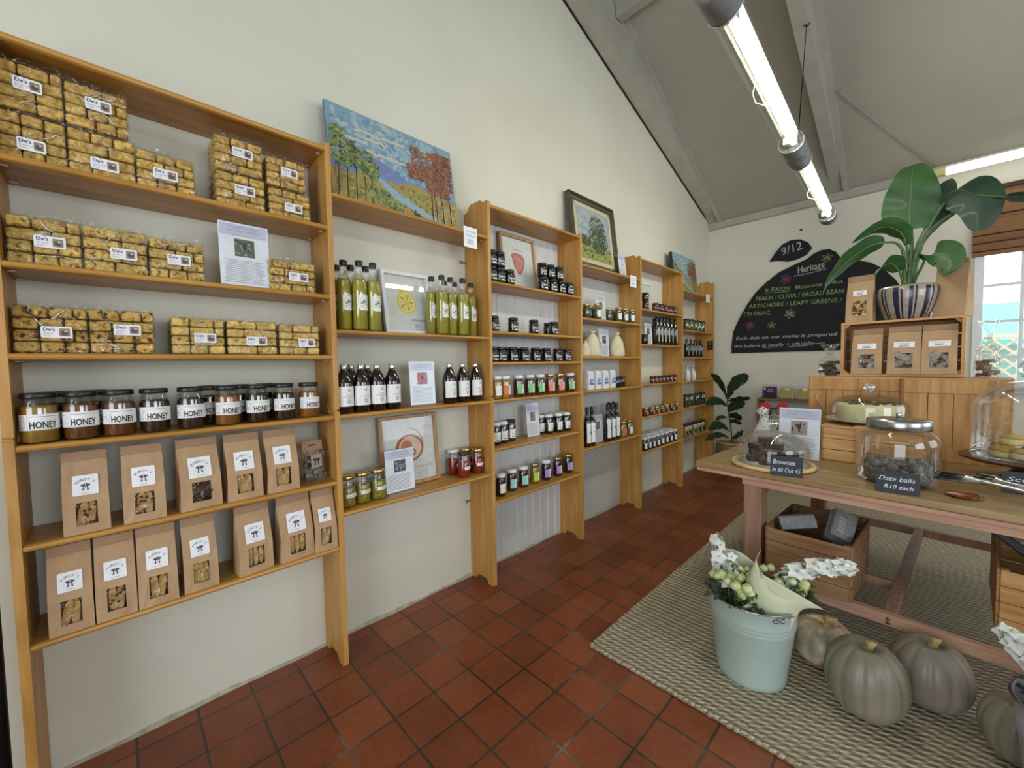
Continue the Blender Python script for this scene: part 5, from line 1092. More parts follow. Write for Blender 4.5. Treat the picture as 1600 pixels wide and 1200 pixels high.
def acrylic(label, y, x, z, w, h, hd, photo, tilt=.06, rz=0, foot=True, plain=False):
    t = leaning('notice_in_stand', label, 'notice', x, y, z+(.0025 if foot else 0), tilt, rz=rz)
    b = MB(); b.box(0, .001, -w/2, w/2, .004, h-.004); A = Art(b, flat_fn((.001, 0, 0), (0, 1, 0), (0, 0, 1)))
    A.rect(-w*.47, h*.78, w*.47, h*.96, 5, 1); A.text('CELEBRATING', 0, h*.9, h*.035, 1, 2, 'c', w=w*.6); A.text('WOMEN MAKERS', 0, h*.845, h*.035, 1, 2, 'c', w=w*.66)
    if not plain: A.text('~'+hd, 0, h*.785, h*.035, 4, 2, 'c', w=w*.5)
    A.rect(-w*.2, h*.47, w*.2, h*.74, 2, 2); rnd = random.Random(int(y*100)); dabs(A, -w*.17, w*.17, h*.49, h*.72, 40, w*.05, [1, 3, 2], 3, rnd); A.ell(0, h*.62, w*.05, h*.05, 3, 5)
    A.lines(-w*.42, w*.42, h*.06, h*.42, 12, 1, 2, .3, .12)
    b.build('printed_sheet', [m_white, m_grey, mp(photo[0]), mp(photo[1]), mp('c9b060'), mp('c9c9dc')], t)
    b = MB(); b.box(.0025, .0045, -w/2-.004, w/2+.004, 0, h)
    if foot: b.box(-.03, .05, -w/2-.004, w/2+.004, -.0, .003)
    b.build('acrylic_holder', film('acrylic', (.98, .99, 1), .01, .03, bst=0, fres=.1), t); return t
acrylic('printed maker notice between rusk packs on the middle rusk shelf', .356, .165, 1.6056, .158, .24, 'xxxxxxxx', ('5d6a4c', '4a443c'), foot=False)
acrylic('printed notice with red photo between the dark syrup bottles', 1.112, .15, 1.1006, .145, .225, 'xxxxxxxx', ('a8434a', '7a2e34'))
acrylic('printed notice in clear stand in front of the orange print', .979, .135, .6756, .155, .215, 'xxxxxxxx', ('3a4450', '8a8478'))
acrylic('slim printed notice beside white-lidded jam jars in the third bay', 1.978, .12, .8136, .12, .225, 'xxxxxxxx', ('8a8478', '6a6458'), .08)
acrylic('small notice card standing among the pickle jars in the fourth bay', 2.753, .15, 1.6406, .13, .2, 'xxxxxxxx', ('5a5a3c', 'a89a5a'), foot=False)
acrylic('notice card between the cream cloth sacks', 2.80, .15, 1.3556, .135, .225, 'xxxxxxxx', ('3a3a3a', '8a8a8a'), foot=False)
acrylic('notice card between the dark bottles of the fourth bay', 2.702, .15, .6706, .135, .225, 'xxxxxxxx', ('6a6a6a', '9a958c'), .05)
acrylic('notice card at the left of the dark oil bottles in the fifth bay', 3.525, .16, 1.4686, .14, .2, 'xxxxxxxx', ('4a4a4c', '8a8a8c'), foot=False)
acrylic('white notice leaning beside the dark framed tree painting', 3.085, .155, 2.0266, .11, .19, 'xxxxxxxx', ('d8d8d8', 'c8c8c8'), .14, foot=False, plain=True)
def price_tag(label, y, z, w, h, txt):
    t = thing('price_card', label, 'card', (.2165, y, z)); b = MB(); b.box(0, .001, -w/2, w/2, -h, 0); A = Art(b, flat_fn((.001, 0, 0), (0, 1, 0), (0, 0, 1)))
    for i, s in enumerate(txt): A.text(s, 0, -h*(.28+.2*i), h*.12, 1, 2, 'c', w=w*.72)
    A.lines(-w*.25, w*.25, -h*.85, -h*.6, 3, 1); b.build('card', [m_white, m_grey], t)
price_tag('white card reading GONE FISHING taped to the shelf edge under the landscape canvas', 1.388, 2.045, .09, .108, ['GONE', 'FISHING'])
price_tag('small white card taped under the dark framed tree painting', 3.136, 2.035, .1, .095, ['~xxxx', '~xxxxx'])
price_tag('small white card taped below the small landscape canvas', 4.82, 2.065, .11, .09, ['~xxxx', '~xxxx'])
t = thing('thermometer', 'small dark wall gauge hanging on the last upright of the shelving', 'gauge', (.1, PY[6]-TH/2-.0005, 1.44))
b = MB(); b.box(.055, .11, -.022, 0, 0, .105); b.build('case', m_black, t, bevel=.002); b = MB()
for k, c in enumerate((.03, .06, .085)): b.ball((.08, -.0225, c), .007, 0, 8, 5, sq=(1, .3, 1))
b.build('dial', m_gold, t)

# chalkboard on the back wall
m_cb = mat('chalkboard', '0e1010', '161818', rough=.85, scale=8)
mW, mG, mP = mat('white_chalk', 'b9b9b4', rough=.95), mat('green_chalk', '8fa565', rough=.95), mat('pink_chalk', '9c4f78', rough=.95)
t = thing('apple_chalkboard', 'large black chalkboard shaped like half an apple on the back wall', 'chalkboard', (0, YB-.001, 0))
out_ = [(0.28, 1.401), (0.279, 1.512), (0.299, 1.668), (0.33, 1.75), (0.369, 1.834), (0.437, 1.966), (0.531, 2.106), (0.636, 2.21), (0.762, 2.306), (0.908, 2.366), (1.024, 2.406), (1.091, 2.455), (1.157, 2.479), (1.222, 2.474), (1.276, 2.436), (1.32, 2.36), (1.364, 2.325), (1.453, 2.312), (1.554, 2.27), (1.65, 2.19), (1.74, 2.07), (1.81, 1.92), (1.85, 1.75), (1.86, 1.55), (1.85, 1.401)]
b = MB(); b.prism(out_, 'y', -.014, 0); b.build('board', m_cb, t, bevel=.001)
b = MB(); A = Art(b, flat_fn((0, -.0142, 0), (1, 0, 0), (0, 0, 1)), .0004)
def chalk(s, u0, v0, u1, v1, h, mi, shear=.15): A.text(s, u0, v0, h, mi, 1, 'l', w=math.hypot(u1-u0, v1-v0), shear=shear, off=-.004, rot=math.atan2(v1-v0, u1-u0))
chalk('Heritage', .95, 2.262, 1.187, 2.29, .078, 0); A.stroke([(.91, 2.24), (1.05, 2.25), (1.2, 2.27)], .005, 0)
chalk('In SEASON', .63, 2.105, .875, 2.092, .046, 1); A.stroke([(.63, 2.09), (.87, 2.079)], .004, 1); chalk('Blossoms / Mint', .925, 2.092, 1.34, 2.1, .042, 1)
chalk('PEACH / CLIVIA / BROAD BEAN', .539, 2.012, 1.345, 1.995, .05, 1, .05); chalk('ARTICHOKE / LEAFY GREENS /', .465, 1.935, 1.335, 1.905, .046, 1, .05); chalk('CELERIAC', .411, 1.85, .685, 1.84, .044, 1, .05)
chalk('Each dish on our menu is prepared', .329, 1.56, 1.302, 1.556, .042, 0); chalk('We believe in locally + ethically', .308, 1.465, 1.106, 1.47, .04, 0); A.stroke([(.62, 1.455), (.77, 1.458)], .004, 0); A.stroke([(.87, 1.458), (1.05, 1.46)], .004, 0)
A.stroke([(1.11, 1.48), (1.2, 1.485)], .004, 0)
for fx_, fz_, mi_, r_ in ((.834, 2.218, 2, .05), (.881, 1.826, 0, .05), (.478, 1.729, 2, .045), (.702, 1.714, 1, .04), (1.202, 2.385, 1, .045)):
    for k in range(6):
        a = k*PI/3+.3; c = (fx_+r_*.6*math.cos(a), fz_+r_*.6*math.sin(a))
        pp = [(c[0]+r_*.45*math.cos(q)*math.cos(a)-r_*.2*math.sin(q)*math.sin(a), c[1]+r_*.45*math.cos(q)*math.sin(a)+r_*.2*math.sin(q)*math.cos(a)) for q in [i*PI/6 for i in range(13)]]
        A.stroke(pp, .0035, mi_)
b.build('chalk_writing', [mW, mG, mP], t)
t = thing('leaf_chalkboard', 'small black leaf shaped chalkboard with the date 9/12 above the apple board', 'chalkboard', (0, YB-.001, 0))
b = MB(); b.prism([(0.672, 2.447), (0.734, 2.543), (0.795, 2.615), (0.88, 2.647), (0.963, 2.636), (1.033, 2.59), (1.073, 2.52), (1.023, 2.455), (0.942, 2.422), (0.859, 2.412), (0.76, 2.44)], 'y', -.014, 0); b.build('board', m_cb, t, bevel=.001)
b = MB(); A = Art(b, flat_fn((0, -.0142, 0), (1, 0, 0), (0, 0, 1)), .0004); chalk('9/12', .8, 2.49, .985, 2.525, .095, 0, .1); b.build('chalk_writing', mW, t)
b = MB(); b.ball((.97, YB-.004, 2.74), .012, 0, 8, 5, sq=(1.4, .4, 1)); tag(b.build('wall_hook', mat('rusty_hook', '4a4238')), 'tiny dark hook high on the back wall above the leaf chalkboard', 'hook')

# wrought iron gate at the left edge
t = thing('iron_gate', 'black wrought iron gate at the far left edge beside the first upright', 'gate', (.30, -.2555, 0))
m_iron = mat('wrought_iron', '0d0b0a', '171311', rough=.5, metal=.6)
b = MB(); b.tube([(0, 0, 0.005), (0, 0, 1.12)], .011, 8); b.build('gate_post', m_iron, t); b = MB(); b.tube([(0, -.8, 0.005), (0, -.8, 1.12)], .011, 8); b.build('gate_post', m_iron, t)
b = MB()
for z in (.08, .6, 1.1): b.tube([(0, 0, z), (0, -.8, z)], .008, 6)
b.build('crossbar', m_iron, t)
b = MB()
for k in range(1, 7): b.tube([(0, -.11*k, .08), (0, -.11*k, 1.1)], .006, 6)
for k in range(3): b.tube([(0, -.06-.035*math.cos(q)*(1-q/9), .35+.25*k+.05*math.sin(q)*(1-q/9)) for q in [i*.5 for i in range(15)]], .005, 6)
b.build('scrollwork', m_iron, t)

# ------------------------------------------------------------------ tubular ceiling lights
def emit_mat(name, col, st):
    m, nt, N, L, b = nodes(name); N.remove(b); e = N.new('ShaderNodeEmission'); e.inputs[0].default_value = (*col, 1); e.inputs[1].default_value = st
    L.new(e.outputs[0], N['Material Output'].inputs[0]); return m
m_tube = emit_mat('lit_fluorescent_tube', (1.0, .97, .84), TUBE_STRENGTH)
m_cap = mat('grey_end_cap', '6e6e6c', '7a7a78', rough=.4)
m_refl = mat('fitting_reflector', 'c6cabf', 'd2d6cc', rough=.35, scale=8)
TD = Vector((-.03, 1.0, -.003)).normalized()
TJ = Vector((1.383, 2.941, 2.543))      # joint between the two fittings, under the hook on the truss
def tube_light(label, a, b_):
    """a, b_: distances along TD from the joint"""
    t = thing('tubular_light', label, 'light', tuple(TJ+TD*a), 0, 'clear tubular light fittings in a line')
    t.rotation_euler = TD.to_track_quat('Y', 'Z').to_euler()
    Ln = b_-a; r = .062
    def cyl(mb, r_, y0, y1, mi=0, x=0, z=0, n=28, cap=True): mb.tube([(x, y0, z), (x, y1, z)], r_, n, mi, caps=cap)
    b = MB(); cyl(b, r-.006, .14, Ln-.14, cap=False); b.build('clear_cover', film('tube_cover', (.96, 1, .98), .015, .05, bscale=5, bst=.1, fres=.12), t)
    for y0, y1 in ((0, .14), (Ln-.14, Ln)):
        b = MB(); pr = [(0, y0), (r*.9, y0+.002), (r, y0+.012), (r, y1-.012), (r-.004, y1), (0, y1)]
        b.lathe([(q, yy) for q, yy in pr], 32); b.v = [(x, z, y) for x, y, z in b.v]; b.f = [tuple(reversed(f)) for f in b.f]
        cp = b.build('end_cap', m_cap, t)
        b = MB(); b.tube([(r*.97*math.cos(k*PI/12), (y1 if y0 == 0 else y0)+.0, r*.97*math.sin(k*PI/12)) for k in range(24)], .004, 6, closed=True); b.build('bright_rim', m_silver, cp)
    b = MB(); b.prism([(-.03, .038), (.03, .038), (.04, .026), (.016, .014), (.016, .008), (-.016, .008), (-.016, .014), (-.04, .026)], 'y', .13, Ln-.13); b.build('gear_tray', m_refl, t)
    b = MB()
    for x in (.018,): cyl(b, .018, .17, Ln-.17, 0, x, -.016, 16)
    b.build('fluorescent_tube', m_tube, t)
    b = MB()
    for y0 in (.15, Ln-.2):
        b.box(-.03, .036, y0, y0+.04, -.03, .008); 
    b.build('lamp_holder', mat('lamp_holder_plastic', 'b8b48a', 'c8c49c', rough=.4), t, bevel=.004)
    b = MB(); b.tube([(-.01, Ln*.5-.12, .005), (-.042, Ln*.5-.05, -.02), (-.046, Ln*.5+.02, -.025), (-.01, Ln*.5+.06, -.04), (.02, Ln*.5+.08, -.04)], .0018, 5); b.build('wire', m_label, t)
    return t
tube_light('nearer clear tubular light with grey end caps hanging below the ceiling', -1.50, -.005)
tube_light('farther clear tubular light nearest the back wall, beyond the shared joint', .005, 1.56)
for off, l in ((-.06, 'thin suspension wire from the middle truss down to the joint of the tubular lights'),):
    p = TJ+TD*off; b = MB(); zt = 4.019-.327*(p.y-2.496)
    b.tube([(p.x+.02, p.y, p.z+.055), (1.315, 3.57, 3.665)], .0025, 6); b.tube([(1.30, 3.57, 3.665), (1.315, 3.57, 3.645), (1.335, 3.575, 3.668)], .004, 6)
    tag(b.build('suspension_wire', m_iron), l, 'wire')
t = thing('strip_light', 'white glowing fluorescent strip light on the back ceiling above the window', 'light', (2.044, 5.2, 2.915), 0)
b = MB(); b.box(0, 1.3, -.03, .03, -.028, .03); b.build('diffuser', emit_mat('glowing_diffuser', (1, .98, .86), 3.2), t, bevel=.008)
b = MB(); b.box(-.075, -.001, -.03, .03, -.028, .03); b.box(1.301, 1.375, -.03, .03, -.028, .03); b.build('end_cap', mat('yellowed_end_cap', 'c2c07c', 'cecb88'), t, bevel=.004)
b = MB(); b.box(-.07, 1.37, -.02, .02, .0305, .05); b.box(.1, .16, .0, .25, .05, .056); b.box(1.1, 1.16, .0, .25, .05, .056); b.build('mounting_rail', m_trim, t)

# ------------------------------------------------------------------ jute rug
m, nt, N, L, bs = nodes('braided_jute'); tc = N.new('ShaderNodeTexCoord')
mp_ = N.new('ShaderNodeMapping'); L.new(tc.outputs['Object'], mp_.inputs[0]); nz = noise(N, L, tc.outputs['Object'], 5, 2)
wv = N.new('ShaderNodeTexWave'); wv.bands_direction = 'Y'; wv.inputs['Scale'].default_value = 10.2; wv.inputs['Distortion'].default_value = 1.2; wv.inputs['Detail'].default_value = 1; wv.inputs['Detail Scale'].default_value = 2.5; L.new(mp_.outputs[0], wv.inputs[0])
m2 = N.new('ShaderNodeMapping'); L.new(tc.outputs['Object'], m2.inputs[0]); m2.inputs['Scale'].default_value = (1, 2.6, 1); m2.inputs['Rotation'].default_value = (0, 0, .5)
n3 = noise(N, L, m2.outputs[0], 60, 3, .6); n4 = noise(N, L, tc.outputs['Object'], 260, 2)
m5 = N.new('ShaderNodeMapping'); L.new(tc.outputs['Object'], m5.inputs[0]); m5.inputs['Rotation'].default_value = (0, 0, .95)
w5 = N.new('ShaderNodeTexWave'); w5.inputs['Scale'].default_value = 17; w5.inputs['Distortion'].default_value = 2.0; w5.inputs['Detail Scale'].default_value = 4; L.new(m5.outputs[0], w5.inputs[0])
sm = N.new('ShaderNodeMath'); sm.operation = 'MULTIPLY_ADD'; L.new(w5.outputs['Fac'], sm.inputs[0]); sm.inputs[1].default_value = .45; L.new(n3.outputs[0], sm.inputs[2])
sm2 = N.new('ShaderNodeMath'); sm2.operation = 'MULTIPLY'; L.new(sm.outputs[0], sm2.inputs[0]); sm2.inputs[1].default_value = .8
ww = N.new('ShaderNodeMath'); ww.operation = 'MULTIPLY_ADD'; L.new(wv.outputs['Fac'], ww.inputs[0]); ww.inputs[1].default_value = .72; ww.inputs[2].default_value = .28
a1 = N.new('ShaderNodeMath'); a1.operation = 'MULTIPLY'; L.new(ww.outputs[0], a1.inputs[0]); L.new(sm2.outputs[0], a1.inputs[1])
a2 = N.new('ShaderNodeMath'); a2.operation = 'MULTIPLY_ADD'; L.new(n4.outputs[0], a2.inputs[0]); a2.inputs[1].default_value = .15; L.new(a1.outputs[0], a2.inputs[2])
L.new(ramp(N, L, a2.outputs[0], [(.08, '5a4c3a'), (.25, '897a60'), (.42, 'aa9c7f'), (.65, 'ccc2a8')]), bs.inputs['Base Color']); bs.inputs['Roughness'].default_value = .85
bump(N, L, bs, a2.outputs[0], .9, .02)
b = MB(); rnd = random.Random(4)
NX, NY = 60, 60; x0, x1, y0, y1 = .905, 3.6, 1.492, 4.6
b.box(x0, x1, y0, y1, 0.0005, .012)
rug = b.build('jute_rug', m); tag(rug, 'large braided natural jute rug lying under the wooden display table', 'rug')
b = MB()
pts = [(x0, y1), (x0, y0), (x1, y0)]
def braid(p, q):
    n = int(math.hypot(q[0]-p[0], q[1]-p[1])/.022)
    for i in range(n):
        f = (i+.5)/n; x = p[0]+(q[0]-p[0])*f; y = p[1]+(q[1]-p[1])*f; a = math.atan2(q[1]-p[1], q[0]-p[0])
        b.ball((x+rnd.uniform(-.002, .002), y+rnd.uniform(-.002, .002), .009), .0165, 0, 7, 5, Matrix.Rotation(a+.5, 3, 'Z'), (1, .6, .5))
braid((x0, y1), (x0, y0)); braid((x0, y0), (x1, y0))
b.build('braided_edge', m, rug)

# ------------------------------------------------------------------ table
TZ = .76; TR = -.0649
t = thing('display_table', 'big wooden display table with overhanging top and lower frame, standing on the rug', 'table', (1.083, 2.233, 0.012), TR)
TL, TW = 2.1, 1.42
b = MB()
for k in range(6): b.box(0.0, TL, TW*k/6+.0006, TW*(k+1)/6-.0006, TZ-.012-.030, TZ-.012)
b.build('tabletop', m_table, t, bevel=.004)
b = MB(); b.box(.004, TL-.004, .004, .06, TZ-.012-.05, TZ-.012-.031); b.box(.004, TL-.004, TW-.06, TW-.004, TZ-.012-.05, TZ-.012-.031); b.box(.004, .06, .06, TW-.06, TZ-.012-.05, TZ-.012-.031); b.build('edge_batten', m_tableedge, t, bevel=.003)
b = MB(); az0, az1 = TZ-.012-.085, TZ-.012-.05
b.box(.225, TL-.22, .028, .05, az0, az1); b.box(.225, TL-.22, TW-.05, TW-.028, az0, az1); b.box(.225, .25, .05, TW-.05, az0, az1); b.box(TL-.24, TL-.22, .05, TW-.05, az0, az1); b.build('apron', m_tableedge, t, bevel=.002)
for x in (.232, TL-.33):
    for y in (.03, TW-.12):
        b = MB(); b.box(x, x+.082, y, y+.082, 0.001, TZ-.012-.0505-.0); b.build('leg', m_tleg, t, bevel=.003)
rz0, rz1 = .185, .232
b = MB(); b.box(.314, TL-.33, .04, .075, rz0, rz1); o = b.build('front_rail', m_tableedge, t, bevel=.002)
b = MB()
for zz in (.2, .216): b.lathe([(.007, 0), (.007, .003), (.003, .004)], 10, c=(0, 0, 0)); b.v[-30:] = [(x+.78, .04-z, zz+y) for x, y, z in b.v[-30:]]
b.build('bolt', mat('brass_bolt', '8a6a2c', rough=.35, metal=.8), o)
b = MB(); b.box(.314, TL-.33, TW-.10, TW-.065, rz0, rz1); b.build('back_rail', m_tleg, t, bevel=.002)
b = MB(); b.box(.76, .80, .075, TW-.1, rz0, rz1-.002); b.build('cross_rail', m_tleg, t, bevel=.002)
b = MB(); b.box(.255, .295, .112, TW-.12, rz0, rz1); b.box(TL-.31, TL-.27, .112, TW-.12, rz0, rz1); b.build('side_rail', m_tleg, t, bevel=.002)
b = MB(); b.box(.295, .76, .40, .44, rz0, rz1-.004); b.build('support_slat', m_tleg, t, bevel=.002)

m_crated = wood('dark_crate_wood', ['6e4a2a', '8a6340', '9c7650'], 'x', rough=0.6)
def crate(label, loc, rz, w, d, h, slats=3, dark=False, vertical=False, open_front=False, name='wooden_crate', cat='crate', open_top=True, parts_mat=None, hole=False, centre=False):
    """origin bottom front left corner"""
    t = thing(name, label, cat, loc, rz); th = .009; ps = .022
    mv, mh = (m_crated, m_crated) if dark else (m_crate, m_crateh)
    for (x, y) in ((0, 0), (w-ps, 0), (0, d-ps), (w-ps, d-ps)):
        b = MB(); b.box(x+.0, x+ps, y, y+ps, 0, h); b.build('corner_post', mv, t, bevel=.002)
    def panel(nm, ax, lo, hi, pos):
        b = MB(); n = slats
        if vertical and ax == 'x':
            b.box(lo, hi, pos, pos+th, h-.07, h); b.box(lo, hi, pos, pos+th, 0, .07)
            k = max(3, round((hi-lo)/.085)); s = (hi-lo)/k
            for i in range(k): b.box(lo+s*i+.001, lo+s*(i+1)-.001, pos+th*.7, pos+th*1.5, .003, h-.003)
        else:
            s = h/n
            for i in range(n):
                if ax == 'x': b.box(lo, hi, pos, pos+th, s*i+.0015, s*(i+1)-.0015)
                else: b.box(pos, pos+th, lo, hi, s*i+.0015, s*(i+1)-.0015)
        return b.build(nm, mh if not vertical else mv, t, bevel=.0015)
    if not open_front:
        panel('front_panel', 'x', 0 if not vertical else .0, w, -th if not vertical else -th*1.5)
    panel('back_panel', 'x', 0, w, d)
    panel('side_panel', 'y', 0, d, -th); panel('side_panel', 'y', 0, d, w)
    b = MB(); b.box(0, w, 0, d, 0.0005, .008); b.build('base', mh, t)
    if not open_top: b = MB(); b.box(-th, w+th, -th*1.5, d+th, h, h+.01); b.build('top_board', mh, t, bevel=.001)
    if centre:
        b = MB(); b.box(w*.36, w*.36+.045, -th-.007, -th, 0, h+.012); b.box(w*.36-.01, w*.36+.055, -.01, d, h+.0105, h+.018); b.build('strap_board', mh, t, bevel=.001)
    return t
# crates on the table
NR = TR
crate('tall left crate of vertical boards standing on the table behind the cake', (1.445, 3.135, TZ+.0005), NR, .41, .26, .428, vertical=True, open_top=False)
rc = crate('tall right crate of vertical boards standing on the table behind the glass jar', (1.872, 3.085, TZ+.0005), NR, .37, .26, .425, vertical=True, open_top=False)
t = thing('rope_handle', 'pale rope handle', 'x'); bpy.data.objects.remove(t)
sm = crate('small slatted crate under the cake plate', (1.572, 2.722, TZ+.0005), -.05, .38, .27, .178, slats=3, open_top=False, centre=True)
b = MB(); b.tube([(.045, -.024, .33), (.04, -.03, .3), (.06, -.032, .27), (.09, -.032, .2)], .006, 7)
b.build('rope_handle', mat('rope', 'b09468', 'c0a478', rough=.9), [o for o in bpy.data.objects if o.name == 'wooden_crate'][0])
mc = thing('open_crate', 'open fronted wooden crate holding three paper bags, on top of the tall crates', 'crate', (1.592, 3.125, 1.2005), NR)
cw, cd_, ch = .50, .19, .318
b = MB(); b.box(0, cw, 0, cd_, 0, .012); b.build('base', m_crateh, mc, bevel=.001)
b = MB(); b.box(-.0, cw, 0, cd_, ch-.012, ch); b.build('top_board', m_crateh, mc, bevel=.001)
for x in (0, cw-.014): b = MB(); b.box(x, x+.014, 0, cd_, .012, ch-.012); b.build('side_board', m_crate, mc, bevel=.001)
b = MB()
for k in range(4): b.box(.014, cw-.014, cd_-.01, cd_, .014+k*.074, .014+k*.074+.07)
b.build('back_panel', m_crateh, mc, bevel=.001)
b = MB(); 
for x in (.014, cw-.014-.03): b.prism([(x, ch-.012), (x+.03, ch-.012), (x if x < .1 else x+.03, ch-.04)], 'y', .01, .03)
for x in (.014, cw-.014-.03): b.prism([(x, .012), (x+.03, .012), (x if x < .1 else x+.03, .04)], 'y', .01, .03)
b.build('corner_brace', m_crate, mc)
def table_bag(label, x, y, z, rz, w, h, cont, seed, lab='dog', **k):
    o = bag(w, h, cont, seed, lab=lab, **k); o.location = (x, y, z+.0008); o.rotation_euler = (0, 0, rz-PI/2); o['label'] = label; return o
G3 = 'paper bags in the open crate'
for i, (x, w, h) in enumerate([(1.712, .135, .272), (1.868, .135, .276), (2.002, .132, .275)]):
    o = table_bag(f'{["left", "middle", "right"][i]} brown bag with clear window in the open crate', x, 3.195-.055-(.0649*(x-1.86)), 1.2130, NR, w, h, 'grey', 200+i, '~xxxxxxxx', wfrac=.52, wv=(.13, .42), dp=.08, wide=True); o['group'] = G3
o = table_bag('brown bag with nut window standing on the open crate left of the striped pot', 1.672, 3.2, 1.5190, NR-.05, .125, .29, 'nuts', 210, '~xxxxxxx', wfrac=.52, wv=(.14, .44), dp=.08)
o = table_bag('plain side of a brown bag standing on the open crate right of the striped pot', 2.045, 3.19, 1.5190, NR+PI*.88, .13, .31, 'plain', 211, '~xxxxxxx', dp=.08)

def cello(label, loc, s, inner, seed, h=.2, rz=0):
    rnd = random.Random(seed); t = thing('cellophane_bag', label, 'bag', loc, rz)
    def md(a, z): return 1+.12*math.sin(5*a+z*30)+.08*math.sin(11*a)
    b = MB(); b.lathe([(s*.8, 0), (s, .02), (s*.95, h*.45), (s*.4, h*.62), (s*.22, h*.68), (s*.5, h*.85), (s*.9, h)], 26, mod=md); b.f = b.f[:-1]; b.m = b.m[:-1]; b.s = b.s[:-1]; b.build('clear_bag', m_film, t)
    b = MB()
    for k in range(10): b.bx((rnd.uniform(-s*.45, s*.45), rnd.uniform(-s*.45, s*.45), .012+.008*k), (s*1.0, s*.7, .018), Matrix.Rotation(rnd.uniform(0, 3), 3, 'Z'))
    b.build('contents', inner, t, bevel=.003)
    b = MB(); b.tube([(s*.27*math.cos(k*PI/6), s*.27*math.sin(k*PI/6), h*.675) for k in range(12)], .003, 5, closed=True); b.build('tie', mat('string', 'a89878'), t); return t
cello('gathered cellophane bag of dark treats on the tall crate left of the open crate', (1.53, 3.2, 1.1995), .055, mat('dark_treats', '3a241a', '52362a', rough=.5, scale=40), 5)
cello('tied cellophane bag standing behind the right side of the open crate', (2.175, 3.22, 1.1965), .045, mat('brown_treats', '6e5648', '806858'), 8, h=.3)

# striped pot with large leaved plant
POTC = (1.872, 3.215, 1.5190)
t = thing('striped_pot', 'cream ceramic pot with dark blue vertical stripes on top of the open crate', 'pot', POTC)
prof = [(.078, 0), (.09, .006), (.108, .05), (.126, .11), (.131, .15), (.128, .175), (.118, .188), (.112, .185), (.115, .17), (.112, .15), (.0, .15)]
b = MB(); n = 96; vs = []; fs = []
st = set()
for k in range(n):
    m8 = k % 16
    if m8 in (1, 2, 3, 5) or m8 in (9, 10, 12): st.add(k)
b.lathe(prof, n)
for i, f in enumerate(b.f):
    if len(f) == 4 and (i // n) < 5 and (i % n) in st: b.m[i] = 1
b.build('pot_body', [mat('cream_glaze', '938975', 'a29884', rough=.25, coat=.3), mat('blue_stripe_glaze', '1a1a38', '24244a', rough=.25, coat=.3)], t)
b = MB(); b.lathe([(.11, .152), (.08, .162), (0, .165)], 24, mod=lambda a, z: 1); b.build('soil', mat('potting_soil', '2a2019', '3a2e24', rough=1, scale=90, bmp=.6), t)
def leafmat(name, c1, c2, vein=True):
    m = mat(name, c1, c2, rough=.5, scale=7, coat=.05); return m
m_leaf = leafmat('broad_leaf', '24481c', '325a26'); m_leafd = leafmat('backlit_leaf', '1a3220', '243f28'); m_stem = mat('leaf_stem', '3f5a2a', '4f6c34', rough=.5); m_vein = mat('leaf_midrib', '6a8a52', '769658', rough=.5)  # backlit shade put into the leaf greens, deepest in the dark copy
def cr(P, t_):
    n = len(P)-1; x = min(t_*n, n-1e-6); i = int(x); f = x-i
    p0, p1, p2, p3 = P[max(i-1, 0)], P[i], P[i+1], P[min(i+2, n)]
    return .5*((2*p1)+(p2-p0)*f+(2*p0-5*p1+4*p2-p3)*f*f+(3*p1-p0-3*p2+p3)*f*f*f)
def leaf(b, P, w, side, wp=None, fold=.15, wav=.0, mi=0, vein=1, nu=16, nv=8):
    """leaf blade along midrib P, width w, side = direction across the blade"""
    P = [Vector(p) for p in P]; side = Vector(side).normalized(); wp = wp or (lambda q: math.sin(PI*min(1, q**.75))**.75 if 0 < q < 1 else 0)
    def S(u, v):
        c = cr(P, u); tg = (cr(P, min(1, u+.02))-cr(P, max(0, u-.02))).normalized(); s = (side-tg*side.dot(tg)).normalized(); nn = tg.cross(s)
        x = (v-.5)*2; ww = w/2*wp(u)
        return tuple(c+s*(x*ww)+nn*(abs(x)**1.3*ww*fold + wav*math.sin(u*22+x*3)*abs(x)*ww*.3 + math.sin(u*60)*ww*.012*abs(x)))
    b.grid(S, nu, nv, mi)
    if vein is not None:
        pts = [cr(P, .02+.94*i/10) for i in range(11)]
        tg = (P[-1]-P[0]).normalized(); nn = tg.cross(side).normalized()
        b.tube([p for p in pts], [max(.0006, .0028*(1-i/11)) for i in range(11)], 5, vein)
pl = thing('leafy_plant', 'large plant with broad paddle leaves growing in the striped pot', 'plant', (0, 0, 0))
cx, cy = POTC[0], POTC[1]
b = MB()
base = Vector((cx, cy, 1.672))
def stalk(pts, r0=.009, r1=.005):
    P = [Vector(p) for p in pts]; q = [cr(P, i/10) for i in range(11)]
    b.tube(q, [r0+(r1-r0)*i/10 for i in range(11)], 7, 0)
stalk([(cx, cy, 1.67), (1.878, 3.2, 1.8), (1.882, 3.2, 1.96), (1.872, 3.2, 2.04)], .014, .006)
stalk([(cx-.01, cy, 1.67), (1.855, 3.195, 1.8), (1.85, 3.19, 1.9), (1.82, 3.18, 1.955), (1.775, 3.165, 1.965)], .012, .005)
stalk([(cx+.005, cy, 1.67), (1.874, 3.2, 1.82), (1.862, 3.2, 1.93)], .01, .005)
stalk([(cx+.01, cy, 1.67), (1.9, 3.2, 1.9), (1.95, 3.22, 2.06), (1.99, 3.25, 2.16)], .011, .005)
stalk([(cx+.005, cy, 1.67), (1.905, 3.195, 1.9), (1.96, 3.19, 2.04), (2.02, 3.17, 2.165)], .012, .005)
stalk([(cx+.015, cy, 1.67), (1.9, 3.19, 1.74), (1.925, 3.16, 1.8), (1.94, 3.15, 1.85)], .009, .005)
stalk([(cx-.015, cy, 1.67), (1.85, 3.19, 1.74), (1.835, 3.18, 1.8)], .008, .005)
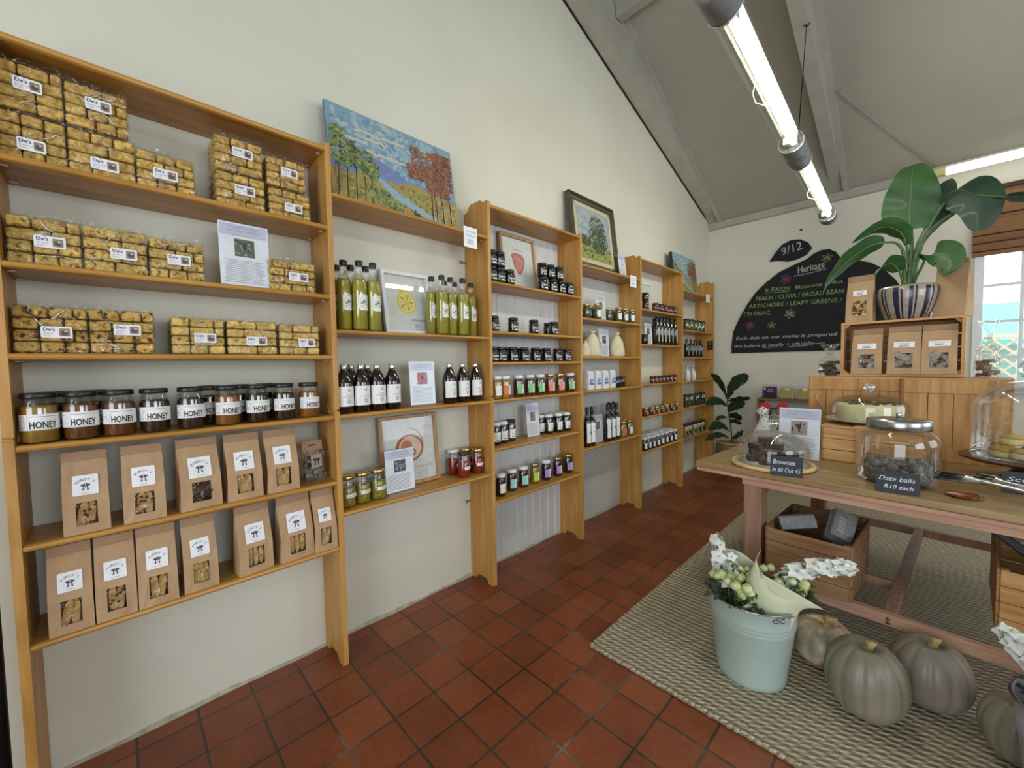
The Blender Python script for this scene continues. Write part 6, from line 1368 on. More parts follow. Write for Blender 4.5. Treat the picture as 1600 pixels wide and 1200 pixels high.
stalk([(cx+.01, cy, 1.67), (1.93, 3.195, 1.95), (2.0, 3.19, 2.04), (2.07, 3.187, 2.08)], .008, .006)
b.build('stem', m_stem, pl)
XR_ = (1, -.07, 0)
leaves = [
 ('leaf', [(1.872, 3.2, 2.02), (1.870, 3.198, 2.12), (1.874, 3.205, 2.25), (1.877, 3.235, 2.385)], .24, XR_, lambda q: (math.sin(PI*(.06+.9*q)**.85))**.55, m_leaf, .08),
 ('leaf', [(1.775, 3.165, 1.965), (1.71, 3.14, 1.955), (1.62, 3.11, 1.885), (1.545, 3.095, 1.79), (1.508, 3.09, 1.715)], .13, (.35, -.5, .8), None, m_leaf, .12),
 ('leaf', [(1.862, 3.2, 1.93), (1.845, 3.195, 2.0), (1.79, 3.175, 2.05), (1.725, 3.155, 2.045), (1.63, 3.13, 1.985)], .11, (.3, -.75, .7), None, m_leaf, .25),
 ('leaf', [(1.835, 3.18, 1.79), (1.81, 3.15, 1.835), (1.77, 3.12, 1.825), (1.735, 3.1, 1.77)], .11, (.6, -.4, .6), None, m_leaf, .1),
 ('leaf', [(1.93, 3.155, 1.83), (1.97, 3.125, 1.852), (2.02, 3.1, 1.83), (2.03, 3.07, 1.76), (2.0, 3.06, 1.72)], .14, (.9, -.3, .35), None, m_leaf, .15),
 ('leaf', [(1.93, 3.24, 2.02), (1.965, 3.25, 2.1), (2.0, 3.265, 2.2), (2.03, 3.28, 2.275)], .14, (1, 0, -.3), None, m_leafd, .1),
 ('leaf', [(2.0, 3.19, 2.165), (2.06, 3.14, 2.165), (2.12, 3.1, 2.07), (2.125, 3.085, 1.93)], .22, (.9, -.1, .35), lambda q: (math.sin(PI*(.04+.93*q)))**.6*(1-.25*q), m_leafd, -.18),
 ('leaf', [(1.90, 3.2, 1.9), (1.935, 3.195, 1.98), (1.985, 3.19, 2.03), (2.06, 3.187, 2.075)], .05, (.3, -.4, -.8), None, m_leafd, .2),
 ('leaf', [(2.2, 3.09, 2.07), (2.27, 3.06, 2.04), (2.36, 3.03, 1.97)], .05, (.2, -.6, .7), None, m_leafd, .2)]
for nm, P, w, sd, wp, mm, fo in leaves:
    b = MB(); leaf(b, P, w, sd, wp, fo, .2); b.build('leaf', [mm, m_vein if mm is m_leaf else m_stem], pl)
b = MB(); b.tube([cr([Vector(p) for p in ((2.02, 3.17, 2.165), (2.1, 3.12, 2.12), (2.2, 3.09, 2.07))], i/8) for i in range(9)], .005, 6); b.build('stem', m_stem, pl)

# ------------------------------------------------------------------ cakes and sweets on the table
def dome(t, R, hd, kr, name='glass_dome', z=0, cyl=.5, m=None):
    b = MB(); prof = [(R, z), (R, z+hd*cyl)]
    for k in range(1, 9): a = k/8*PI/2; prof.append((max(.012, R*math.cos(a)), z+hd*cyl+hd*(1-cyl)*math.sin(a)))
    b.lathe(prof, 48); b.f = [f for f in b.f if len(f) == 4]; b.m = b.m[:len(b.f)]; b.s = b.s[:len(b.f)]
    o = b.build(name, m or film('dome_glass', (.965, .975, .97), .03, .03, bst=0, fres=.5), t)
    b = MB(); b.tube([(R*math.cos(k*PI/24), R*math.sin(k*PI/24), z+.002) for k in range(48)], .0022, 6, closed=True); b.build('rim', film('rim_glass', (.9, .93, .92), .25, .05, bst=0), o)
    b = MB(); b.lathe([(.012, z+hd-.002), (.009, z+hd+.008), (kr*.7, z+hd+.014), (kr, z+hd+.014+kr*.7), (kr*.9, z+hd+.014+kr*1.2), (kr*.4, z+hd+.014+kr*1.7), (0, z+hd+.014+kr*1.75)], 24); b.build('knob', film('knob_glass', (.82, .86, .84), .3, .04, bst=0), o)
BX, BY = 1.408, 2.39
t = thing('cake_board', 'round light wooden board with a rim under the brownies at the table corner', 'board', (BX, BY, TZ+.0006))
b = MB(); b.lathe([(.17, 0), (.183, .003), (.185, .012), (.18, .019), (.168, .02), (.164, .016), (0, .016)], 56); b.build('board', m_board, t)
b = MB(); b.lathe([(.15, .0162), (.15, .0172), (0, .0172)], 48); b.build('paper_liner', mat('grey_liner', 'bcbcb4', 'c6c6be'), t)
t = thing('glass_cloche', 'low clear glass dome with knob covering the brownies', 'cake dome', (BX, BY, TZ+.0178)); dome(t, .16, .165, .026, cyl=.42)
m_br = mat('brownie', '2c1a12', '40281b', rough=.6, scale=35, bmp=.5); m_brt = mat('brownie_crust', '5c4230', '735640', rough=.5, scale=50, bmp=.3)
rnd = random.Random(2)
spots = [(-.075, -.02, 0, 'bottom'), (-.07, .0, 1, 'middle'), (-.065, -.01, 2, 'upper'), (.0, .05, 0, 'bottom'), (.0, .05, 1, 'middle'), (.005, .045, 2, 'upper'), (.075, -.01, 0, 'bottom'), (.075, -.01, 1, 'upper'), (-.03, .0, 3, 'topmost'), (-.005, -.075, 0, 'bottom')]
bp = None
for i, (x, y, l, nm) in enumerate(spots):
    lab = ['lowest brownie of the left stack under the low dome', 'middle brownie of the left stack under the low dome', 'upper brownie of the left stack under the low dome', 'lowest brownie of the rear stack under the low dome', 'middle brownie of the rear stack under the low dome', 'upper brownie of the rear stack under the low dome',
           'lower brownie of the right stack under the low dome', 'upper brownie of the right stack under the low dome', 'brownie lying across the top of the pile under the low dome', 'front brownie behind the small Brownies sign'][i]
    if bp is None:
        bp = thing('brownie', lab, 'brownie', (0, 0, 0), 0, 'brownies under the glass dome'); b = MB(); b.box(-.034, .034, -.03, .03, 0, .026); b.build('crumb', m_br, bp, bevel=.004)
        b = MB(); b.box(-.0335, .0335, -.0295, .0295, .0262, .03); b.build('crust', m_brt, bp, bevel=.0015); o = bp
    else: o = dup(bp, (0, 0, 0), 0, lab, 'brownies under the glass dome')
    o.location = (BX+x, BY+y, TZ+.0182+.0308*l); o.rotation_euler = (0, 0, rnd.uniform(-.5, .5)+(.3 if l == 3 else 0))
b = MB(); b.box(-.012, .012, -.001, .001, 0, .06)
def slate(label, loc, rz, w, h, lines_, tilt=.15):
    t = thing('slate_sign', label, 'sign', loc, 0, None, rot=(-tilt, 0, rz))
    b = MB(); b.box(0, w, 0, .004, 0, h); b.build('slate', mat('dark_slate', '262c34', '2e343c', rough=.7), t, bevel=.001)
    b = MB(); A = Art(b, flat_fn((0, -.0002, 0), (1, 0, 0), (0, 0, 1)), .0003)
    for s, u, v, hh, ww in lines_: A.text(s, w*u, h*v, h*hh, 0, 1, 'l', w=w*ww, shear=.25, off=.0, rot=-.0)
    b.build('chalk_writing', mat('bright_chalk', 'd8dade', rough=.9), t)
    b = MB(); b.prism([(.004, 0), (.035, 0.0), (.004, h*.6)], 'x', w*.45, w*.55); b.build('stand', mat('dark_slate', '262c34'), t)
    return t
slate('small slate sign reading Brownies In 60 Out 45', (1.445, 2.188, TZ+.001), .17, .125, .092, [('Brownies', .08, .58, .25, .7), ('In 60 Out 45', .06, .2, .23, .88)])
slate('small slate sign reading Date balls R10 each', (1.815, 2.2, TZ+.001), .08, .13, .085, [('Date balls', .08, .56, .22, .82), ('R10 each', .2, .2, .2, .66)])
slate('slate sign for scones at the right edge, reading Scones In 75', (2.172, 2.50, TZ+.001), .05, .14, .085, [('Scones', .1, .56, .22, .8), ('In 75 Out 55', .08, .2, .16, .84)])
# cake
PX, PY_, PZ = 1.742, 2.895, TZ+.0005+.178+.0185
t = thing('cake_plate', 'round white plate on the small crate under the large glass dome', 'plate', (PX, PY_, PZ))
b = MB(); b.lathe([(.09, 0), (.11, .004), (.175, .014), (.188, .018), (.189, .02), (.178, .018), (.155, .0075), (0, .007)], 56); b.build('plate', mat('white_china', 'c6c8c4', 'd0d2ce', rough=.15, coat=.5), t)
t = thing('frosted_cake', 'round pale green frosted cake with chopped nuts on top', 'cake', (PX, PY_, PZ+.0085))
m_fr = mat('pale_green_frosting', 'd6cc98', 'e0d6a6', rough=.6, scale=10, bmp=.4, bscale=8)
b = MB(); b.lathe([(.138, 0), (.142, .008), (.138, .045), (.14, .08), (.136, .092), (.12, .096), (0, .094)], 56, mod=lambda a, z: 1+.012*math.sin(5*a)+.008*math.sin(13*a+z*60)); b.build('frosting', m_fr, t)
b = MB(); rnd = random.Random(6)
for k in range(70):
    a = rnd.uniform(0, 2*PI); r = .125*rnd.random()**.5; b.ball((r*math.cos(a), r*math.sin(a), .098), rnd.uniform(.004, .008), 0, 6, 4, sq=(1.3, 1, .7))
b.build('nut_topping', mat('walnut_crumbs', '4c3826', '6a5038', rough=.8), t)
t = thing('glass_cloche', 'large clear glass dome with round knob over the frosted cake', 'cake dome', (PX, PY_, PZ+.0218)); dome(t, .163, .135, .026, cyl=.5)
# date ball jar
JX, JY = 1.872, 2.418
t = thing('biscuit_jar', 'big squat glass jar with steel lid holding date balls', 'jar', (JX, JY, TZ+.0006))
b = MB(); b.lathe([(.11, .0), (.13, .006), (.134, .02), (.134, .172), (.13, .2), (.112, .222), (.1, .23), (.1, .243)], 56); b.f = [f for f in b.f if len(f) == 4 or f[0] == 0 or True][:]; b.build('glass_body', film('thick_jar_glass', (.93, .95, .94), .05, .03, bst=0), t)
b = MB(); b.lathe([(.105, .234), (.107, .236), (.107, .272), (.103, .277), (.06, .282), (0, .283)], 48); l = b.build('lid', m_metal, t)
b = MB(); b.lathe([(.009, .28), (.009, .302), (.006, .305), (0, .305)], 16); b.build('knob', m_metal, l)
m_db = mat('coconut_date_ball', '5a5652', '8c8882', rough=.9, scale=120, bmp=.5, stops=[(.3, '3c3430'), (.55, '7c7670'), (.75, 'aaa69e')])
rnd = random.Random(12); dbp = None; pos = []
for layer, z in enumerate((.026, .054, .08)):
    R_ = .11-.0*layer
    rings = [(0, 1), (.046, 6), (.092, 11)] if layer < 2 else [(.05, 4), (.09, 8)]
    for rr_, n in rings:
        for k in range(n):
            a = 2*PI*k/n+layer*.35+rnd.uniform(-.08, .08); pos.append((rr_*math.cos(a), rr_*math.sin(a), z-(.008 if layer == 2 and k % 2 else 0)))
for i, p in enumerate(pos):
    lab = 'grey coconut coated date ball in the big glass jar'
    if dbp is None:
        b = MB(); b.ball((0, 0, 0), .0215, 0, 14, 9); dbp = b.build('date_ball', m_db); o = dbp; o['category'] = 'date ball'; o['group'] = 'date balls in the glass jar'; o['label'] = lab
    else: o = dbp.copy(); COL.objects.link(o)
    o.location = (JX+p[0], JY+p[1], TZ+p[2]+.003); o.rotation_euler = (rnd.random()*3, rnd.random()*3, 0)
# paper notice, rooster
t = acrylic('large white notice with portrait photo standing behind the brownie dome', 0, 0, 0, .19, .28, 'xxxxxxxx', ('b89a94', '3a3030'), .0, foot=False)
t.location = (1.472, 2.64, TZ+.0006); t.rotation_euler = (-.1, 0, 0)
t.rotation_euler = (Matrix.Rotation(-.066, 3, 'Z') @ Matrix.Rotation(-.1, 3, 'X') @ Matrix.Rotation(-PI/2, 3, 'Z')).to_euler()
t = thing('rooster_ornament', 'white rooster ornament with black spots, red comb and patterned wing', 'ornament', (1.325, 2.76, TZ+.0006), -.1)
m_rw = mat('white_spotted', 'cfcfcb', 'd9d9d5', rough=.35); m_sp = mat('black_spot', '17171a', rough=.4); m_comb = mat('red_comb', '9c1a22', 'ac2028', rough=.4)
m_wing = mat('patterned_wing', '5a4c3c', 'a09078', rough=.5, scale=170, stops=[(.38, '2c2620'), (.5, '7d6c54'), (.62, 'b0a488')])
b = MB()
bd = [(.035, 0, 0), (.062, 0, .02), (.07, 0, .06)]
def body(u, v):
    a = 2*PI*u; z = .225*v; w = (.05+.035*math.sin(PI*min(1, v*1.15)))*(1-.62*max(0, v-.35)/.65)
    cx_ = -.005-.045*v**2; return (cx_+w*math.cos(a)*1.15, w*.8*math.sin(a), z)
b.grid(body, 26, 16); b.ball((-.052, 0, .235), .03, 0, 16, 10, sq=(1.05, .85, 1)); b.build('body', m_rw, t)
b = MB(); rnd = random.Random(3)
for k in range(150):
    u, v = rnd.random(), rnd.random()*.97; p = Vector(body(u, v)); c = Vector((-.005-.045*v**2, 0, p.z)); nn = (p-c).normalized(); R = nn.to_track_quat('Z', 'Y').to_matrix(); b.ball(p, rnd.uniform(.0025, .005), 0, 7, 4, R, (1, .7, .25))
for k in range(30):
    nn = Vector((rnd.uniform(-1, 1), rnd.uniform(-1, .2), rnd.uniform(-1, 1))).normalized(); b.ball(Vector((-.052, 0, .235))+Vector((nn.x*.031, nn.y*.0255, nn.z*.03)), .003, 0, 6, 4)
b.build('spots', m_sp, t)
b = MB(); b.prism([(-.085, .25), (-.078, .272), (-.068, .268), (-.06, .288), (-.045, .282), (-.03, .292), (-.012, .278), (-.008, .258), (-.03, .25), (-.06, .252)], 'y', -.007, .007); b.build('comb', m_comb, t, bevel=.004)
b = MB(); b.prism([(.02, .262), (.028, .285), (.045, .3), (.065, .298), (.078, .28), (.07, .262), (.045, .252)], 'y', -.01, .01); b.build('tail_tip', m_comb, t, bevel=.005)
b = MB(); b.ball((-.082, -.004, .205), .011, 0, 8, 6, sq=(.8, .5, 1.3)); b.build('wattle', m_comb, t)
b = MB(); b.lathe([(.007, 0), (.004, .01), (0, .018)], 8); R = Matrix.Rotation(-PI/2, 3, 'Y'); b.v = [tuple(R @ Vector(v)+Vector((-.08, 0, .232))) for v in b.v]; b.build('beak', mat('yellow_beak', 'c9a53a'), t)
b = MB(); b.ball((.045, 0, .17), .06, 0, 16, 10, Matrix.Rotation(-.9, 3, 'Y'), (.8, .75, 1.25)); b.ball((.045, 0, .235), .03, 0, 12, 8, sq=(.9, .5, 1.2)); b.build('wing', m_wing, t)
# cake stand with scones
SX, SY = 2.27, 2.76
m_sw = wood('dark_stand_wood', ['2e1510', '45211a', '5c3024'], 'x', rough=.35, coat=.3)
t = thing('wooden_cake_stand', 'dark wooden pedestal cake stand at the right edge of the table', 'cake stand', (SX, SY, TZ+.0006))
b = MB(); b.lathe([(.085, 0), (.088, .01), (.06, .04), (.045, .06), (.06, .085)], 40); b.build('pedestal', m_sw, t)
b = MB(); b.lathe([(.06, .085), (.19, .088), (.205, .094), (.207, .102), (.2, .106), (0, .106)], 56); b.build('plate', m_sw, t)
b = MB(); b.grid(lambda u, v: (-.13+.26*u, -.13+.26*v, .108+.002*math.sin(u*9)*math.sin(v*7)), 10, 10); b.build('paper_napkin', mat('pale_napkin', 'b8b8b4', 'c8c8c4'), t)
t = thing('glass_cloche', 'tall clear glass dome with wide flat knob over the scones', 'cake dome', (SX, SY, TZ+.1085)); dome(t, .172, .33, .045, cyl=.62)
scp = None; m_sc = mat('scone_crust', 'a88438', 'c4a45a', rough=.7, scale=18, bmp=.4); m_sc2 = mat('scone_side', 'c2b078', 'cfbf8c', rough=.8)
for i, (x, y, z, a) in enumerate([(-.085, -.06, 0, .2), (-.03, -.1, 0, 1), (.01, .0, 0, 2), (.09, -.03, 0, 3), (-.07, .06, 0, .4), (.04, -.02, .048, .9), (-.05, -.02, .048, 2.2)]):
    lab = ['pale scone at the left front under the tall dome', 'front scone under the tall dome', 'scone in the middle of the dark stand', 'scone at the far right under the tall dome', 'scone at the back left under the tall dome', 'scone lying on top toward the right under the tall dome', 'scone lying on top toward the left under the tall dome'][i]
    if scp is None:
        scp = thing('scone', lab, 'scone', (0, 0, 0), 0, 'scones under the tall dome'); b = MB(); b.lathe([(.03, 0), (.036, .006), (.035, .028)], 20, mod=lambda a, z: 1+.05*math.sin(3*a)); b.build('side', m_sc2, scp)
        b = MB(); b.lathe([(.0355, .0265), (.037, .032), (.028, .044), (0, .048)], 20, mod=lambda a, z: 1+.05*math.sin(3*a)); b.build('crust', m_sc, scp); o = scp
    else: o = dup(scp, (0, 0, 0), 0, lab, 'scones under the tall dome')
    o.location = (SX+x, SY+y, TZ+.112+z); o.rotation_euler = (0.05, .05, a)
# copper spoon rest and tongs
t = thing('copper_spoon_rest', 'small round copper dish on the table in front of the tongs', 'dish', (2.062, 2.318, TZ+.0006))
b = MB(); b.lathe([(.03, 0), (.046, .004), (.052, .009), (.051, .01), (.044, .0055), (0, .003)], 32); b.build('dish', mat('copper', 'a8643e', 'b87048', rough=.2, metal=1.0), t)
t = thing('serving_tongs', 'shiny steel serving tongs lying over the table edge side', 'tongs', (0, 0, 0))
def arm(pa, pb, lift):
    b = MB(); pa, pb = Vector(pa), Vector(pb); d_ = (pb-pa); s = (d_.cross(Vector((0, 0, 1))).normalized()-Vector((0, 0, .9))).normalized()
    def S(u, v):
        w = .009+.014*min(1, max(0, (.36-u)/.1)); c = pa+d_*u+Vector((0, 0, lift*math.sin(PI*u))); return tuple(c+s*(w*(v-.5)*2)+Vector((0, 0, .004*(1-abs(v-.5)*2))))
    b.grid(S, 24, 4)
    return b
for pa, pb in (((1.985, 2.44, TZ+.05), (2.31, 2.24, TZ+.045)), ((2.085, 2.46, TZ+.055), (2.315, 2.25, TZ+.047))):
    b = arm(pa, pb, .012); o = b.build('arm', m_metal, t); sd = o.modifiers.new('s', 'SOLIDIFY'); sd.thickness = .0018
    pa_, pb_ = Vector(pa), Vector(pb); d_ = pb_-pa_; s_ = (d_.cross(Vector((0, 0, 1))).normalized()-Vector((0, 0, .9))).normalized(); nn = s_.cross(d_).normalized(); nn = nn if nn.z > 0 else -nn; b = MB()
    for k in (-1, 0, 1):
        c0 = pa_+d_*.05+s_*.013*k+nn*.0055+Vector((0, 0, .002)); c1 = pa_+d_*.24+s_*.013*k+nn*.0055+Vector((0, 0, .008)); b.tube([c0, c1], .0028, 6)
    b.build('slot', m_black, o)
b = MB(); b.tube([(2.05, 2.40, TZ+.003), (2.05, 2.395, TZ+.05)], .004, 6)
b = MB(); b.lathe([(.012, 0), (.012, .02), (.01, .024), (0, .024)], 12, c=(2.312, 2.245, TZ+.036)); b.build('hinge', m_metal, t)

# ------------------------------------------------------------------ under the table
uc = crate('wooden crate of egg boxes under the left side of the table', (1.425, 2.235, .246), -.05, .315, .46, .245, slats=4, dark=True)
m_pulp = mat('grey_egg_pulp', '7c7a78', '8c8a88', rough=.9, scale=60, bmp=.4)
def eggbox(label, loc, rot):
    t = thing('egg_box', label, 'egg box', loc, 0, 'grey cardboard egg boxes', rot=rot); L_, W_2 = .15, .1
    b = MB(); b.prism([(-.05, 0), (.05, 0), (.052, .03), (.045, .062), (.03, .068), (-.03, .068), (-.045, .062), (-.052, .03)], 'y', -.075, .075); b.build('lid', m_pulp, t, bevel=.006, seg=3)
    b = MB()
    for k in range(5): b.box(-.028, .0, -.045+.017*k, -.036+.017*k, .067, .0695)
    b.build('vent_slots', mat('slot_grey', '2a2a2a' if False else 'a8a49e'), t)
    b = MB(); b.box(-.054, .054, -.077, .077, .026, .032); b.build('rim', m_pulp, t); return t
eggbox('egg box with five pale slots tilted in the crate under the table', (1.52, 2.40, .455), (.2, -.35, -1.2))
eggbox('egg box tipped up against the right side of the crate under the table', (1.668, 2.45, .475), (.75, .45, .3))
for i in range(4):
    o = dup([x for x in bpy.data.objects if x.name == 'egg_box.001'][0], (1.50+.13*(i % 2), 2.36+.16*(i//2), .29), (0), f'egg box lying flat low in the crate, {["front left", "front right", "back left", "back right"][i]}', 'grey cardboard egg boxes'); o.rotation_euler = (0, 0, 0); o.scale = (.95, .9, .9)
crate('wooden crate with wide end boards under the right side of the table', (2.165, 2.36, .246), -.05, .4, .5, .25, slats=4)
t = thing('black_tray', 'black tray with clear lid tilted on the right crate under the table', 'tray', (2.215, 2.43, .545), rot=(0, .72, -.05))
b = MB(); b.box(-.13, .13, 0, .3, 0, .03); b.build('tray_base', m_black, t, bevel=.006)
b = MB(); b.box(-.125, .125, .005, .295, .031, .075); b.build('clear_lid', m_film, t, bevel=.01)

# ------------------------------------------------------------------ buckets of flowers
def bucket(label, x, y, col, r0=.124, r1=.163, h=.335, hang=-1.0):
    t = thing('metal_bucket', label, 'bucket', (x, y, .0125)); m = mat('bucket_'+col[0], *col, rough=.4, scale=5, coat=.15)
    def R(z): return r0+(r1-r0)*z/h
    prof = [(r0-.006, 0.0), (r0, .004), (R(.02), .02)]
    for z in (.235, .25, .265): prof += [(R(z)-.0005, z-.005), (R(z)+.002, z), (R(z)-.0005, z+.005)]
    prof += [(R(.3), .3), (r1, h-.004), (r1+.003, h), (r1-.002, h+.001), (r1-.004, h-.004), (r0-.003, .012), (0, .011)]
    b = MB(); b.lathe(prof, 64); b.build('pail', m, t)
    b = MB(); b.tube([((r1+.001)*math.cos(k*PI/32), (r1+.001)*math.sin(k*PI/32), h) for k in range(64)], .0028, 6, closed=True); b.build('rim', m_metal, t)
    for s in (0, PI):
        a = hang+s; b = MB(); p = Vector((math.cos(a), math.sin(a), 0)); q = Vector((-math.sin(a), math.cos(a), 0)); c = p*(r1+.002)
        b.ball(c+Vector((0, 0, h-.02))-q*.012, .008, 0, 8, 5); b.ball(c+Vector((0, 0, h-.02))+q*.012, .008, 0, 8, 5); b.tube([c+Vector((0, 0, h-.02))-q*.012, c+p*.006+Vector((0, 0, h-.004)), c+Vector((0, 0, h-.02))+q*.012], .003, 6); b.build('handle_lug', m_metal, t)
    b = MB(); a = hang; pts = []
    for k in range(17):
        u = PI*k/16; q = Vector((math.cos(a), math.sin(a), 0))*math.cos(u)+Vector((-math.sin(a), math.cos(a), 0))*math.sin(u)*.995
        pts.append(tuple(q*(r1+.006)+Vector((0, 0, h-.012+.012*math.sin(u)))))
    b.tube(pts, .0022, 6); b.build('handle', m_metal, t); return t
m_pet = mat('white_petal', 'd4d6d0', 'e2e4de', rough=.5); m_bud = mat('green_white_bud', 'b4bc7c', 'ccd29c', rough=.5); m_fol = mat('dark_foliage', '2c4024', '3e5430', rough=.6); m_cen = mat('pale_green_centre', 'a0a868', 'b0b878')
m_wrap = mat('cream_wrapping', 'c0c2a0', 'cccdae', rough=.6, scale=6)
def bloom(b, c, d_, s, rnd):
    d_ = Vector(d_).normalized(); R = d_.to_track_quat('Z', 'Y').to_matrix(); c = Vector(c)
    for k in range(5):
        a = 2*PI*k/5+rnd.random()*.3
        def S(u, v, a=a): 
            L_ = s*u; w = s*.42*math.sin(PI*min(1, u**.7*.97)); x = (v-.5)*2*w; z = s*(.35*u-.5*u*u)+abs(v-.5)*.25*s*u
            p = Vector((L_*math.cos(a)-x*math.sin(a), L_*math.sin(a)+x*math.cos(a), z)); return tuple(c+R @ p)
        b.grid(S, 4, 3, 0)
    b.ball(c+d_*s*.12, s*.13, 1, 6, 4)
def spike(t, name, pts, n, s, seed, rad=.022):
    rnd = random.Random(seed); P = [Vector(p) for p in pts]
    b = MB(); b.tube([cr(P, i/10) for i in range(11)], .0035, 6); b.build('flower_stem', m_stem, t)
    b = MB()
    for i in range(n):
        u = .3+.7*i/(n-1); c = cr(P, u); tg = (cr(P, min(1, u+.03))-cr(P, u-.03)).normalized(); a = i*2.4; o = tg.orthogonal().normalized(); q = Matrix.Rotation(a, 3, tg) @ o
        sc_ = s*(1.05-.35*u*(i/(n-1))); bloom(b, c+q*rad*(1.1-.5*i/n), q+tg*.4, sc_, rnd)
    b.build(name, [m_pet, m_cen], t)
def buds(t, c, R_, n, seed, zs=.05, s=(.009, .017)):
    rnd = random.Random(seed); b = MB(); fb = MB(); sb = MB()
    for k in range(n):
        a = rnd.uniform(0, 2*PI); r = R_*rnd.random()**.5; p = Vector((c[0]+r*math.cos(a), c[1]+r*math.sin(a), c[2]+rnd.uniform(-.3, 1)*zs)); q = rnd.uniform(*s)
        b.ball(p, q, 0, 10, 7, sq=(1, 1, .9)); sb.tube([(c[0]+(p.x-c[0])*.3, c[1]+(p.y-c[1])*.3, c[2]-.16), tuple(p)], .002, 5)
        if q > .013:
            for j in range(3): b.lathe([(q*.5*(1-j*.25), q*.86+j*.001), (q*.35*(1-j*.25), q*.95+j*.001)], 9, 1, c=tuple(p))
    for k in range(n*3):
        a = rnd.uniform(0, 2*PI); r = R_*1.1*rnd.random()**.5; p = Vector((c[0]+r*math.cos(a), c[1]+r*math.sin(a), c[2]-.02+rnd.uniform(-.04, .03)))
        leaf(fb, [p, p+Vector((math.cos(a)*.02, math.sin(a)*.02, .015)), p+Vector((math.cos(a)*.04, math.sin(a)*.04, .01))], .022, (-math.sin(a), math.cos(a), .2), fold=.2, vein=None, nu=4, nv=2)
    b.build('buds', [m_bud, m_cen], t); fb.build('foliage', m_fol, t); sb.build('stalks', m_stem, t)
def wrapcone(b, base, top, r0, r1, a0, a1, dz, wav):
    base, top = Vector(base), Vector(top); ax = (top-base).normalized(); e1 = ax.orthogonal().normalized(); e2 = ax.cross(e1)
    def S(u, v): 
        a = a0+(a1-a0)*u; r = r0+(r1-r0)*v; return tuple(base+(top-base)*v*(1+dz(u)*v)+(e1*math.cos(a)+e2*math.sin(a))*r)
    b.grid(S, 24, 10)
B1 = (1.466, 1.828)
bk = bucket('pale mint green metal bucket of wrapped white flowers standing on the rug', B1[0], B1[1], ('9fb0a6', 'a9b9af'), hang=-.75)
t = thing('flower_bouquet', 'left cream-wrapped bouquet of white stocks and green buds in the mint bucket', 'bouquet', (B1[0]-.045, B1[1]-.01, .03))
def bqwrap(t, sheets):
    for k, P in enumerate(sheets):
        b = MB(); P = [[Vector(p) for p in row] for row in P]
        def S(u, v): 
            rows = [cr(r, u) for r in P]; return tuple(cr(rows, v))
        b.grid(S, 14, 14); o = b.build('wrapping_sheet', m_wrap, t); sd = o.modifiers.new('s', 'SOLIDIFY'); sd.thickness = .0008
buds(t, (-.0, -.02, .335), .095, 34, 1, .05, (.011, .023))
spike(t, 'white_blossom', [(0, 0, .1), (-.05, .0, .3), (-.085, .02, .42), (-.1, .03, .50)], 14, .038, 2)
spike(t, 'white_blossom', [(0, 0, .1), (-.02, .03, .3), (-.04, .05, .38), (-.045, .06, .43)], 9, .03, 3)
bqwrap(t, [
 [[(-.1, .07, .22), (-.05, .1, .22), (.02, .1, .2), (.08, .02, .2)], [(-.13, .08, .3), (-.06, .12, .31), (.03, .12, .3), (.095, .03, .3)], [(-.13, .1, .42), (-.05, .13, .42), (.02, .13, .39), (.085, .07, .36)]],
 [[(.09, .07, .2), (.09, .02, .2), (.07, -.05, .2), (.03, -.1, .2)], [(.08, .07, .33), (.085, .02, .32), (.075, -.05, .31), (.045, -.115, .305)], [(.04, .08, .43), (.055, .03, .39), (.07, -.04, .34), (.06, -.12, .315)]]])
t = thing('flower_bouquet', 'right bouquet in the mint bucket with a big folded cream paper collar', 'bouquet', (B1[0]+.055, B1[1]+.03, .03))
buds(t, (.03, .03, .36), .085, 26, 11, .04, (.011, .022))
spike(t, 'white_blossom', [(0, 0, .1), (.03, .04, .34), (.1, .06, .43), (.2, .07, .475), (.25, .07, .49)], 26, .038, 12)
bqwrap(t, [
 [[(-.065, -.05, .16), (-.03, -.09, .16), (.03, -.1, .16), (.07, -.09, .16)], [(-.075, -.05, .34), (-.045, -.10, .335), (.03, -.12, .33), (.1, -.09, .33)], [(-.02, -.04, .51), (-.03, -.06, .46), (.03, -.1, .38), (.15, -.09, .37)]],
 [[(-.02, -.085, .18), (.02, -.09, .18), (.05, -.09, .18), (.075, -.08, .18)], [(-.01, -.1, .32), (.04, -.105, .325), (.085, -.1, .33), (.12, -.085, .335)], [(-.01, -.08, .43), (.055, -.085, .415), (.13, -.09, .395), (.19, -.09, .375)]]])
B2 = (2.303, 1.79)
bucket('lilac grey metal bucket of white flowers cropped by the right edge', B2[0], B2[1], ('a49eac', 'aea8b6'), hang=2.4)
t = thing('flower_bouquet', 'bouquet of white flowers in the lilac bucket at the right edge', 'bouquet', (B2[0], B2[1], .03))
buds(t, (-.02, .02, .33), .11, 26, 21, .05)
spike(t, 'white_blossom', [(0, 0, .1), (-.06, .05, .32), (-.12, .1, .38), (-.165, .135, .42)], 16, .044, 22)
spike(t, 'white_blossom', [(0, 0, .1), (-.02, .0, .3), (-.06, .01, .38), (-.075, .02, .45)], 12, .04, 23)

